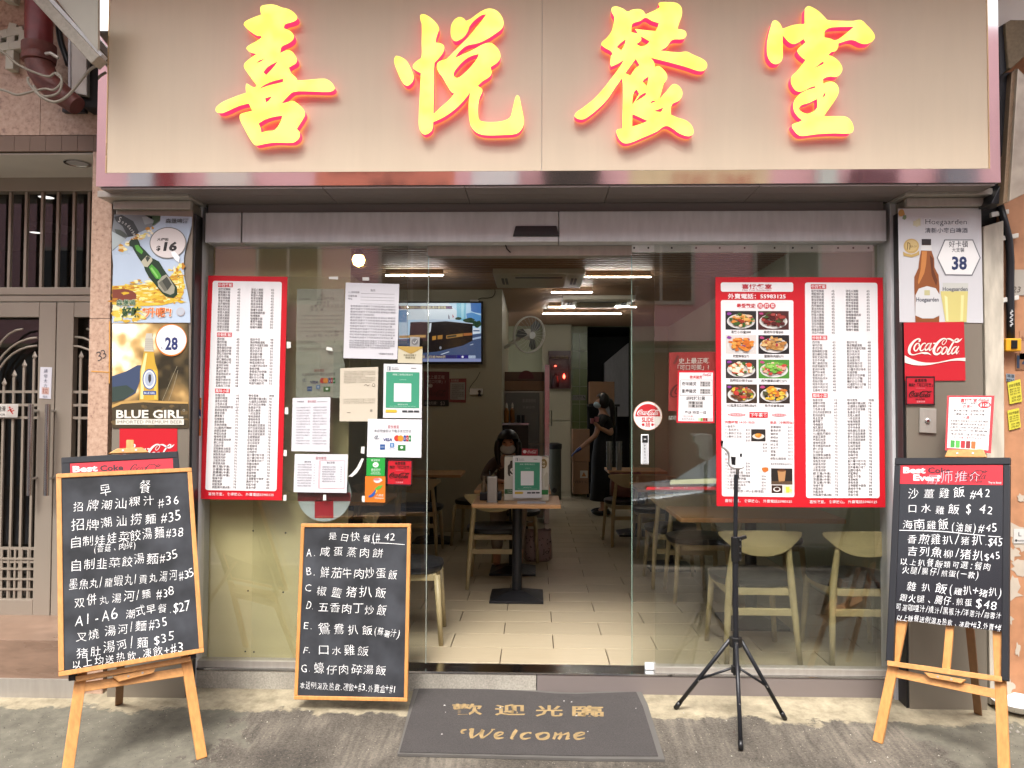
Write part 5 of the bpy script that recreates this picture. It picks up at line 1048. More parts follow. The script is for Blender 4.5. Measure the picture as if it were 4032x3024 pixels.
lines(p, 20, 190, 24, 84, 8, '#948c7a', 7); p.circ(182, 98, 9, 9, '#7a7264', 1, 16); p.circ(182, 98, 6, 6, '#d2c8b4', 2, 16); p.stroke([(130, 100, 2), (142, 94, 2), (150, 102, 2), (160, 95, 2)], '#555048'); lines(p, 20, 190, 176, 196, 3, '#948c7a', 7); p.rect(166, 230, 178, 242, '#9a9488', 1); p.rect(40, 246, 60, 248, '#555048', 1); p.build('lettering', o)
def qrposter(q, Y, label, nm='green_code_poster', n=NY, pts=None):
    o, p = sheet(nm, pts or px4(z2, q, Y), 210, 295, '#e4e5e6', label, 'poster', 'green and white scan code posters', n=n)
    p.rect(14, 44, 196, 240, '#3f9a78', 0); p.rect(20, 14, 38, 36, '#8a9096', 1); p.rect(23, 17, 28, 36, '#e4e5e6', 2); p.text('安心出行', 44, 24, 9, '#666a6e', 1, x1=80); p.rect(44, 28, 84, 31, '#888888', 1); p.rect(150, 20, 178, 24, '#999999', 1)
    p.text('掃描二維碼記錄出行', 50, 62, 11, '#d8ece2', 1, x1=160); p.text('LeaveHomeSafe', 88, 88, 8, '#b8dccb', 1, x1=124)
    p.rect(58, 106, 152, 206, '#eeeff0', 1)
    p.text('保障你我 同心抗疫', 78, 224, 8, '#d8ece2', 1, x1=134); p.text('Scan before you enter the venue', 36, 233, 7, '#b8dccb', 1, x1=176)
    p.poly([(14, 250), (70, 250), (78, 258), (70, 266), (14, 266)], '#dcb83c', 1)
    for i in range(3): p.rect(104+i*32, 253, 132+i*32, 264, '#3c3e42', 1, 2)
    p.build('print', o); return o
qrposter([(1052, 805), (1261, 808), (1258, 1101), (1048, 1099)], -.006, 'green and white poster on the right edge of the left glass door')
o, p = sheet('award_tag', px4(z2, [(1131, 709), (1263, 712), (1261, 804), (1128, 800)], -.006), 130, 92, '#cfc7ab', 'small cream tag under a round tick sticker near the television', 'label')
p.text('此處接受電子', 30, 52, 12, '#5a5238', 1, x1=98); p.text('優惠憑證', 40, 66, 12, '#5a5238', 1, x1=92); p.poly([(0, 10), (50, 34), (66, 40), (84, 34), (130, 8), (130, 0), (0, 0)], '#b8984e', 0); p.build('print', o)
o, p = sheet('tick_sticker', px4(z2, [(1196, 658), (1248, 660), (1246, 712), (1194, 710)], -.0055), 52, 52, '#9b9b98', 'small grey square tick sticker above the cream tag', 'sticker'); p.circ(26, 26, 18, 18, '#6f6f70', 0, 18); p.stroke([(16, 26, 3), (24, 34, 3), (37, 17, 3)], '#c9c9c8', 1); p.build('print', o)
o, p = sheet('menu_sheet', px4(z2, [(556, 991), (761, 987), (756, 1284), (549, 1280)], -.0062), 205, 292, '#dcdbe0', 'white two column menu sheet low on the left window', 'menu sheet')
p.text('喜悅餐室', 82, 26, 14, '#b86a70', 1, x1=128); p.text('常餐優惠', 26, 24, 9, '#66666c', 1, x1=62); p.rect(134, 22, 190, 24, '#888888')
for x in (22, 112): lines(p, x, x+76, 56, 252, 14, '#85858c', 9, '牛油多士配火腿通粉即食麵沙嗲牛肉公仔麵餐蛋治')
p.build('lettering', o)
o, p = sheet('menu_sheet', px4(z2, [(568, 1296), (857, 1298), (850, 1508), (561, 1503)], -.0075), 290, 208, '#dedde2', 'white landscape menu sheet over the round red and white sign', 'menu sheet')
p.text('喜悅餐室', 114, 28, 18, '#b04a52', 1, x1=174); p.rect(134, 34, 135.5, 186, '#c86a70'); p.rect(140, 34, 276, 35.5, '#c86a70'); p.rect(140, 184, 276, 185.5, '#c86a70'); p.rect(140, 34, 141.5, 185, '#c86a70'); p.rect(274.5, 34, 276, 185, '#c86a70')
p.text('晨早早餐', 54, 46, 11, '#44444a', 1, x1=90); p.text('港式茶餐', 176, 50, 12, '#44444a', 1, x1=220); lines(p, 18, 96, 60, 176, 9, '#6a6a72', 10, '鮮牛奶麥皮火腿煎蛋牛油多士咖啡奶茶'); lines(p, 152, 226, 72, 150, 7, '#6a6a72', 10, '沙嗲牛肉麵餐肉煎蛋飯雪菜肉絲米'); 
for i in range(7): p.text(str(26+i*2), 252, 72+i*13, 9, '#6a6a72')
for i in range(8): p.text(str(22+i), 106, 60+i*14.5, 8, '#6a6a72')
p.build('lettering', o)
o, p = sheet('pay_sticker', px4(z2, [(959, 1317), (1059, 1316), (1057, 1416), (957, 1414)], -.006), 100, 98, '#2ea043', 'green payment sticker with a white speech bubble tick', 'sticker', rough=.3)
p.text('歡迎使用', 26, 18, 12, '#e8f4ea', 1, x1=72); p.circ(50, 38, 16, 14, '#eef6ee', 1, 20); p.stroke([(42, 38, 3), (48, 44, 3), (59, 31, 3)], '#2ea043', 2); p.text('微信支付', 26, 70, 15, '#e8f4ea', 1, x1=76); p.text('WeChat Pay', 28, 80, 9, '#e8f4ea', 1, x1=72); p.rect(24, 86, 78, 89, '#bfe3c4', 1); p.build('print', o)
o, p = sheet('pay_sticker', px4(z2, [(951, 1417), (1061, 1418), (1059, 1560), (949, 1557)], -.006), 110, 142, '#e0792a', 'orange payment sticker with a blue and green swoosh', 'sticker', rough=.3)
p.blob(68, 22, 24, 14, '#f2dcd4', 1, 10, .15); p.blob(64, 16, 18, 8, '#e87a80', 2, 8, .1)
p.stroke([(20, 112, 8), (40, 104, 16), (62, 76, 12)], '#2c5aa8', 1); p.stroke([(56, 72, 10), (78, 60, 20), (96, 48, 4)], '#5fae3c', 1); p.stroke([(58, 92, 4), (64, 80, 8), (62, 74, 4)], '#e8c23c', 2)
p.text('八達通', 62, 108, 13, '#f6e6d8', 1, x1=100); p.text('Octopus', 54, 122, 13, '#f6e6d8', 1, x1=102, bold=.01); p.build('print', o)
def nosugar(qq, label, dim=0):
    o, p = sheet('cola_sticker', qq, 138, 143, '#c2222e' if not dim else '#b82432', label, 'sticker', 'square red and black cola stickers', rough=.3)
    for a in ((0, 0, 138, 7), (0, 136, 138, 143), (0, 0, 6, 143), (132, 0, 138, 143)): p.rect(*a, '#2a1418', 1)
    p.text('本店有售', 42, 28, 19, '#26120f', 1, x1=100, bold=.02); p.text('無糖「可口可樂」', 14, 50, 19, '#26120f', 1, x1=128, bold=.015); script_logo(p, 14, 72, 124, 104, pm('#26120f'), 2, 1.1); p.text('NO SUGAR', 46, 116, 10, '#26120f', 2, x1=90, bold=.02); p.text('立即品嚐', 50, 129, 9, '#eab8bb', 2, x1=90); p.rect(48, 58, 92, 60, '#e07078', 1); p.build('print', o)
nosugar(px4(z2, [(1071, 1325), (1209, 1327), (1205, 1469), (1067, 1465)], -.006), 'square red and black cola sticker on the left glass door')
# round no-entry board behind the glass
e = empty('round_sign', PY(*z2(725, 1660), .02), 'round white board with a red cross bar half hidden by paper on the left window', 'sign')
cx, cy = z2(728, 1515); q0 = PY(cx, cy, .02); rr_ = (PY(*z2(875, 1515), .02).x-q0.x)
m_ = MB(); m_.tube([q0, q0+V((0, .006, 0))], rr_, 48); m_.build('disc', pm('#b9c4c4'), e)
p = Print(lambda x, y: PY(*z2(x, y), .019), NY, .0008); p.rect(583, 1505, 872, 1552, '#8c2c30', 0); p.rect(676, 1545, 778, 1644, '#b0232e', 0); p.build('red_bars', e)
# clear plastic film with tape pieces
e = empty('plastic_film', PY(*z2(740, 1555), -.004), 'clear plastic film taped over the left window between the papers', 'plastic film')
m_ = MB(); m_.hexa(px4(z2, [(528, 330), (972, 334), (940, 1556), (500, 1550)], -.0045), V((0, .0005, 0))); m_.build('film', mt_clear, e)
for q in ([(752, 332), (803, 330), (803, 346), (754, 344)], [(935, 334), (972, 334), (972, 352), (936, 352)], [(524, 684), (546, 686), (546, 718), (524, 722)], [(515, 1042), (532, 1042), (532, 1080), (513, 1078)], [(508, 1274), (524, 1274), (524, 1308), (506, 1306)], [(930, 1256), (948, 1256), (946, 1294), (927, 1292)], [(506, 1518), (522, 1518), (522, 1550), (504, 1550)], [(722, 1518), (738, 1518), (738, 1548), (722, 1548)], [(933, 1524), (948, 1524), (948, 1558), (933, 1556)], [(741, 712), (770, 718), (774, 736), (738, 730)]):
    m_ = MB(); m_.hexa(px4(z2, q, -.0062), V((0, .0006, 0))); m_.build('tape_piece', mt_tapew, e)
m_ = MB(); pts = [(930, 1320), (944, 1322), (925, 1370), (905, 1400), (880, 1420), (858, 1418), (880, 1400), (905, 1370)]
m_.hexa([PY(*z2(*q_), -.012) for q_ in pts], V((0, .003, 0))); m_.build('crumpled_fold', mt_tapew, e)
# orange sticker on the jamb
o, p = sheet('soda_sticker', [PY(*z2(*q_), -.049) for q_ in ((6, 990), (60, 990), (56, 1197), (2, 1195))], 54, 205, '#c8622a', 'orange soda sticker with dark blue leaf on the left door jamb', 'sticker')
p.poly([(16, 80), (34, 50), (52, 66), (54, 100), (40, 128), (22, 148), (14, 112)], '#1c2c5c', 1); p.text('nta', 20, 110, 26, '#e8e2dc', 2, x1=52, bold=.02); p.build('print', o)

# ================================================================ BEER AND COLA POSTERS ON THE PILASTERS
YPo = YP-.004
zA = zm(440, 820, .2833)
mt_sky = M('poster_sky', '#a8b6c6', .3, 0, .14, 2.2)
f = lambda x, y: PY(*zA(x, y), YPo-.004)
e = empty('beer_poster', f(550, 1590), 'curling glossy beer poster with a green bottle and price bubble 16', 'poster')
out = [(35, 85), (300, 92), (680, 105), (1118, 118), (1110, 240), (1080, 360), (1040, 500), (1005, 660), (1000, 830), (1010, 960), (1050, 1150), (1085, 1330), (1092, 1590), (700, 1590), (300, 1590), (2, 1592), (12, 1400), (12, 1000), (20, 800), (5, 600), (2, 320), (20, 180)]
m_ = MB(); fr = [f(*a) for a in out]; m_.hexa(fr, V((0, .002, 0))); m_.build('paper', mt_sky, e)
p = Print(f, NY, .0006, .0004); random.seed(31)
p.poly([(35, 85), (680, 105), (675, 180), (600, 240), (380, 340), (220, 400), (10, 600), (2, 320)], '#73777a', 0)
p.poly([(35, 120), (140, 92), (300, 180), (380, 330), (340, 380), (230, 400), (150, 250), (60, 180)], '#2d3030', 1)
p.poly([(460, 100), (680, 105), (668, 170), (590, 230), (560, 240), (590, 170)], '#2d4a24', 1); p.poly([(2, 320), (150, 400), (200, 430), (10, 580)], '#a9b3b4', 1); p.poly([(420, 120), (560, 108), (580, 200), (460, 230)], '#8f9494', 1)
p.poly([(40, 290), (120, 300), (180, 340), (240, 400), (160, 400), (60, 350)], '#454c44', 2)
for ch, x, y, r in zip('Sonderberg', (86, 138, 180, 214, 238, 262, 276, 294, 300, 296), (190, 205, 228, 256, 284, 312, 338, 360, 384, 402), (20, 34, 40, 46, 50, 54, 60, 66, 72, 78)):
    vs, fs, wd = glyphs(ch, .0); s_ = 100 if ch == 'S' else 58; a_ = R(r); out2 = []
    for a, b in vs:
        a2, b2 = a*s_*.8, b*s_*1.15; out2.append(p.w(x+a2*math.cos(a_)+b2*math.sin(a_), y+a2*math.sin(a_)-b2*math.cos(a_), 3))
    p.mb.add(out2, fs, p.mi(pm('#d4d4cc')))
pal = ['#d8b02c', '#e6ca4e', '#c8902a', '#efe08a', '#b87c20', '#f0e6b0']
for i in range(46): t = random.random(); p.blob(120+460*t, 560-270*t+random.uniform(-50, 50), random.uniform(16, 46), random.uniform(8, 24), random.choice(pal+['#f4ead0', '#e0c890']), 2+i*.02, 8, .45)
p.poly([(8, 1080), (200, 1070), (420, 1060), (560, 1010), (640, 1080), (760, 1000), (860, 900), (960, 860), (1000, 960), (1000, 1180), (940, 1290), (700, 1350), (400, 1360), (10, 1340)], '#dab73c', 1.9)
for i in range(230):
    x = random.uniform(10, 1000); yb = 1200-120*math.sin((x-100)/900*3.14)+ (0 if x < 700 else -120*(x-700)/300)
    p.blob(x, random.uniform(yb-120 if x < 800 else yb-220, 1330), random.uniform(14, 60), random.uniform(5, 18), random.choice(pal), 2+i*.01, 9, .5)
for i in range(60): p.blob(random.uniform(20, 480), random.uniform(1380, 1570), random.uniform(24, 60), random.uniform(14, 34), random.choice(['#dcc24c', '#e6d888', '#cfa83a', '#e8e0b4']), 2+i*.01, 8, .4)
for i in range(24): p.blob(random.uniform(870, 1000), random.uniform(800, 1100), random.uniform(12, 34), random.uniform(14, 44), random.choice(pal), 2+i*.01, 8, .4)
p.poly([(10, 1130), (180, 1120), (290, 1150), (345, 1190), (345, 1260), (180, 1300), (12, 1290)], '#7a3a28', 4.2)
# bottle
p.poly([(245, 470), (270, 440), (360, 430), (385, 470), (400, 520), (480, 600), (560, 690), (660, 740), (720, 840), (760, 900), (850, 1020), (910, 1100), (915, 1200), (860, 1250), (760, 1230), (700, 1180), (620, 1080), (520, 960), (470, 870), (440, 780), (380, 700), (320, 600), (290, 540), (250, 520)], '#16321a', 5)
p.poly([(320, 520), (370, 510), (440, 600), (420, 640), (350, 590)], '#4f9a34', 6); p.poly([(520, 820), (560, 780), (640, 860), (690, 940), (680, 990), (620, 980), (560, 900)], '#4a9a30', 6); p.poly([(540, 840), (560, 820), (650, 950), (640, 975)], '#86c464', 6.5)
p.poly([(410, 745), (490, 660), (560, 690), (570, 730), (500, 820), (450, 810)], '#b9b49c', 6); p.poly([(470, 690), (500, 665), (540, 690), (500, 750)], '#3a3f36', 7)
p.poly([(640, 1020), (700, 950), (760, 920), (800, 960), (880, 1100), (870, 1180), (820, 1205), (720, 1170), (650, 1090)], '#9d9a88', 6); p.poly([(700, 1010), (770, 950), (840, 1060), (780, 1140)], '#3f4138', 7); p.poly([(655, 1040), (700, 1000), (780, 1140), (740, 1160)], '#6b6a5c', 7)
p.circ(785, 483, 256, 220, '#74726c', 7, 44, -.05); p.circ(785, 483, 243, 207, '#d9cfcb', 8, 44, -.05)
p.text('大樽裝', 632, 452, 44, '#26231f', 9, x1=795, shear=.15, bold=.02); p.text('$', 622, 586, 88, '#26231f', 9, x1=680, shear=.1, bold=.03); p.text('16', 720, 588, 160, '#1c1a18', 9, x1=905, shear=.18, bold=.05)
p.poly([(830, 610), (880, 600), (950, 680), (940, 760), (880, 710), (840, 650)], '#f2f4f4', 10)  # glare on the glossy paper, painted as a white patch
p.text('森堡啤酒', 752, 204, 68, '#55595c', 9, x1=1068, bold=.02)
p.text('森堡啤', 66, 1348, 92, '#dfe6d2', 8, x1=336, bold=.05); p.text('森堡啤', 66, 1348, 92, '#4a6a4a', 9, x1=336, bold=.02)
p.text('好味', 136, 1498, 148, '#34542f', 9, x1=398, shear=.1, bold=.04); p.text('"升呢"!', 420, 1500, 140, '#f0e2d0', 8, x1=836, shear=.1, bold=.07); p.text('"升呢"!', 424, 1498, 138, '#d8743a', 9, x1=826, shear=.1, bold=.03)
p.circ(960, 1440, 58, 58, '#c8b8b8', 7, 24); p.circ(960, 1440, 50, 50, '#b9bfc8', 8, 24)
p.build('print', e)
zB = zm(440, 1250, .3917); f = lambda x, y: PY(*zB(x, y), YPo)
def bokehmat():
    m, t, b = mat0('poster_bokeh_print'); N, L = t.nodes.new, t.links.new; tc = N('ShaderNodeTexCoord')
    n = N('ShaderNodeTexNoise'); n.inputs['Scale'].default_value = 9; n.inputs['Detail'].default_value = 1.5; L(tc.outputs['Object'], n.inputs['Vector'])
    c0 = f(90, 330); ds = N('ShaderNodeVectorMath'); ds.operation = 'DISTANCE'; ds.inputs[1].default_value = c0; L(tc.outputs['Object'], ds.inputs[0])
    g = N('ShaderNodeMapRange'); g.inputs[1].default_value = .03; g.inputs[2].default_value = .30; g.inputs[3].default_value = .42; g.inputs[4].default_value = 0; L(ds.outputs['Value'], g.inputs[0])
    a = N('ShaderNodeMath'); a.operation = 'ADD'; L(n.outputs[0], a.inputs[0]); L(g.outputs[0], a.inputs[1])
    cr = N('ShaderNodeValToRGB'); e_ = cr.color_ramp.elements; e_[0].position = .36; e_[0].color = (*H('#2f2a1e'), 1); e_[1].position = .5; e_[1].color = (*H('#5e5036'), 1)
    for p_, c_ in ((.62, '#8f7348'), (.74, '#c7a46a'), (.82, '#f0dfb8'), (.9, '#fbf6ea')): q_ = e_.new(p_); q_.color = (*H(c_), 1)
    L(a.outputs[0], cr.inputs[0]); L(cr.outputs[0], b.inputs['Base Color']); b.inputs['Roughness'].default_value = .3; return m
mt_bok = bokehmat()
e = empty('beer_poster', f(400, 1115), 'beer poster with a golden bottle on a rock and price bubble 28', 'poster')
m_ = MB(); m_.hexa([f(*a) for a in ((5, 45), (770, 45), (775, 1112), (5, 1112))], V((0, .002, 0))); m_.build('paper', mt_bok, e)
p = Print(f, NY, .0006, .0004); random.seed(12)
p.poly([(5, 590), (150, 540), (260, 480), (300, 480), (290, 620), (240, 760), (120, 830), (5, 850)], '#3c4a66', 2.4); p.poly([(5, 700), (150, 680), (240, 740), (120, 830), (5, 850)], '#35443e', 2.6)
p.poly([(5, 890), (80, 850), (300, 832), (500, 840), (770, 850), (775, 1110), (5, 1110)], '#463c28', 3); p.poly([(5, 880), (90, 845), (320, 830), (520, 840), (770, 848), (770, 868), (500, 862), (320, 852), (100, 870), (5, 910)], '#c09a5a', 4)
for i in range(40): p.blob(random.uniform(10, 760), random.uniform(880, 1090), random.uniform(16, 50), random.uniform(8, 26), random.choice(['#5c4c30', '#3a3222', '#6b5838', '#332c20']), 4+i*.01, 8, .4)
p.poly([(350, 160), (415, 160), (412, 200), (425, 345), (440, 460), (466, 540), (470, 832), (280, 832), (288, 540), (300, 480), (325, 345), (342, 200)], '#c9a23a', 5); p.poly([(300, 520), (340, 360), (360, 360), (330, 560), (320, 820), (290, 820)], '#ecdc9a', 6); p.poly([(420, 520), (455, 540), (455, 820), (430, 820)], '#e2c252', 6)
p.poly([(350, 160), (412, 160), (412, 200), (425, 345), (327, 340), (342, 200)], '#c4bfb0', 6)
for y in range(215, 335, 20): p.rect(336, y, 420, y+6, '#9b978a', 7)
p.circ(382, 622, 70, 103, '#3d5c96', 7, 32); p.circ(382, 622, 60, 92, '#d9dbd8', 8, 32); p.circ(382, 620, 46, 72, '#a9b4c8', 9, 28); p.blob(385, 610, 20, 44, '#3c3c40', 10, 8); p.rect(318, 738, 450, 778, '#36508a', 7); p.text('BLUE GIRL', 330, 770, 30, '#d0d8e4', 8, x1=440, bold=.02)
p.circ(600, 228, 160, 162, '#d8813a', 8, 44); p.circ(602, 226, 150, 150, '#f3f1ee', 9, 44); p.text('$', 498, 320, 34, '#6a6e80', 10, x1=516); p.text('28', 540, 322, 170, '#26326a', 10, x1=668, bold=.035)
p.text('BLUE GIRL', 48, 1010, 112, '#ece8dc', 8, x1=722, bold=.028); p.rect(44, 1022, 728, 1078, '#e4e0d4', 8); p.text('IMPORTED PREMIUM BEER', 58, 1066, 46, '#6a6452', 9, x1=712)
p.stroke([(512, 834, 3), (560, 720, 3), (610, 600, 3), (660, 490, 3)], '#a8a088', 7); p.stroke([(575, 834, 3), (610, 740, 3), (640, 640, 3), (668, 530, 3)], '#a8a088', 7)
p.circ(728, 934, 12, 12, '#b8b4a4', 8, 14); p.circ(728, 934, 9, 9, '#5c523c', 9, 14); p.build('print', e)
o, p = sheet('cola_poster', [PY(*zB(*q_), YPo+.001) for q_ in ((78, 1116), (658, 1114), (658, 1700), (78, 1700))], 580, 586, '#c8242f', 'red cola poster low on the left pilaster behind the easel top', 'poster', rough=.35)
script_logo(p, 40, 158, 555, 320, pm('#efe9e6'), 1); p.build('lettering', o)
zC = zm(3540, 1240, .16878)
o, p = sheet('cola_poster', [PY(*zC(*q_), YPo-.002) for q_ in ((112, 178), (1515, 160), (1552, 1530), (140, 1540))], 1400, 1365, '#c2242f', 'large square red cola poster with white script on the right pilaster', 'poster', rough=.35)
g = lambda pts: [(x-112-(28*(y-170)/1365), y-165) for x, y in pts]
p.f, _f = (lambda x, y, f0=p.f: f0(x, y)), None
script_logo(p, 75, 378, 1345, 775, pm('#efe6da'), 2)
tp = smoothpoly([(128, 935), (250, 1000), (400, 1062), (560, 1100), (720, 1112), (860, 1105), (1000, 1080), (1180, 1040), (1340, 1012), (1533, 1002)], 3, 179, False); bt = smoothpoly([(1535, 1082), (1420, 1068), (1300, 1066), (1180, 1074), (1000, 1105), (860, 1130), (700, 1160), (520, 1172), (340, 1160), (230, 1135), (130, 1102)], 3, 179, False)
for i in range(27): 
    a_, b_ = tp[i], tp[i+1]; bl = bt[::-1]; j = i/27*(len(bl)-1); k_ = (i+1)/27*(len(bl)-1)
    def at(t_): n_ = min(int(t_), len(bl)-2); u_ = t_-n_; return (bl[n_][0]*(1-u_)+bl[n_+1][0]*u_, bl[n_][1]*(1-u_)+bl[n_+1][1]*u_)
    p.poly(g([a_, b_, at(k_), at(j)]), '#efe6da', 2)
p.circ(1262, 746, 12, 12, '#d86a70', 2, 12); p.build('lettering', o)
z8 = zm(3400, 700, .7231)
nosugar([PY(*z8(*q_), YPo-.0035) for q_ in ((229, 1081), (388, 1081), (388, 1238), (231, 1238))], 'square red and black cola sticker below the large cola poster', 1)
f = lambda x, y: PY(*z8(x, y), YPo)
e = empty('beer_poster', f(420, 790), 'grey white beer poster with a brown bottle, a full glass and price 38', 'poster')
m_ = MB(); m_.hexa([f(*a) for a in ((188, 168), (640, 165), (652, 790), (197, 786))], V((0, .002, 0))); m_.build('paper', M('poster_grey', '#b9b8ba', .35, 0, .06, 2), e)
p = Print(f, NY, .0006, .0004)
p.blob(208, 190, 18, 20, '#c8964a', 1); p.blob(222, 216, 10, 16, '#7a9068', 1)
p.text('Hoegaarden', 334, 254, 46, '#f0efec', 1, x1=564, bold=.03); p.text('Hoegaarden', 336, 254, 44, '#4c4e5a', 2, x1=562, bold=.0); p.text('清新小麥白啤酒', 334, 298, 30, '#5a5c66', 2, x1=566, bold=.005)
for a in ((270, 235, 284, 262), (284, 228, 296, 268), (296, 222, 310, 262)): p.rect(*a, '#cfc8a8', 1); 
p.poly([(398, 436), (440, 336), (596, 336), (638, 436), (592, 534), (444, 532)], '#77787c', 2); p.poly([(404, 436), (444, 342), (592, 342), (631, 436), (588, 527), (448, 525)], '#e6e4e2', 3)
p.text('好卡頓', 464, 376, 38, '#4a4a50', 4, x1=568, bold=.005); p.text('大支裝', 480, 403, 26, '#4a4a50', 4, x1=548, bold=.01); p.text('38', 480, 498, 96, '#22305c', 4, x1=562, bold=.035)
p.circ(260, 372, 42, 40, '#c0a264', 2, 30); p.circ(260, 370, 33, 31, '#cdb278', 3, 26); p.poly([(214, 402), (232, 412), (260, 418), (286, 410), (302, 396), (304, 420), (262, 434), (218, 426)], '#b89a5c', 3); p.text('BEER CUP', 252, 380, 15, '#6a5428', 4, x1=288); p.stroke([(238, 392, 4), (240, 352, 4), (252, 362, 4), (250, 392, 4)], '#6a5428', 4)
bot = [(317, 336), (366, 336), (366, 368), (370, 398), (384, 440), (386, 488), (408, 530), (413, 590), (412, 786), (282, 786), (276, 600), (276, 540), (298, 492), (304, 440), (312, 400), (316, 368)]
p.poly(bot, '#8a4e24', 2); p.poly([(318, 400), (345, 400), (340, 470), (330, 520), (300, 580), (295, 570), (310, 500)], '#c07c40', 3); p.poly([(360, 420), (378, 440), (380, 500), (402, 560), (395, 590), (370, 530)], '#5f3014', 3)
p.rect(316, 334, 367, 366, '#2a211d', 4); p.poly([(314, 368), (368, 368), (371, 398), (312, 396)], '#d8d6d2', 4)
p.poly([(282, 640), (300, 604), (345, 590), (392, 602), (413, 636), (413, 750), (380, 766), (320, 766), (281, 750)], '#cfcfcf', 4); p.text('Hoegaarden', 286, 674, 32, '#4a4c58', 5, x1=408, bold=.02); p.rect(330, 612, 360, 640, '#bfb98c', 5); lines(p, 320, 390, 712, 734, 3, '#8a8a90', 7, 'BIERE BLANCHE DEPUIS')
p.poly([(430, 572), (570, 574), (562, 786), (444, 786)], '#c4c4bc', 2); p.poly([(418, 618), (568, 618), (560, 786), (446, 786)], '#cfc37a', 3); p.poly([(440, 640), (456, 650), (462, 780), (450, 780)], '#e6dca6', 4); p.poly([(530, 640), (546, 640), (540, 780), (526, 780)], '#e2d89a', 4); p.text('Hoegaarden', 430, 616, 30, '#5a5c66', 4, x1=566, bold=.015)
p.build('print', e)

# ================================================================ INTERIOR FURNITURE
def mk_table(wx, wy, label, cat='table', grp='cafe tables'):
    e = empty('cafe_table', (0, 0, 0), label, cat, grp)
    m_ = MB(); m_.box(-wx/2, wx/2, -wy/2, wy/2, .712, .742); m_.build('table_top', mt_oak, e, bevel=.005)
    m_ = MB(); m_.tube([(0, 0, .05), (0, 0, .70)], .038, 16); m_.tube([(0, 0, .695), (0, 0, .711)], .14, 16); m_.build('pole', mt_black, e, ang=40)
    m_ = MB(); b = .2; m_.add([(-b, -b, 0), (b, -b, 0), (b, b, 0), (-b, b, 0), (-b, -b, .018), (b, -b, .018), (b, b, .018), (-b, b, .018), (-.06, -.06, .06), (.06, -.06, .06), (.06, .06, .06), (-.06, .06, .06)],
        [(0, 1, 5, 4), (1, 2, 6, 5), (2, 3, 7, 6), (3, 0, 4, 7), (4, 5, 9, 8), (5, 6, 10, 9), (6, 7, 11, 10), (7, 4, 8, 11), (8, 9, 10, 11), (3, 2, 1, 0)]); m_.build('base', mt_black, e, bevel=.003)
    return e
def mk_chair(label):
    e = empty('dining_chair', (0, 0, 0), label, 'chair', 'wooden dining chairs with black seats')
    for s_ in (-1, 1):
        m_ = MB(); m_.tube([(s_*.205, -.27, 0), (s_*.19, -.235, .25), (s_*.175, -.215, .46), (s_*.16, -.225, .60), (s_*.15, -.245, .745)], [.014, .019, .021, .018, .014], 10); m_.build('rear_leg', mt_ash, e, smooth=True)
        m_ = MB(); m_.tube([(s_*.21, .22, 0), (s_*.18, .19, .42)], [.014, .021], 10); m_.build('front_leg', mt_ash, e, smooth=True)
    m_ = MB(); n = 15; pr = []
    for i in range(n):          # crescent backrest, curved in plan
        t = -1+2*i/(n-1); x = t*.235; y = -.285+.06*t*t; up = .76-.012*t*t; lo = .615+.115*abs(t)**2.6
        if abs(t) > .97: up, lo = .745, .725
        pr.append((x, y, up, lo))
    b = 0
    for x, y, up, lo in pr: m_.v += [(x, y, up), (x, y, lo), (x, y+.014, up), (x, y+.014, lo)]
    for i in range(n-1):
        a, c = 4*i, 4*i+4
        m_.f += [(a, c, c+1, a+1), (a+2, a+3, c+3, c+2), (a, a+2, c+2, c), (a+1, c+1, c+3, a+3)]; m_.m += [0]*4
    m_.f += [(0, 1, 3, 2), (4*n-4, 4*n-2, 4*n-1, 4*n-3)]; m_.m += [0, 0]
    m_.build('backrest', mt_ash, e, bevel=.004, ang=50)
    m_ = MB(); m_.box(-.175, .175, -.215, -.195, .385, .425); m_.box(-.175, .175, .17, .19, .385, .425); m_.box(-.19, -.17, -.2, .18, .385, .425); m_.box(.17, .19, -.2, .18, .385, .425); m_.build('seat_frame', mt_ash, e, bevel=.003)
    m_ = MB(); m_.box(-.185, .185, -.235, -.215, .275, .315); m_.build('rear_stretcher', mt_ash, e, bevel=.003)
    m_ = MB(); pts = []
    for (rx, ry, zz) in ((.19, .19, .425), (.225, .215, .43), (.235, .225, .45), (.23, .22, .468), (.19, .18, .48), (.08, .08, .484)):
        pts.append((rx, ry, zz))
    n = 28; bb = len(m_.v)
    for rx, ry, zz in pts:
        for k in range(n):
            a = 2*math.pi*k/n; c_, s2 = math.cos(a), math.sin(a); pw = .72
            m_.v.append((rx*math.copysign(abs(c_)**pw, c_), ry*math.copysign(abs(s2)**pw, s2), zz))
    for i in range(len(pts)-1):
        for k in range(n): m_.f.append((i*n+k, i*n+(k+1) % n, (i+1)*n+(k+1) % n, (i+1)*n+k)); m_.m.append(0)
    m_.f += [tuple(range(n))[::-1], tuple(range((len(pts)-1)*n, len(pts)*n))]; m_.m += [0, 0]
    m_.build('seat', mt_pu, e, ang=50)
    return e
def put(e, x, y, rz=0): e.location = (x, y, 0); e.rotation_euler = (0, 0, rz); return e
T1 = put(mk_table(.65, .60, 'oak cafe table in the doorway carrying the white box and green poster'), -.135, 1.66)
for x, y, lb in ((-.19, 2.62, 'cafe table in front of the seated woman, behind the doorway table'), (-1.10, 4.15, 'cafe table in the back left corner under the television'), (-1.45, 1.75, 'cafe table along the left wall behind the paper notices'),
                 (1.15, 4.75, 'cafe table near the standing woman with tall clear cups on it'), (1.22, 2.85, 'middle cafe table on the right seen through the sliding door edge')):
    put(copy_tree(T1, None, lb), x, y)
TR = put(mk_table(1.05, .60, 'wide oak cafe table behind the two front chairs in the right window'), 1.46, 1.02)
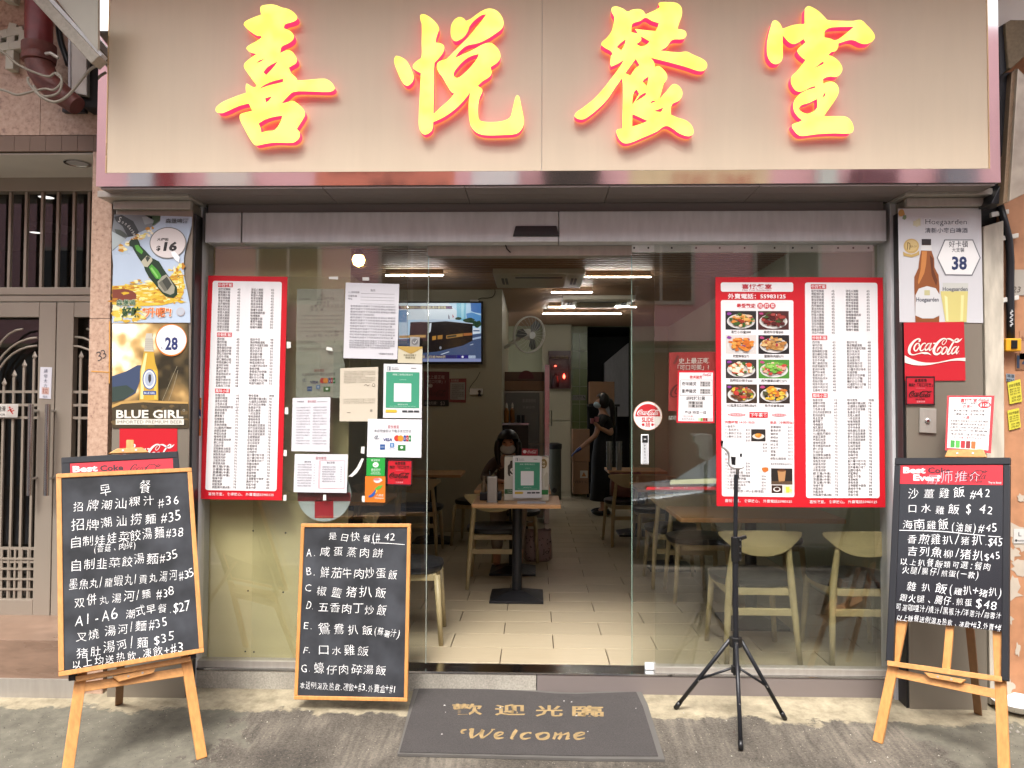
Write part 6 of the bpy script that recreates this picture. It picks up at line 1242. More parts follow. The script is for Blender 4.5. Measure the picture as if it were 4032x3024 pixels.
C0 = put(mk_chair('left one of the two pale wooden chairs backing onto the right window'), 1.28, .375)
for x, y, rz, lb in ((1.865, .375, 0, 'right one of the two pale wooden chairs backing onto the right window'), (1.25, 1.75, math.pi, 'chair facing the street beyond the wide right hand table, left one'), (1.8, 1.75, math.pi, 'chair facing the street beyond the wide right hand table, right one'),
    (1.15, 2.25, 0, 'chair on the near side of the middle right table'), (1.2, 3.5, math.pi, 'chair on the far side of the middle right table'), (.98, 4.15, .1, 'chair near the standing woman with a pinkish bag on it'),
    (-.33, 2.17, 0, 'wooden chair tucked between the doorway table and the table behind it'), (-.80, .62, R(-86), 'black seated wooden chair just inside the left door leaf'), (-.18, 3.22, math.pi, 'chair the seated woman sits on'),
    (-.62, 4.05, R(80), 'chair on the right side of the back left table'), (-1.15, 3.5, 0, 'chair with its back to the street in front of the back left table'), (-1.45, 1.12, 0, 'chair in front of the left wall table behind the notices'), (-1.4, 2.45, math.pi, 'chair beyond the left wall table facing the street')):
    put(copy_tree(C0, None, lb), x, y, rz)

# things on the doorway table
zt4 = zm(1800, 1450, 1/2.552)
YB1 = 1.58
f = lambda x, y: PY(*zt4(x, y), YB1)
q = [f(474, 884), f(921, 892), f(916, 1306), f(474, 1300)]; q[2].z = q[3].z = .743; q[2].x = q[1].x; q[3].x = q[0].x; q[0].z = q[1].z
e = empty('cardboard_box', q[3], 'white printed cardboard box on the doorway table behind the green poster', 'box')
m_ = MB(); m_.hexa(q, V((0, .16, 0))); m_.build('carton', pm('#cfccbc'), e, bevel=.003)
p = Print(f, NY, .001, .0005); p.poly([(508, 980), (530, 960), (535, 930), (556, 926), (556, 1080), (520, 1084), (508, 1060)], '#3a3020', 1); p.text('S', 532, 1080, 110, '#e8e4d8', 2, bold=.03)
p.circ(868, 958, 36, 48, '#8a7440', 1, 26); p.text('OR', 850, 956, 28, '#e8e0c8', 2, x1=884, bold=.02); p.text('S?', 852, 992, 30, '#e8e0c8', 2, x1=884, bold=.02)
p.rect(478, 1214, 556, 1262, '#1f5a2c', 1); p.rect(850, 1222, 914, 1270, '#1f7a34', 1); p.text('1 LITRE', 505, 1232, 16, '#d8dcc8', 2, x1=552); p.text('5 Bottles', 508, 1250, 16, '#d8dcc8', 2, x1=552)
p.poly([(870, 1090), (900, 1040), (914, 1060), (914, 1180), (880, 1200)], '#bdb8a4', 1); p.build('print', e)
qrposter(None, 0, 'green and white poster leaning on the white box on the doorway table', pts=[PY(*zt4(*q_), 1.555) for q_ in ((560, 880), (851, 884), (849, 1302), (560, 1306))])
q = [PY(*zt4(*q_), 1.62) for q_ in ((652, 807), (811, 812), (808, 880), (650, 876))]
o, p = sheet('table_card', q, 158, 68, '#a81f2c', 'small red cola tent card standing on top of the white box', 'card'); p.circ(28, 30, 18, 16, '#e8e0dc', 1, 20); script_logo(p, 56, 14, 148, 46, pm('#e8e0dc'), 2); p.build('print', o)
q = [PY(*zt4(*q_), 1.46) for q_ in ((302, 1090), (408, 1092), (402, 1316), (297, 1312))]
b0 = q[3].copy(); e = empty('napkin_holder', (b0.x, 1.46, .743), 'upright stainless napkin holder at the left of the doorway table', 'napkin holder')
m_ = MB(); m_.box(q[3].x+.004, q[2].x-.002, 1.46, 1.52, .746, q[0].z); m_.build('body', mt_steel, e, bevel=.004); m_ = MB(); m_.box(q[3].x-.004, q[2].x+.004, 1.44, 1.535, .7425, .7455); m_.build('foot', mt_silver, e)
e = empty('condiment_tray', (b0.x-.01, 1.62, .743), 'dark condiment tray with small bottles behind the napkin holder', 'condiment tray')
m_ = MB(); m_.box(b0.x-.06, b0.x+.10, 1.58, 1.74, .743, .80); m_.build('tray', mt_black, e, bevel=.004)
for dx, hh, cc in ((-.035, .17, '#8a7a62'), (.01, .22, '#1a1512'), (.055, .20, '#3a1a12')):
    m_ = MB(); m_.lathe([(.018, .0), (.02, .01), (.02, hh*.6), (.009, hh*.8), (.009, hh)], (b0.x+dx, 1.66, .75), 12); m_.build('bottle', pm(cc, .2), e, smooth=True)
c = PZ(2025, 1952, .743)
o = MB().box(-.0, .21, 1.42, 1.54, .7425, .745).build('paper_stack', pm('#c4c2cc')); o.location = (-.13, 0, 0); tag(o, 'pale leaflets lying flat in front of the white box on the table', 'leaflet')

# television on the wall
YT = 4.72; zt = zm(1650, 1100, 450/1866)
q = [PY(1568, 1193, YT), PY(1897, 1190, YT), PY(1897, 1428, YT), PY(1568, 1428, YT)]
x0, x1, z0, z1 = q[0].x, q[1].x, q[2].z, q[1].z
e = empty('television', ((x0+x1)/2, YT, z0), 'large flat television on the wall showing a black bus in traffic', 'television')
m_ = MB(); m_.box(x0-.015, x1+.012, YT+.002, 4.79, z0-.015, z1+.012); m_.build('bezel', mt_blackp, e, bevel=.004)
f = lambda x, y: PY(*zt(x, y), YT)
p = Print(f, NY, .0005, .0006); EM = lambda c, s_=.75: em(c, s_)
xl_, yt_, yb_ = -335, 388, 1345
p.rect(xl_, yt_, 1012, yb_, EM('#bcdcf4'), 0); p.poly([(xl_, 388), (480, 388), (620, 520), (600, 660), (xl_, 660)], EM('#d9e6ee'), 1); p.poly([(610, 388), (770, 388), (760, 680), (620, 660)], EM('#7cc0d8'), 1); p.poly([(690, 388), (735, 388), (730, 640), (690, 640)], EM('#a8dcea'), 2)
p.poly([(840, 388), (1012, 388), (1012, 560), (900, 540), (850, 520)], EM('#4a78b8'), 1); p.poly([(770, 560), (860, 540), (1012, 590), (1012, 700), (780, 640)], EM('#5a94cc'), 2); p.rect(xl_, 500, -200, 700, EM('#5a9ac8'), 2)
for x, y, a, b in ((820, 680, 90, 50), (880, 720, 90, 46), (640, 640, 46, 26), (960, 730, 60, 60)): p.blob(x, y, a, b, EM('#2c4430'), 3, 12, .25)
p.poly([(xl_, 980), (870, 900), (1012, 880), (1012, 1345), (xl_, 1345)], EM('#46587c'), 3.5); p.poly([(870, 960), (1012, 930), (1012, 960), (870, 990)], EM('#aabcd8'), 4); p.poly([(345, 1225), (490, 1178), (495, 1186), (375, 1228)], EM('#dce6f4'), 4); p.poly([(830, 1070), (885, 1052), (890, 1058), (840, 1076)], EM('#dce6f4'), 4)
p.poly([(880, 800), (985, 800), (1000, 880), (875, 890)], EM('#dfe8f4'), 4); p.rect(885, 830, 990, 850, EM('#3c5880'), 5)
p.poly([(190, 690), (440, 672), (876, 724), (874, 1000), (720, 1080), (300, 1180), (60, 1200), (-100, 1160), (-160, 1000), (-140, 700)], EM('#241f22', .5), 5); p.poly([(-140, 690), (230, 650), (440, 668), (880, 716), (878, 728), (440, 684), (200, 700)], EM('#c4d4e4'), 6)
p.poly([(445, 915), (715, 882), (715, 930), (445, 970)], EM('#a87c44'), 6); p.poly([(725, 880), (870, 872), (870, 912), (725, 924)], EM('#a8683c'), 6); p.poly([(215, 930), (280, 920), (278, 985), (215, 995)], EM('#b8843c'), 6); p.poly([(303, 916), (385, 908), (382, 974), (303, 980)], EM('#a8783c'), 6); p.poly([(-320, 920), (110, 905), (110, 950), (-320, 960)], EM('#c49a5c'), 6)
p.poly([(460, 925), (610, 905), (610, 935), (460, 955)], EM('#3c3a30'), 7); p.poly([(170, 720), (205, 710), (190, 850), (160, 880)], EM('#e4ecf4'), 6); p.circ(350, 1118, 36, 44, EM('#14141a', .4), 7, 20); p.circ(350, 1118, 20, 26, EM('#8a8f98'), 8, 16)
p.rect(xl_, 434, 540, 486, EM('#3a2450'), 8); p.poly([(440, 434), (520, 436), (552, 484), (440, 484)], EM('#5a3060'), 8.5); p.text('竹篙灣檢疫中心開放予抵港外傭隔離', -300, 477, 46, EM('#e8e0a8', .9), 9, x1=440)
p.rect(xl_, 1236, 610, 1294, EM('#2c2c6a'), 8); p.rect(618, 1236, 806, 1294, EM('#22207a'), 8); p.rect(808, 1244, 922, 1290, EM('#b8c8e0'), 8); p.text('個案第二日逾7000宗', -60, 1284, 50, EM('#d8c898', .9), 9, x1=432); p.text('11:33', 822, 1284, 44, EM('#7a8098'), 9, x1=908)
for k in range(4): a = k*math.pi/4; p.stroke([(712-20*math.cos(a), 1266-20*math.sin(a), 7), (712+20*math.cos(a), 1266+20*math.sin(a), 7)], EM('#e8e8f4', .9), 9)
p.rect(xl_, 1294, 1012, 1345, EM('#8a94c0'), 7.5); p.poly([(480, 640), (480, 570), (495, 600), (500, 655)], EM('#5a3a58'), 7); p.poly([(545, 565), (570, 610), (550, 635)], EM('#c03048'), 7)
p.build('screen', e)
m_ = MB(); c = PY(*zt(905, 352), YT+.03); m_.box(c.x-.05, c.x+.05, 4.72, 4.79, c.z-.01, c.z+.01); tag(m_.build('router', mt_wpl, bevel=.003), 'small white router box above the television corner', 'router')
m_ = MB(); m_.tube([PY(*zt(*q_), 4.78) for q_ in smoothpoly([(960, 330), (1020, 305), (1120, 305), (1200, 285), (1240, 220), (1235, 145)], 3, 179, False)], .004, 5); tag(m_.build('wire', mt_blackp), 'thin black wire from the router to the ceiling', 'wire', 'wires on the television wall')
z4 = zm(1600, 900, 1/.922)
q = [PY(*z4(*q_), 4.79) for q_ in ((63, 518), (156, 520), (154, 645), (62, 645))]
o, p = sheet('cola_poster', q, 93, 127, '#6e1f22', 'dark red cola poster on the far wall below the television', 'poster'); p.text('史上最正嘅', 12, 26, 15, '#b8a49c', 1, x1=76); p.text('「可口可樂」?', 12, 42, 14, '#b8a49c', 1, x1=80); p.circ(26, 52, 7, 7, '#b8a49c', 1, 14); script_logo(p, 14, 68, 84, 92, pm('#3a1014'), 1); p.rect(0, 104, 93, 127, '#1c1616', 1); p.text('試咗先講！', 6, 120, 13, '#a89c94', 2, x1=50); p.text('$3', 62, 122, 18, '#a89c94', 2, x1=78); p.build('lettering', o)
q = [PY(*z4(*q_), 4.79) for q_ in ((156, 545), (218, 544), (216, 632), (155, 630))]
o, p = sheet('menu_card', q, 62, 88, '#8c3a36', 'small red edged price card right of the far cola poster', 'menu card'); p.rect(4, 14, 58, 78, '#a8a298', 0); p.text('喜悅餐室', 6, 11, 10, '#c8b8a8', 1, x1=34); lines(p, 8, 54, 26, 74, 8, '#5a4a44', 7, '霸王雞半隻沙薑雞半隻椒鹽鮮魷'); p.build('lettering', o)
# outlet and wires
e = empty('wall_socket', PY(*z4(262, 600), 4.78), 'white wall socket with a black plug right of the far posters', 'socket'); m_ = MB(); c = PY(*z4(258, 592), 4.78); m_.box(c.x-.09, c.x+.06, 4.77, 4.799, c.z-.035, c.z+.035); m_.build('plate', mt_white, e, bevel=.003)
m_ = MB(); c = PY(*z4(265, 592), 4.75); m_.tube([c, c+V((0, .03, 0)), c+V((0, .03, -.05))], .02, 8); m_.build('plug', mt_blackp, e)
m_ = MB(); m_.tube([PY(*z4(*q_), 4.775) for q_ in smoothpoly([(268, 520), (255, 545), (235, 570), (228, 588), (236, 600), (250, 598)], 3, 179, False)], .004, 5); m_.build('cord', mt_blackp, e)

# air conditioners, light strips, warm lamp
mt_ac = M('ac_plastic', '#c9c2b0', .4, 0, .05)
def ac(px0, px1, py0, py1, label):
    a, b = PZ(px0, py0, ZC-.055), PZ(px1, py0, ZC-.055); y1 = PZ((px0+px1)/2, py1, ZC-.055).y; e = empty('ceiling_air_conditioner', ((a.x+b.x)/2, a.y, ZC-.06), label, 'air conditioner', 'cassette air conditioners in the slatted ceiling')
    m_ = MB(); m_.box(a.x, b.x, a.y, y1, ZC-.085, ZC-.031); m_.build('housing', mt_ac, e, bevel=.008); w_ = b.x-a.x; d_ = y1-a.y
    m_ = MB(); m_.box(a.x+.2*w_, b.x-.2*w_, a.y+.1*d_, y1-.1*d_, ZC-.094, ZC-.086); m_.build('grille', mt_ac, e, bevel=.003)
    for s_ in (.08, .86):
        for k in (0, .04): m_ = MB(); m_.box(a.x+(s_+k)*w_, a.x+(s_+k+.028)*w_, a.y+.3*d_, y1-.3*d_, ZC-.090, ZC-.086); m_.build('vane', mt_blackp, e)
    m_ = MB(); m_.box(a.x+.24*w_, b.x-.24*w_, a.y+.16*d_, a.y+.24*d_, ZC-.097, ZC-.0945); m_.build('slot', mt_blackp, e)
ac(1940, 2305, 1066, 1124, 'nearer cassette air conditioner in the brown slatted ceiling'); ac(2216, 2500, 1170, 1204, 'farther cassette air conditioner in the brown slatted ceiling')
mt_led = EMI('led_tube', (1, .97, .9), 42)
for k, (a, b, lb) in enumerate((((2160, 1209), (2508, 1205), 'longest bright white light strip hanging under the ceiling slats'), ((2305, 1091), (2560, 1093), 'light strip nearest the street at the right of the first air conditioner'), ((2172, 1151), (2330, 1154), 'short dim light strip left of the far air conditioner'), ((1520, 1084), (1745, 1084), 'light strip on the left seen through the glass door edge'), ((2138, 1235), (2440, 1241), 'thin light strip deepest in the room'))):
    A, B = PZ(*a, ZC-.09), PZ(*b, ZC-.09); B.y = A.y; e = empty('light_strip', A, lb, 'light strip', 'light strips under the ceiling'); r_ = .0034
    m_ = MB(); m_.tube([A, B], r_, 8); m_.build('tube', mt_led, e, smooth=True); m_ = MB(); m_.box(A.x, B.x, A.y-.006, A.y+.006, ZC-.080, ZC-.031); m_.build('batten', mt_slat, e)
c = PY(1412, 1023, 1.1)
e = empty('pendant_lamp', c, 'small warm glowing lamp high behind the left window', 'lamp'); m_ = MB(); prof = [(.005, -.05), (.033, -.036), (.046, 0), (.033, .03), (.014, .04)]; m_.lathe(prof, tuple(c), 16); m_.build('bulb', EMI('warm_bulb', (1, .55, .16), 8), e, smooth=True)
m_ = MB(); m_.tube([c+V((0, 0, .04)), c+V((0, 0, ZC-.03-c.z))], .005, 6); m_.build('cord', mt_blackp, e)
m_ = MB(); m_.lathe([(.03, .03), (.034, .05), (.02, .08)], tuple(c), 14); m_.build('lamp_holder', mt_blackp, e)

# wall fan
YFn = 5.35; c = PY(2086, 1318, YFn); nf = V((.55, -.8, -.18)).normalized(); a1 = nf.cross(V((0, 0, 1))).normalized(); a2 = a1.cross(nf)
e = empty('wall_fan', c, 'white wall mounted fan tilted down beside the television wall', 'fan')
ringp = lambda r_, off=0: [c+nf*off+a1*(r_*math.cos(2*math.pi*k/28))+a2*(r_*math.sin(2*math.pi*k/28)) for k in range(29)]
m_ = MB(); m_.tube(ringp(.225), .008, 6, cap=False); m_.tube(ringp(.225, -.03), .006, 6, cap=False)
for k in range(24):
    a = 2*math.pi*k/24; d = a1*math.cos(a)+a2*math.sin(a); m_.tube([c+nf*.05+d*.04, c+nf*.045+d*.15, c+d*.225], .0018, 4)
m_.build('guard', mt_white, e)
m_ = MB()
for k in range(3):
    a = 2.1*k; d = a1*math.cos(a)+a2*math.sin(a); t_ = a1*-math.sin(a)+a2*math.cos(a); m_.add([c+d*.03, c+d*.12+t_*.07+nf*.012, c+d*.19+t_*.05+nf*.012, c+d*.2-t_*.03-nf*.01, c+d*.1-t_*.05-nf*.01], [(0, 1, 2, 3, 4)])
m_.build('blades', M('fan_blade', '#55585a', .4), e)
m_ = MB(); m_.tube([c+nf*.055, c+nf*.06], .045, 18); m_.build('hub_cap', mt_wpl, e)
m_ = MB(); m_.tube([c-nf*.03, c-nf*.16], [.07, .05], 14); m_.tube([c-nf*.10, V((XT+.0, c.y+.1, c.z-.16))], .022, 8); m_.build('motor', mt_white, e, smooth=True)
# fridge, cartons, cabinet
YR = 5.6
xa, xb = PY(1985, 1600, YR).x, PY(2142, 1600, YR).x; zf = PY(2060, 1540, YR).z
e = empty('fridge', ((xa+xb)/2, YR, 0), 'tall stainless fridge behind the seated woman with a paper taped on its door', 'fridge')
m_ = MB(); m_.box(xa, xb, YR, YR+.6, .06, zf); m_.build('cabinet', mt_steel, e, bevel=.006)
for z0_, z1_ in ((.1, .98), (1.0, zf-.02)):
    m_ = MB(); m_.box(xa+.02, xb-.06, YR-.03, YR-.001, z0_, z1_); m_.build('door', M('fridge_door', '#6a6c68', .4, .4), e, bevel=.004)
    m_ = MB(); m_.box(xb-.05, xb-.01, YR-.035, YR-.001, z0_, z1_); m_.build('door_edge', pm('#b8ac94'), e)
o, p = sheet('notice', [PY(*zt4(*q_), YR-.034) for q_ in ((628, 282), (822, 282), (822, 432), (614, 430))], 100, 76, '#6f6f6c', 'plastic covered grey notice on the fridge door', 'notice'); p.text('客滿請稍候', 16, 30, 20, '#9a9a94', 1, x1=84); p.text('多謝合作', 20, 62, 16, '#9a9a94', 1, x1=80); p.build('lettering', o)
e = empty('steel_column', (PY(2153, 1600, YR-.1).x, YR-.1, 0), 'bright steel door edge with handle right of the fridge', 'steel door')
xc0, xc1 = PY(2144, 1600, YR-.1).x, PY(2164, 1600, YR-.1).x; m_ = MB(); m_.box(xc0, xc1, YR-.1, YR+.5, .0, PY(2150, 1436, YR-.1).z); m_.build('door_edge', mt_silver, e, bevel=.003)
m_ = MB(); m_.tube([PY(*zt4(*q_), YR-.13) for q_ in ((915, 425), (948, 425), (948, 580), (915, 580))], .008, 8); m_.build('handle', mt_silver, e)
mt_card = M('brown_cardboard', '#7a5b42', .8, 0, .08); mt_card2 = M('dark_cardboard', '#5a4236', .8, 0, .08)
q = [PY(*z4(*q_), YR+.02) for q_ in ((352, 553), (498, 553), (500, 590), (350, 590))]
for k, (y0_, y1_, mm, lb) in enumerate(((588, 553, mt_card, 'lower flat brown carton on top of the fridge'), (552, 520, mt_card2, 'upper flat carton with a dark red half disc on top of the fridge'))):
    A, B = PY(*z4(352, y0_), YR+.02), PY(*z4(500, y1_), YR+.02); m_ = MB(); m_.box(A.x, B.x, YR+.02, YR+.5, A.z+.002, B.z); o = m_.build('carton', mm, bevel=.003); tag(o, lb, 'carton', 'cartons on the fridge')
    if k: p = Print(lambda x, y: PY(*z4(x, y), YR+.02), NY); p.poly([(435+28*math.cos(math.pi+math.pi*i/14), 545+30*math.sin(math.pi+math.pi*i/14)) for i in range(15)], '#5f1a1e', 1); p.build('print', o)
YK = 5.0; xa, xb = PY(1978, 1700, YK).x, PY(2080, 1700, YK).x; zk = PY(2030, 1665, YK).z
e = empty('side_cabinet', ((xa+xb)/2, YK, 0), 'dark wooden side cabinet with a bright steel top behind the seated woman', 'cabinet')
m_ = MB(); m_.box(xa, xb, YK, YK+.4, 0, zk-.03); m_.build('body', M('dark_wood', '#2b2420', .5), e, bevel=.004); m_ = MB(); m_.box(xa-.01, xb+.01, YK-.01, YK+.41, zk-.028, zk); m_.build('steel_top', mt_silver, e, bevel=.003)
for dx, cc, lb in ((.045, '#8a5a28', 'amber squeeze bottle on the cabinet, left one'), (.115, '#7a4a20', 'amber squeeze bottle on the cabinet, right one')):
    e = empty('sauce_bottle', (xa+dx, YK+.1, zk), lb, 'bottle', 'sauce bottles on the cabinet'); m_ = MB(); m_.lathe([(.027, .001), (.03, .02), (.03, .14), (.012, .18)], (xa+dx, YK+.1, zk), 14); m_.build('bottle_body', pm(cc, .2), e, smooth=True); m_ = MB(); m_.lathe([(.013, .18), (.013, .21), (.005, .24)], (xa+dx, YK+.1, zk), 10); m_.build('cap', mt_white, e)
for dx in (.19, .245):
    m_ = MB(); m_.lathe([(.018, .001), (.022, .09), (.021, .09), (.017, .004)], (xa+dx, YK+.1, zk), 14); tag(m_.build('cup', mt_black), 'dark tumbler on the cabinet, %s one' % ('left' if dx < .2 else 'right'), 'cup', 'cups on the cabinet')
# cream cupboard, altar
YA = 8.55; xa, xb = PY(2135, 1600, YA).x, PY(2249, 1600, YA).x
e = empty('tall_cupboard', ((xa+xb)/2, YA, 0), 'tall cream cupboard against the back wall holding the red shrine', 'cupboard')
m_ = MB(); m_.box(xa, xb, YA, YB-.01, 0, ZC-.04); m_.build('body', mt_wallC, e)
for a, b in (((2137, 1655), (2247, 1280)), ((2137, 1935), (2247, 1660))):
    A, B = PY(*a, YA-.015), PY(*b, YA-.015); m_ = MB(); m_.box(A.x, B.x, YA-.015, YA-.001, max(.02, A.z), B.z); m_.build('door_panel', mt_wallC, e, bevel=.003)
q = [PY(2160, 1382, YA-.12), PY(2247, 1382, YA-.12), PY(2247, 1530, YA-.12), PY(2160, 1530, YA-.12)]
mt_shr = M('shrine_red', '#3a0f12', .4); e = empty('shrine', q[3], 'dark red shrine box with two glowing red lamps on the back cupboard', 'shrine')
m_ = MB(); x0, x1, z0, z1 = q[3].x, q[2].x, q[3].z, q[1].z; t_ = .02
m_.box(x0, x0+t_, YA-.12, YA-.02, z0, z1); m_.box(x1-t_, x1, YA-.12, YA-.02, z0, z1); m_.box(x0+t_, x1-t_, YA-.12, YA-.02, z0, z0+t_); m_.box(x0+t_, x1-t_, YA-.12, YA-.02, z1-.1, z1); m_.box(x0+t_, x1-t_, YA-.035, YA-.02, z0+t_, z1-.1); m_.build('box', mt_shr, e)
mt_rl = EMI('red_lamp', (1, .05, .03), 5)
for (px, py, rr) in ((2187, 1441, .016), (2221, 1484, .022)):
    c = PY(px, py, YA-.1); m_ = MB(); m_.lathe([(.006, -.03), (rr, 0), (rr*.6, .03), (.003, .05)] if rr > .02 else [(.01, -.008), (rr, 0), (.01, .008)], tuple(c), 12); m_.build('lamp', mt_rl, e)
p = Print(lambda x, y: PY(x, y, YA-.121), NY); p.text('天官賜福', 2170, 1412, 15, '#8a7048', 1, x1=2238); p.build('lettering', e)
m_ = MB(); c = PY(2187, 1500, YA-.08); m_.lathe([(.05, -.1), (.06, -.03), (.04, .06), (.03, .1), (.0, .12)], tuple(c), 12); m_.build('figure', mt_shr, e)
# trash can, back cartons, notice
c = PY(2183, 1935, 8.0); e = empty('trash_can', (c.x, 8.1, 0), 'grey cylindrical bin with dark lid by the back cupboard', 'bin'); m_ = MB(); m_.lathe([(.10, .0), (.11, .02), (.11, .80)], (c.x, 8.1, 0), 20); m_.build('body', M('bin_grey', '#4c4f48', .4, .3), e, ang=40); m_ = MB(); m_.lathe([(.115, .80), (.12, .83), (.12, .88), (.05, .90)], (c.x, 8.1, 0), 20); m_.build('lid', mt_black, e, ang=40)
m_ = MB(); cc_ = V((c.x, 7.985, .16)); m_.tube([cc_, cc_+V((0, .01, 0))], .04, 14); m_.build('pedal_plate', mt_blackp, e)
YC = 8.2
for a, b, lb in (((2256, 1945), (2318, 1820), 'bottom brown carton against the green tiles, with a warning label'), ((2254, 1818), (2322, 1690), 'upper brown carton of the stack against the green tiles'), ((2322, 1590), (2420, 1502), 'brown carton high behind the standing woman')):
    A, B = PY(*a, YC), PY(*b, YC); z0 = max(0, A.z); m_ = MB(); m_.box(A.x, B.x, YC, YC+.35, z0, B.z-.002); o = m_.build('carton', mt_card, bevel=.004); tag(o, lb, 'carton', 'cartons at the back')
    if a[1] == 1945:
        p = Print(lambda x, y: PY(x, y, YC), NY); p.rect(2284, 1853, 2314, 1882, '#b8b0a0', 1); p.poly([(2299, 1858), (2308, 1876), (2290, 1876)], '#a8642c', 2); p.text('VERY C', 2262, 1902, 14, '#3a2a20', 1, x1=2312); p.build('print', o)
e = empty('shelf', (PY(2370, 1595, YC).x, YC, PY(2370, 1592, YC).z), 'dark shelf carrying the high carton at the kitchen opening', 'shelf'); A, B = PY(2316, 1600, YC), PY(2440, 1592, YC); m_ = MB(); m_.box(A.x, B.x, YC-.02, YC+.4, A.z, B.z); m_.build('board', mt_black, e)
for xx in (A.x+.02, B.x-.02): m_ = MB(); m_.box(xx-.015, xx+.015, YC+.3, YC+.33, 0, A.z-.001); m_.build('post', mt_black, e)
o, p = sheet('floor_warning_sign', [PY(*q_, YB-.02) for q_ in ((2254, 1555), (2306, 1555), (2306, 1576), (2254, 1576))], 52, 21, '#9a988c', 'small white wet floor notice on the green tiled back wall', 'warning sign'); p.text('小心地滑', 2, 11, 10, '#2c2c2a', 1, x1=36); p.text('WET FLOOR', 2, 18, 5, '#2c2c2a', 1, x1=34); p.stroke([(42, 4, 2), (45, 10, 3), (50, 14, 2)], '#2c2c2a', 1); p.build('lettering', o)
# slanted panel built in the shape of a pale reflection at the kitchen
m_ = MB(); m_.hexa([PY(*q_, YB+1.2) for q_ in ((2380, 1430), (2475, 1350), (2475, 1640), (2380, 1640))], V((0, .3, 0))); tag(m_.build('reflection_panel', mt_steel_d), 'slanted grey panel shaped as a reflection in the dark kitchen opening', 'reflection panel')
# tall clear cups and bag on the right
for dx, lb in ((0, 'left tall stack of clear cups on the table near the standing woman'), (.11, 'right tall stack of clear cups on the table near the standing woman')):
    m_ = MB(); bx = PY(2400, 1800, 4.6).x+dx
    for k in range(6): m_.lathe([(.028, k*.05), (.036, k*.05+.075), (.034, k*.05+.075)], (bx, 4.62, .743), 12)
    o = m_.build('cup_stack', M('clear_cups', '#8e9496', .15, .2), ang=40); tag(o, lb, 'cups', 'cup stacks')
def bag(c, wx, wy, h, mat, name, label, cat):
    e = empty(name, c, label, cat); m_ = MB(); n = 20; b = 0; prof = [(.8, 0), (1., .08), (1.0, .5), (.92, .85), (.98, 1.)]
    random.seed(2)
    for s_, t_ in prof:
        for k in range(n):
            a = 2*math.pi*k/n; c_, s2 = math.cos(a), math.sin(a); j = 1+random.uniform(-.05, .05); m_.v.append((c[0]+wx/2*s_*j*math.copysign(abs(c_)**.6, c_), c[1]+wy/2*s_*j*math.copysign(abs(s2)**.6, s2), c[2]+.002+h*t_*(1+random.uniform(-.03, .03)*(t_ > .5))))
    for i in range(len(prof)-1):
        for k in range(n): m_.f.append((i*n+k, i*n+(k+1) % n, (i+1)*n+(k+1) % n, (i+1)*n+k)); m_.m.append(0)
    m_.f.append(tuple(range(n))[::-1]); m_.m.append(0); m_.build('bag_body', mat, e, smooth=True, nrm=False); return e
cb = PZ(2117, 2215, 0); mt_bag = M('pale_pink_bag', '#9d8784', .5, 0, .06)
e = bag((cb.x, cb.y+.1, 0), .27, .16, .29, mt_bag, 'shopping_bag', 'pale pink shopping bag with a leaf pattern on the floor beside the table', 'bag')
p = Print(lambda x, y: PY(x, y, cb.y+.014), NY, 0); random.seed(8)
for i in range(34):
    x, y = random.uniform(2064, 2168), random.uniform(2112, 2212); a = random.uniform(0, 3.1); p.poly([(x-5*math.cos(a), y-5*math.sin(a)), (x+2*math.sin(a), y-2*math.cos(a)), (x+5*math.cos(a), y+5*math.sin(a)), (x-2*math.sin(a), y+2*math.cos(a))], '#4c3a3c', 1)
p.text('Jo', 2136, 2180, 26, '#3a2a2c', 2, x1=2162); p.build('print', e)
bag((.98, 4.2, .485), .34, .26, .26, M('brown_pink_bag', '#7a5048', .6, 0, .25, 25), 'hand_bag', 'brownish pink bag on the chair near the standing woman', 'bag')

# ================================================================ PEOPLE
mt_skin = M('skin', '#b98b72', .5, 0, .04); mt_hair = M('black_hair', '#15110f', .35, 0, .3, 4, (30, 30, 2)); mt_mask = M('pale_blue_mask', '#a9bcc0', .7, 0, .03); mt_dress = M('black_dress', '#101013', .8, 0, .1); mt_cardi = M('grey_brown_cardigan', '#5a4e46', .9, 0, .12); mt_pants = M('beige_trousers', '#8a7a6c', .9, 0, .08); mt_glove = M('blue_glove', '#2a3f86', .4, 0, .1)
def skin(name, vs, es, mat, parent, sub=2, root=0):
    me = bpy.data.meshes.new(name); me.from_pydata([v[:3] for v in vs], es, []); me.materials.append(mat)
    o = bpy.data.objects.new(name, me); COL.objects.link(o); o.parent = parent; o.matrix_parent_inverse = Matrix.Translation(-parent.location)
    sk = o.modifiers.new('skin', 'SKIN'); sk.use_smooth_shade = True; lay = me.skin_vertices[0].data if me.skin_vertices else None
    if lay is None:
        import bmesh
        bm = bmesh.new(); bm.from_mesh(me); bm.verts.layers.skin.verify(); bm.to_mesh(me); bm.free(); lay = me.skin_vertices[0].data
    for i, v in enumerate(vs):
        r_ = v[3]; lay[i].radius = (r_, v[4] if len(v) > 4 else r_); lay[i].use_root = (i == root)
    s_ = o.modifiers.new('sub', 'SUBSURF'); s_.levels = sub; s_.render_levels = sub; return o
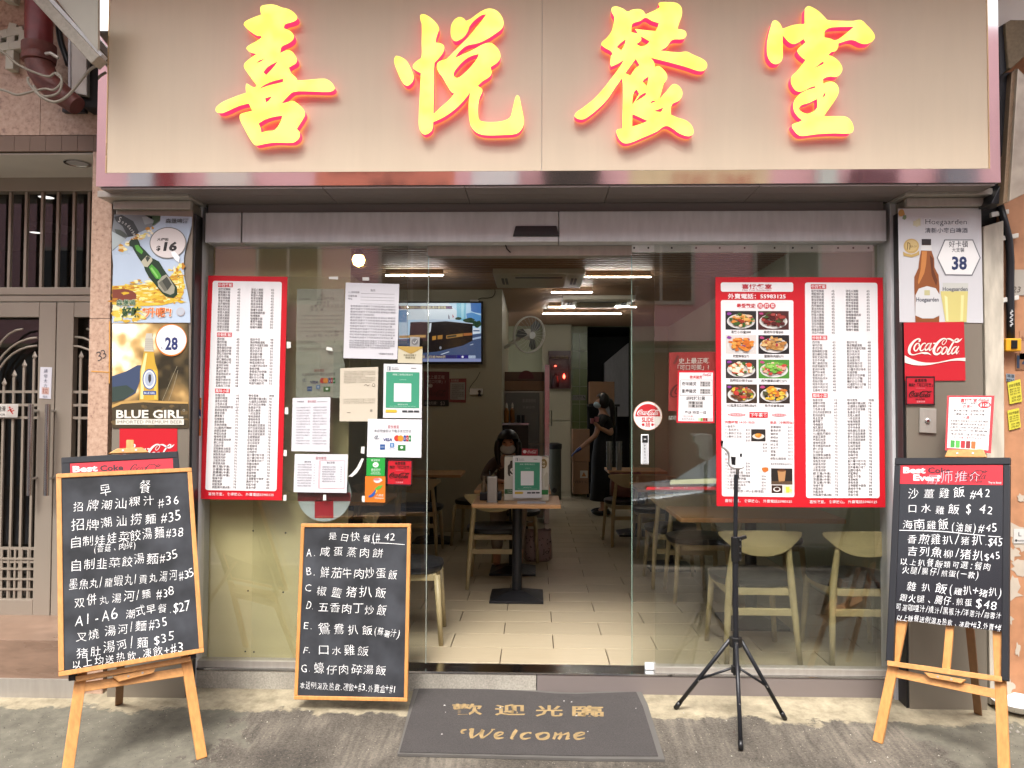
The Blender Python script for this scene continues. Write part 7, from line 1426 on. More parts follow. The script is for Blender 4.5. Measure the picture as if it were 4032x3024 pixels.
def ellips(name, c, r, mat, parent, rot=0, n=18, m=12, cut=None):
    mb = MB(); 
    for j in range(m+1):
        ph = math.pi*j/m
        for k in range(n):
            a = 2*math.pi*k/n; x, y, z = r[0]*math.sin(ph)*math.cos(a), r[1]*math.sin(ph)*math.sin(a), r[2]*math.cos(ph); mb.v.append((c[0]+x*math.cos(rot)-y*math.sin(rot), c[1]+x*math.sin(rot)+y*math.cos(rot), c[2]+z))
    for j in range(m):
        for k in range(n): mb.f.append((j*n+k, j*n+(k+1) % n, (j+1)*n+(k+1) % n, (j+1)*n+k)); mb.m.append(0)
    if cut: 
        keep = [f_ for f_ in mb.f if cut(sum((V(mb.v[i]) for i in f_), V())/4-V(c))]; mb.f = keep; mb.m = [0]*len(keep)
    return mb.build(name, mat, parent, smooth=True)
# standing woman, facing left
X, Y = .93, 6.37
e = empty('person', (X, Y, 0), 'standing woman in a long black dress, face mask and blue glove, holding pink cups', 'person')
body = [(X, Y, .82, .12, .10), (X, Y, 1.0, .11, .09), (X+.01, Y, 1.2, .13, .09), (X, Y, 1.33, .10, .07), (X-.01, Y, 1.40, .042), (X-.025, Y, 1.46, .055), (X-.03, Y, 1.53, .078, .085), (X-.03, Y, 1.59, .06),
 (X-.05, Y-.14, 1.29, .05), (X-.12, Y-.19, 1.08, .036), (X-.30, Y-.20, .93, .028), (X-.38, Y-.20, .87, .03, .02),
 (X+.05, Y+.10, 1.30, .05), (X+.10, Y-.10, 1.10, .038), (X-.06, Y-.20, 1.18, .028), (X-.13, Y-.22, 1.24, .03, .02),
 (X-.02, Y-.09, .78, .08), (X-.02, Y-.09, .45, .055), (X-.01, Y-.09, .10, .04), (X-.09, Y-.10, .035, .035),
 (X+.02, Y+.09, .78, .08), (X+.03, Y+.09, .45, .055), (X+.05, Y+.09, .10, .04), (X-.03, Y+.09, .035, .035), (X-.115, Y-.01, 1.515, .016), (X-.03, Y-.09, 1.52, .016)]
ed = [(0, 1), (1, 2), (2, 3), (3, 4), (4, 5), (5, 6), (6, 7), (3, 8), (8, 9), (9, 10), (10, 11), (3, 12), (12, 13), (13, 14), (14, 15), (0, 16), (16, 17), (17, 18), (18, 19), (0, 20), (20, 21), (21, 22), (22, 23), (6, 24), (6, 25)]
def hand(vs, ed, i, dirv, upv, s_=1., curl_=.5):
    dirv = V(dirv).normalized(); upv = V(upv).normalized(); side = dirv.cross(upv).normalized(); c = V(vs[i][:3])
    for k, (o_, L_) in enumerate(((-.026, .055), (-.009, .066), (.009, .062), (.025, .048))):
        p0 = c+side*o_*s_+dirv*.025; p1 = p0+dirv*L_*.55*s_-upv*.01*curl_; p2 = p1+(dirv*(1-curl_)-upv*curl_).normalized()*L_*.5*s_; b = len(vs)
        vs += [(*p0, .0095), (*p1, .0085), (*p2, .007)]; ed += [(i, b), (b, b+1), (b+1, b+2)]
    b = len(vs); p0 = c-side*.03*s_; p1 = p0-side*.012+dirv*.03; vs += [(*p0, .011), (*p1, .009)]; ed += [(i, b), (b, b+1)]
hand(body, ed, 15, (-.7, 0, .7), (0, 0, 1), 1, .6)
skin('body', body, ed, mt_skin, e, 2)
gl = [(X-.30, Y-.20, .93, .031), (X-.38, Y-.20, .87, .034, .024)]; ge = [(0, 1)]; hand(gl, ge, 1, (-.8, 0, -.6), (0, 0, 1), 1.05, .5); skin('glove', gl, ge, mt_glove, e, 1)
dr = [(X, Y, .80, .16, .14), (X, Y, 1.02, .12, .10), (X+.01, Y, 1.2, .145, .10), (X, Y, 1.335, .11, .08), (X, Y, .5, .17, .15), (X, Y, .22, .19, .17), (X-.04, Y-.15, 1.29, .06), (X-.08, Y-.18, 1.17, .055), (X+.06, Y+.10, 1.30, .06), (X+.09, Y, 1.17, .055)]
skin('dress', dr, [(0, 1), (1, 2), (2, 3), (0, 4), (4, 5), (3, 6), (6, 7), (3, 8), (8, 9)], mt_dress, e, 2)
m_ = MB(); m_.lathe([(.10, 1.12), (.125, .98), (.16, .80), (.17, .5), (.185, .2), (.17, .195)], (X, Y, 0), 22); m_.build('skirt', mt_dress, e, smooth=True)
for s_ in (-.09, .09): ellips('shoe', (X-.035, Y+s_, .045), (.13, .048, .045), mt_blackp, e)
ellips('hair', (X-.012, Y, 1.545), (.102, .097, .118), mt_hair, e, 0, cut=lambda d: d.x > -.045 or d.z > .045)
skin('ponytail', [(X+.06, Y, 1.58, .05), (X+.11, Y, 1.50, .05), (X+.13, Y, 1.38, .045), (X+.13, Y, 1.24, .03), (X+.125, Y, 1.16, .012)], [(0, 1), (1, 2), (2, 3), (3, 4)], mt_hair, e, 2)
ellips('face_mask', (X-.055, Y-.004, 1.493), (.082, .075, .052), mt_mask, e, 0, cut=lambda d: d.x < .02)
m_ = MB()
for dx, dz in ((-.17, .03), (-.11, .05)): m_.lathe([(.022, -.02), (.032, .05), (.030, .05)], (X+dx, Y-.25, 1.23+dz), 14)
tag(m_.build('paper_cup', pm('#b06a72')), 'two pink cups held in the standing woman\'s raised hand', 'cup')
# seated woman, head bowed
X, Y = -.24, 3.08
e = empty('person', (X, Y, 0), 'seated woman with black bob hair and white mask bending over the table', 'person')
body = [(X, Y+.10, .50, .13, .12), (X, Y+.06, .70, .12, .09), (X, Y, .88, .13, .09), (X, Y-.05, .96, .09, .07), (X, Y-.09, 1.01, .045), (X-.01, Y-.13, 1.06, .06), (X-.01, Y-.16, 1.12, .082, .09), (X-.01, Y-.15, 1.17, .065),
 (X-.15, Y-.02, .92, .05), (X-.23, Y-.10, .78, .038), (X-.13, Y-.32, .775, .028), (X-.07, Y-.36, .785, .03, .018), (X+.15, Y-.02, .92, .05), (X+.23, Y-.10, .78, .038), (X+.13, Y-.30, .775, .028), (X+.07, Y-.34, .79, .03, .018),
 (X-.09, Y+.08, .50, .08), (X-.10, Y-.28, .48, .065), (X-.10, Y-.30, .12, .042), (X-.10, Y-.38, .035, .035), (X+.09, Y+.08, .50, .08), (X+.10, Y-.28, .48, .065), (X+.10, Y-.30, .12, .042), (X+.10, Y-.38, .035, .035), (X-.01, Y-.255, 1.10, .015)]
ed = [(0, 1), (1, 2), (2, 3), (3, 4), (4, 5), (5, 6), (6, 7), (3, 8), (8, 9), (9, 10), (10, 11), (3, 12), (12, 13), (13, 14), (14, 15), (0, 16), (16, 17), (17, 18), (18, 19), (0, 20), (20, 21), (21, 22), (22, 23), (6, 24)]
hand(body, ed, 11, (.8, -.6, 0), (0, 0, 1), 1, .4); hand(body, ed, 15, (-.8, -.6, 0), (0, 0, 1), 1, .4)
skin('body', body, ed, mt_skin, e, 2)
skin('cardigan', [(X, Y+.09, .56, .15, .13), (X, Y+.05, .72, .14, .11), (X, Y, .88, .15, .11), (X, Y-.045, .955, .105, .085), (X-.155, Y-.02, .92, .062), (X-.235, Y-.10, .785, .05), (X-.15, Y-.29, .778, .036), (X+.155, Y-.02, .92, .062), (X+.235, Y-.10, .785, .05), (X+.15, Y-.27, .778, .036)], [(0, 1), (1, 2), (2, 3), (3, 4), (4, 5), (5, 6), (3, 7), (7, 8), (8, 9)], mt_cardi, e, 2)
skin('trousers', [(X, Y+.10, .52, .15, .13), (X-.09, Y+.06, .505, .09), (X-.10, Y-.28, .485, .076), (X-.10, Y-.30, .14, .055), (X+.09, Y+.06, .505, .09), (X+.10, Y-.28, .485, .076), (X+.10, Y-.30, .14, .055)], [(0, 1), (1, 2), (2, 3), (0, 4), (4, 5), (5, 6)], mt_pants, e, 2)
ellips('hair', (X-.01, Y-.135, 1.125), (.108, .118, .122), mt_hair, e, 0, cut=lambda d: d.y > -.05 or d.z > .02)
for s_ in (-1, 1): skin('hair_side', [(X-.01+s_*.085, Y-.15, 1.15, .035), (X-.01+s_*.10, Y-.17, 1.05, .035), (X-.01+s_*.09, Y-.18, .96, .025), (X-.01+s_*.085, Y-.18, .91, .01)], [(0, 1), (1, 2), (2, 3)], mt_hair, e, 2)
ellips('face_mask', (X-.01, Y-.185, 1.065), (.072, .07, .05), M('white_mask', '#b9bcbc', .7), e, 0, cut=lambda d: d.y < .02)
for s_ in (-1, 1): ellips('eye', (X-.01+s_*.03, Y-.243, 1.128), (.012, .006, .005), mt_blackp, e, 0, 10, 6)

# ================================================================ STREET FURNITURE
def plane_of(Q):
    n = (Q[1]-Q[0]).cross(Q[3]-Q[0]).normalized()
    if n.dot(CAM-Q[0]) < 0: n = -n
    return n
def ground_along(a, b):
    """extend the line a->b to the pavement"""
    d = (b-a).normalized(); t = 0
    p = a.copy()
    for i in range(4000):
        p = a+d*(i*.001)
        if p.z <= gz(p.y): return p
    return b
def framed_board(name, zf, quad, wid, fw, label, cat, frame_mat, slate, th=.018, warpq=None):
    Q = rect3([zf(*q) for q in quad], wid); n = plane_of(Q); u = (Q[1]-Q[0]); v = (Q[3]-Q[0]); L, Hh = u.length, v.length; u.normalize(); v = (v-u*v.dot(u)).normalized(); n = -u.cross(v).normalized()*1
    if n.dot(CAM-Q[0]) < 0: n = -n
    O = Q[0]; P3 = lambda a, b, c=0: O+u*a+v*b+n*c
    e = empty(name, P3(L/2, Hh), label, cat)
    for nm, (a0, b0, a1, b1) in (('frame_rail', (0, 0, L, fw)), ('frame_rail', (0, Hh-fw, L, Hh)), ('frame_stile', (0, fw+.0005, fw, Hh-fw-.0005)), ('frame_stile', (L-fw, fw+.0005, L, Hh-fw-.0005))):
        m_ = MB(); m_.hexa([P3(a0, b0), P3(a1, b0), P3(a1, b1), P3(a0, b1)], -n*th); m_.build(nm, frame_mat, e, bevel=.0025)
    m_ = MB(); m_.hexa([P3(fw, fw, -.006), P3(L-fw, fw, -.006), P3(L-fw, Hh-fw, -.006), P3(fw, Hh-fw, -.006)], -n*.006); m_.build('slate', slate, e)
    pr = Print(lambda x, y: on(*zf(x, y), O-n*.006, n), n, .0008, .0004)
    return e, Q, n, u, v, P3, pr
# left chalkboard
zl = zm(160, 1750, .7675)
eL, QL, nL, uL, vL, PL, pr = framed_board('chalkboard', zl, ((80, 150), (775, 118), (848, 1065), (103, 1190)), .60, .021, 'tall chalkboard in a wooden frame with breakfast prices on the left easel', 'chalkboard', mt_wood, mt_board)
C = mt_chalk
for ln in (('早', 300, 262, 370, 256, 70), ('餐', 498, 248, 570, 238, 74), ('招牌潮汕粿汁', 155, 340, 590, 306, 66), ('#36', 600, 322, 715, 300, 52),
           ('招牌潮汕捞麵', 153, 440, 600, 398, 68), ('#35', 615, 402, 722, 384, 56), ('自制娃娃菜餃湯麵', 150, 528, 640, 470, 64), ('#38', 640, 478, 732, 468, 54), ('(香菇、肉碎)', 270, 552, 490, 528, 44),
           ('自制韭菜餃湯麵', 150, 648, 605, 600, 64), ('#35', 608, 604, 708, 580, 54), ('墨魚丸/龍蝦丸/貢丸湯河', 142, 744, 706, 690, 60), ('#35', 710, 698, 790, 676, 48),
           ('双併丸湯河/麵', 168, 832, 575, 784, 60), ('#38', 592, 790, 688, 770, 54), ('A1-A6', 172, 930, 402, 892, 60), ('潮式早餐', 432, 888, 650, 852, 62), ('.$27', 655, 868, 770, 846, 58),
           ('叉燒', 176, 1006, 306, 990, 62), ('湯河/麵', 326, 980, 545, 944, 60), ('#35', 552, 948, 655, 926, 54), ('猪肚湯河/麵', 178, 1094, 555, 1026, 64), ('$35', 578, 1028, 688, 1000, 54),
           ('以上均送热飲.凍飲+#3', 158, 1148, 735, 1062, 56)):
    pr.chalk(*ln, C)
pr.build('chalk_writing', eL)
def easel(prefix_label, frontq, n, O, off, legs, tray, cross, block, rear, top, zf):
    """legs, tray etc. are given on the easel's own plane, parallel to the board"""
    P_ = lambda x, y, o_=0: on(*zf(x, y), O+n*(off+o_), n)
    e = empty('easel', P_(*legs[0][1]), prefix_label, 'easel')
    for a, b, wd in legs:
        A, B = P_(*a), P_(*b); G_ = ground_along(A, B); m_ = MB(); m_.bar(A, G_, wd, .02, n); m_.build('front_leg', mt_wood, e, bevel=.003)
    if tray: A, B = P_(*tray[0], .012), P_(*tray[1], .012); m_ = MB(); m_.bar(A, B, .024, .05, n); m_.build('tray_ledge', mt_wood2, e, bevel=.002)
    A, B = P_(*cross[0], -.002), P_(*cross[1], -.002); m_ = MB(); m_.bar(A, B, cross[2], .018, n); m_.build('cross_bar', mt_wood2, e, bevel=.002)
    bl = [P_(*q, .03) for q in block]; m_ = MB(); m_.hexa(bl, -n*.018); b_ = m_.build('tray_block', mt_wood2, e, bevel=.003)
    for k in (.32, .68):
        c = bl[0].lerp(bl[1], k)*.5+bl[3].lerp(bl[2], k)*.5; m_ = MB(); m_.tube([c-n*.002, c+n*.002], .005, 10); m_.build('screw', mt_steel, b_)
    A = P_(*rear[0], -.02); Bp = GR(*zf(*rear[1])); Bp.z = gz(Bp.y); m_ = MB(); m_.bar(A, Bp, .038, .02, n); m_.build('rear_leg', mt_wood_dark, e, bevel=.003)
    if top:
        tq = [P_(*q, .02) for q in top[0]]; m_ = MB(); m_.hexa(tq, -n*.02); t_ = m_.build('top_clamp', mt_wood2, e, bevel=.003)
        for k in (.3, .7):
            c = tq[0].lerp(tq[1], k)*.5+tq[3].lerp(tq[2], k)*.5; m_ = MB(); m_.tube([c-n*.002, c+n*.002], .005, 10); m_.build('screw', mt_silver, t_)
        if top[1]: A, B = P_(*top[1][0], -.0), P_(*top[1][1], -.0); m_ = MB(); m_.bar(A, B, .034, .018, n); m_.build('centre_post', mt_wood, e, bevel=.003)
    return e
easel('light pine easel carrying the wooden framed breakfast chalkboard', None, nL, QL[0], -.075,
      [((215, 1130), (140, 1660), .046), ((742, 1080), (815, 1535), .046)], ((178, 1206), (765, 1102)), ((202, 1248), (742, 1166), .04),
      ((368, 1190), (592, 1142), (580, 1172), (400, 1218)), ((420, 900), (402, 1335)), ([(392, 20), (520, 14), (558, 40), (348, 46)], ((458, 40), (458, -22))), zl)
# black framed board behind the chalkboard
nb = nL; Ob = QL[0]-nL*.050
Pb = lambda x, y, o_=0: on(*zl(x, y), Ob+nb*o_, nb)
e = empty('black_board', Pb(450, 1195), 'black framed board with a red cola strip behind the wooden framed chalkboard', 'notice board')
m_ = MB(); m_.hexa([Pb(108, 66), Pb(702, 34), Pb(706, 68), Pb(108, 98)], -nb*.02); m_.build('frame_rail', mt_black, e, bevel=.003)
for q in (((106, 67), (150, 65), (190, 1208), (144, 1214)), ((676, 36), (706, 34), (800, 1094), (760, 1102))): m_ = MB(); m_.hexa([Pb(*a, -.001) for a in q], -nb*.018); m_.build('frame_stile', mt_black, e, bevel=.003)
m_ = MB(); m_.hexa([Pb(150, 98, -.004), Pb(677, 70, -.004), Pb(735, 900, -.004), Pb(160, 900, -.004)], -nb*.006); m_.build('panel', mt_boardb, e)
p = Print(lambda x, y: on(*zl(x, y), Ob-nb*.004, nb), nb, .0008, .0004); p.poly([(150, 98), (677, 70), (682, 160), (152, 190)], '#cf2636', 0)
p.text('Best', 165, 142, 42, '#f0ecea', 1, x1=292, y1=136, bold=.04); p.text('Coke', 305, 137, 40, '#3a1820', 1, x1=425, y1=131, bold=.035); script_logo(p, 455, 100, 620, 160, pm('#3a1820'), 1, .8); p.build('strip_print', e)
# middle chalkboard
zmid = zm(1100, 2000, .6173)
eM, QM, nM, uM, vM, PM_, pr = framed_board('chalkboard', zmid, ((138, 100), (838, 100), (798, 1236), (74, 1222)), .60, .019, 'chalkboard in a wooden frame leaning below the left window, set meals A to G', 'chalkboard', mt_wood, mt_board)
for ln in (('是日快餐', 305, 200, 592, 208, 62), ('(#', 590, 216, 646, 212, 64), ('42', 664, 206, 738, 208, 52), ('A.', 168, 306, 240, 306, 54), ('咸蛋蒸肉餅', 248, 298, 668, 312, 72),
           ('B.', 172, 430, 236, 430, 58), ('鮮茄牛肉炒蛋飯', 254, 438, 756, 446, 74), ('C', 160, 530, 206, 530, 54), ('椒鹽猪扒飯', 220, 550, 690, 568, 76), ('D.', 166, 640, 222, 650, 56), ('五香肉丁炒飯', 244, 652, 684, 676, 76),
           ('E.', 150, 770, 216, 770, 58), ('鴛鴦扒飯', 244, 798, 606, 800, 80), ('(蘇薯汁)', 602, 800, 764, 828, 56), ('F.', 148, 922, 202, 926, 54), ('口水雞飯', 242, 928, 572, 934, 72),
           ('G.', 138, 1046, 206, 1040, 56), ('蠔仔肉碎湯飯', 216, 1050, 684, 1056, 76), ('本送例湯及热飲.凍飲+#3.外賣盒+#1', 126, 1146, 744, 1176, 56)):
    pr.chalk(*ln, C, shear=.04)
pr.stroke([(586, 222, 3), (700, 226, 4), (800, 234, 3)], mt_chalk); pr.build('chalk_writing', eM)
# right black board with easel
zr3 = zm(3400, 1750, .768)
quad = ((160, 68), (753, 66), (745, 1216), (112, 1112))
QR = rect3([zr3(*q) for q in quad], .52); nR = plane_of(QR); OR_ = QR[0]
PR = lambda x, y, o_=0: on(*zr3(x, y), OR_+nR*o_, nR)
e = empty('black_board', PR(430, 1160), 'black framed marker board with a red cola strip and meal prices on the right easel', 'notice board')
for nm, q in (('frame_rail', ((160, 68), (753, 66), (752, 103), (158, 105))), ('frame_stile', ((158, 105.5), (189, 105.5), (153, 1118), (112, 1112))), ('frame_stile', ((716, 103.5), (752, 103.5), (745, 1216), (704, 1209)))):
    m_ = MB(); m_.hexa([PR(*a) for a in q], -nR*.022); m_.build(nm, mt_black, e, bevel=.004)
m_ = MB(); m_.hexa([PR(*a, -.006) for a in ((189, 104), (716, 102), (712, 960), (154, 892))], -nR*.008); m_.build('panel', mt_boardb, e)
pr = Print(lambda x, y: on(*zr3(x, y), OR_-nR*.006, nR), nR, .0009, .0004)
pr.poly([(190, 106), (715, 104), (714, 209), (187, 202)], '#cf2030', 0)
pr.text('Best', 204, 146, 42, '#f2efed', 1, x1=318, y1=147, bold=.04); pr.text('Ever?', 256, 184, 42, '#f2efed', 1, x1=396, y1=188, bold=.04); pr.text('Coke', 330, 146, 40, '#4a1420', 1, x1=446, y1=148, bold=.035); script_logo(pr, 470, 132, 640, 182, pm('#4a1420'), 1, .9); pr.text('NO SUGAR', 520, 194, 17, '#4a1420', 1, x1=610, y1=197, bold=.02); pr.text('Try it first!', 640, 200, 14, '#f2efed', 1, x1=706, y1=202, bold=.01)
W = mt_chalk
mt_mk = M('pale_marker', '#d8a8b0', .7); mt_wh = chalkmat('white_marker', '#c4c4c4', '#efefef', .30, 120)
pr.chalk('厨师推介', 320, 196, 604, 178, 66, mt_mk, 3)
for ln in (('沙薑雞飯', 216, 272, 530, 270, 60), ('#42', 540, 272, 654, 270, 50), ('口水雞飯', 216, 345, 496, 352, 58), ('$', 524, 352, 552, 352, 50), ('42', 588, 352, 666, 354, 50),
           ('海南雞飯', 196, 428, 440, 434, 60), ('(油飯)', 448, 440, 578, 446, 54), ('#45', 584, 444, 690, 446, 48), ('香煎雞扒/猪扒', 216, 502, 612, 516, 58), ('.$45', 618, 516, 712, 520, 44),
           ('吉列魚柳/猪扒', 218, 562, 614, 590, 58), ('$45', 620, 594, 704, 584, 40), ('以上扒餐飯類可選:餐肉', 186, 612, 652, 642, 44), ('火腿/腸仔/煎蛋(一款)', 196, 656, 590, 686, 44),
           ('雜扒飯', 206, 744, 432, 756, 56), ('(雞扒+猪扒)', 436, 760, 708, 778, 50), ('跟火腿、腸仔.煎蛋', 180, 798, 560, 826, 48), ('$48', 572, 836, 684, 846, 52), ('可選咖哩汁/燒汁/黑椒汁/洋蔥汁/蒜蓉汁', 164, 846, 706, 892, 42),
           ('以上飯餐送例湯及热飲、凍飲+#3.外賣+#1', 168, 896, 722, 956, 38)):
    pr.chalk(*ln, mt_wh, 1, 0., .05)
pr.stroke([(184, 440, 3), (400, 446, 4), (560, 462, 3), (624, 468, 3)], mt_wh); pr.stroke([(640, 470, 3), (702, 474, 3)], mt_wh); pr.build('marker_writing', e)
easel('light pine easel carrying the black marker board at the right', None, nR, OR_, -.035,
      [((208, 870), (75, 1520), .046), ((690, 900), (722, 1680), .046)], ((130, 1122), (716, 1206)), ((164, 1172), (692, 1282), .04),
      ((304, 1164), (526, 1206), (500, 1226), (338, 1196)), ((540, 880), (588, 1384)), ([(432, 26), (612, 24), (632, 66), (414, 64)], ((450, 870), (424, 1160))), zr3)
# menu card standing on the right easel clamp
fR = lambda x, y, o_=0: on(*zm(3400, 700, .7231)(x, y), OR_-nR*.03+nR*o_, nR)
q = [fR(456, 1186), fR(713, 1186), fR(694, 1500), fR(444, 1484)]
o, p = sheet('menu_card', q, 255, 310, '#c9343a', 'laminated set dinner card priced 128 clipped on top of the right easel', 'menu card', n=nR, rough=.2)
p.rect(12, 10, 240, 296, '#e6e0de', 0); p.text('喜悅餐室', 76, 36, 22, RED, 1, x1=166, bold=.02); p.text('《精選二人套餐》', 74, 48, 10, '#333333', 1, x1=164); script_logo(p, 172, 16, 234, 34, pm('#c9343a'), 2); p.circ(206, 52, 34, 18, '#c9242c', 2, 24); p.text('$128', 182, 60, 22, '#f4eeee', 3, x1=232, bold=.02)
p.text('四選一', 92, 68, 18, RED, 1, x1=146, bold=.01); p.text('十選一', 92, 130, 18, RED, 1, x1=146, bold=.01)
for y, t_ in ((90, '霸王雞(半隻)  菜膽雞(半隻)'), (110, '沙薑雞(半隻)  蔥油雞(半隻)'), (148, '京都豬排 豉椒翠玉瓜炒肉 南乳雞球'), (166, '椒鹽雞中翼 豆腐斑腩煲 魚香茄子'), (184, '西蘭花炒鮮魷 西芹腰果炒肉丁'), (201, '尖椒肥牛  京都豬骨')): p.text(t_, 24 if y > 140 else 40, y, 13, '#333333', 1, x1=230 if y > 140 else 214)
p.text('奉送 時菜一碟 及 白飯兩碗', 32, 222, 14, '#333333', 1, x1=222); p.text('「可口可樂」系列汽水加 $', 40, 240, 13, RED, 1, x1=200)
for i, c_ in enumerate(('#3f9a3a', '#58b04a', '#b8242c', '#8a1f24', '#d86a2c', '#d8c0c0')): p.rect(30+i*29, 252, 54+i*29, 292, c_, 1, 4)
p.build('print', o)
# welcome mat
zmm = zm(1500, 2500, .5425)
e = None; outer = [(243, 395), (700, 396), (960, 405), (1260, 432), (1420, 438), (1882, 415), (1935, 520), (1990, 700), (2060, 925), (1500, 920), (700, 898), (120, 885), (160, 730), (205, 540)]
def gm(x, y, l_=0): g = GR(*zmm(x, y)); g.z = gz(g.y)+l_; return g
e = empty('door_mat', gm(1090, 900), 'dark grey welcome mat with gold lettering on the pavement before the door', 'door mat')
mt_rub = M('rubber_edge', '#55524e', .6, 0, .12, 8); mt_mat = M('grey_carpet', '#403c3a', .95, 0, .14, 12, bump=.6, bs=400, var2=.16, s2=160)
m_ = MB(); m_.hexa([gm(*a, .014) for a in outer], V((0, 0, -.012))); m_.build('rubber_border', mt_rub, e)
inner = [(276, 412), (700, 414), (960, 424), (1260, 448), (1420, 452), (1852, 436), (1900, 540), (1950, 700), (2012, 905), (1500, 904), (700, 888), (134, 876), (176, 730), (232, 540)]
m_ = MB(); m_.hexa([gm(*a, .0175) for a in inner], V((0, 0, -.003))); m_.build('carpet', mt_mat, e)
gp = M('gold_pile', '#8c7650', .95, 0, .3, 40)
pm_ = Print(lambda x, y: gm(x, y, .0178), (0, 0, 1), .0006)
for ch, x, y, wd in (('歡', 512, 606, 222), ('迎', 826, 610, 222), ('光', 1120, 618, 200), ('臨', 1388, 620, 228)): pm_.text(ch, x, y-8, 84, gp, 1, x1=x+wd, bold=.02)
def italic(tx, x0, y0, x1, hx):
    vs, fs, wd = glyphs(tx, .0); pm_.mb.add([pm_.w(x0+a/wd*(x1-x0)+b*70, y0-b*hx, 1) for a, b in vs], fs, pm_.mi(gp))
# serif welcome: thick and thin strokes
WL = [[(640, 716, 10), (665, 714, 26), (655, 745, 30), (660, 778, 24)], [(660, 778, 10), (710, 745, 10), (742, 716, 10)], [(742, 716, 26), (728, 750, 30), (735, 778, 22)], [(735, 778, 10), (785, 745, 10), (812, 716, 10)], [(800, 714, 6), (828, 714, 6)],
 [(832, 766, 12), (880, 748, 10), (888, 738, 10), (862, 734, 10), (830, 755, 24), (838, 778, 18), (890, 775, 6)], [(985, 716, 22), (965, 745, 26), (945, 780, 18), (962, 784, 6)],
 [(1092, 742, 14), (1066, 738, 8), (1020, 758, 26), (1030, 782, 16), (1086, 776, 6)], [(1180, 738, 12), (1130, 755, 26), (1150, 784, 14), (1210, 772, 24), (1214, 745, 16), (1180, 738, 10)],
 [(1258, 742, 12), (1272, 742, 20), (1252, 786, 20)], [(1275, 756, 6), (1310, 740, 16), (1305, 762, 22), (1288, 786, 20)], [(1310, 756, 6), (1362, 740, 16), (1358, 762, 22), (1345, 784, 18), (1372, 780, 6)],
 [(1412, 766, 12), (1470, 750, 10), (1478, 740, 12), (1450, 736, 10), (1408, 758, 26), (1422, 784, 16), (1480, 776, 6)], [(582, 738, 12), (590, 722, 18), (622, 716, 6)], [(584, 740, 10), (606, 742, 5)]]
for st in WL: pm_.stroke([(a if a > 620 or 1 else a, b, c_) for a, b, c_ in st], gp, 1, 3)
pm_.build('gold_lettering', e)
random.seed(14)
for i in range(9):
    x, y = random.uniform(260, 1950), random.uniform(440, 880); g = gm(x, y, .019); s_ = random.uniform(.002, .005); m_ = MB(); m_.add([g+V((-s_, -s_, 0)), g+V((s_*1.5, -s_*.4, 0)), g+V((s_*.4, s_*1.4, .001)), g+V((0, 0, s_*.8))], [(0, 1, 3), (1, 2, 3), (2, 0, 3), (2, 1, 0)])
    tag(m_.build('lint_fleck', pm('#d8d4cc')), 'tiny white fleck lying on the dark welcome mat', 'fleck', 'flecks on the welcome mat')
# tripod with forehead thermometer
z6 = zm(2450, 1950, .6475)
feet = [GR(*z6(325, 1302)), GR(*z6(990, 1368)), GR(*z6(722, 1556))]
for g in feet: g.z = gz(g.y)+.008
cy = sum(g.y for g in feet)/3; cx = PY(*z6(690, 900), cy).x
e = empty('tripod_stand', (cx, cy, gz(cy)), 'black telescopic tripod stand in front of the right window', 'tripod')
PT = lambda x, y: PY(*z6(x, y), cy)
zc1, zc2 = PT(683, 885).z, PT(683, 1056).z; zcl = PT(700, 312).z; ztop_ = PY(2904, 1868, cy).z
m_ = MB(); m_.tube([(cx, cy, zc2-.03), (cx, cy, zcl)], .0145, 14); m_.build('lower_tube', mt_black, e, ang=40)
m_ = MB(); m_.tube([(cx, cy, zcl), (cx+.006, cy, ztop_)], .0105, 14); m_.build('upper_tube', mt_black, e, ang=40)
m_ = MB(); m_.tube([(cx, cy, zcl-.075), (cx, cy, zcl+.05)], .021, 14); m_.box(cx+.012, cx+.03, cy-.012, cy+.012, zcl-.07, zcl+.045); m_.build('clamp', mt_blackp, e, bevel=.003)
m_ = MB(); m_.hexa([V((cx+.015, cy-.02, zcl+.05)), V((cx+.05, cy-.02, zcl+.06)), V((cx+.055, cy-.02, zcl+.045)), V((cx+.018, cy-.02, zcl+.03))], V((0, .02, 0))); m_.build('clamp_lever', mt_blackp, e, bevel=.002)
for k in range(4): m_ = MB(); c = V((cx+.02, cy-.021, zcl-.062+k*.033)); m_.tube([c, c+V((0, .006, 0))], .005, 8); m_.build('rivet', mt_silver, e)
m_ = MB(); m_.tube([(cx, cy, zc1-.03), (cx, cy, zc1+.02)], .032, 6); m_.build('spreader_hub', mt_blackp, e, bevel=.003)
m_ = MB(); m_.tube([(cx, cy, zc2-.02), (cx, cy, zc2+.018)], .024, 6); m_.build('brace_hub', mt_blackp, e, bevel=.003)
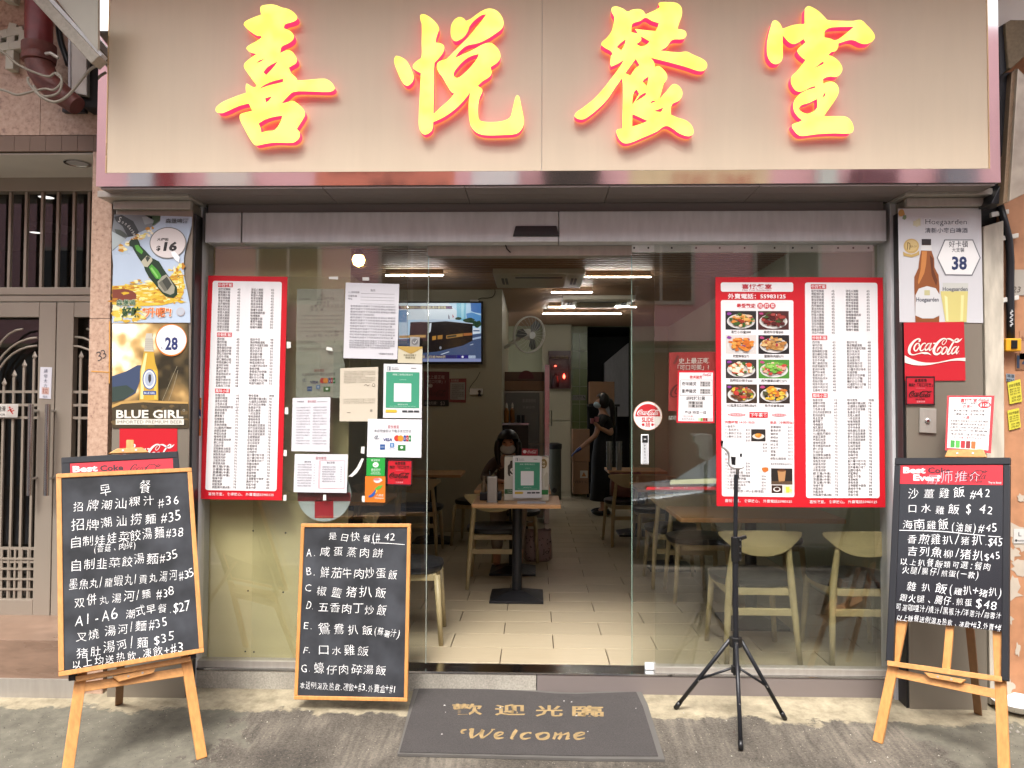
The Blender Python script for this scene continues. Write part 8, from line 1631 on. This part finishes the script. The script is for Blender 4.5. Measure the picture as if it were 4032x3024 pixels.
for g in feet:
    d = (V((g.x-cx, g.y-cy, 0))).normalized(); A = V((cx, cy, zc1))+d*.03; m_ = MB(); m_.tube([A, g], .0105, 10); o = m_.build('leg', mt_black, e, smooth=True)
    m_ = MB(); m_.tube([g-(g-A).normalized()*.04, g+(g-A).normalized()*.002], .0125, 10); m_.build('rubber_foot', mt_blackp, o, smooth=True)
    m_ = MB(); mid = A.lerp(g, .58); m_.tube([V((cx, cy, zc2))+d*.022, mid], .0065, 8); m_.build('brace', mt_black, e, smooth=True)
    for pt in (A, mid): m_ = MB(); m_.tube([pt+V((0, -.016, 0)), pt+V((0, -.010, 0))], .004, 8); m_.build('rivet', mt_silver, e)
f = lambda x, y: PY(*z5(x, y), cy-.025)
e = empty('forehead_thermometer', PY(2904, 1868, cy), 'white gun shaped forehead thermometer mounted on the black tripod', 'thermometer')
out = smoothpoly([(606, 1181), (625, 1172), (670, 1171), (714, 1175), (724, 1186), (727, 1230), (730, 1330), (724, 1348), (700, 1355), (662, 1352), (645, 1340), (640, 1318), (640, 1275), (628, 1250), (606, 1232), (598, 1222)], 2, 60)
m_ = MB(); m_.hexa([f(*a) for a in out], V((0, .05, 0))); m_.build('shell', mt_wpl, e, bevel=.008, ang=50)
m_ = MB(); m_.hexa([f(*a)+V((0, .006, 0)) for a in ((595, 1184), (616, 1184), (618, 1222), (597, 1222))], V((0, .038, 0))); m_.build('sensor_nose', mt_blackp, e, bevel=.006)
m_ = MB(); m_.hexa([f(*a)-V((0, .002, 0)) for a in ((645, 1278), (674, 1280), (672, 1330), (650, 1326))], V((0, .01, 0))); m_.build('display', mt_blackp, e, bevel=.001)
m_ = MB(); m_.hexa([f(*a)-V((0, .003, 0)) for a in ((699, 1260), (711, 1260), (711, 1279), (699, 1279))], V((0, .01, 0))); m_.build('button', mt_blackp, e, bevel=.001)
m_ = MB(); a = PY(2904, 1868, cy); m_.tube([a+V((.0, 0, -.02)), a+V((.0, 0, .035))], .008, 10); m_.build('mount', mt_silver, e)
bpy.data.objects.remove(_to)
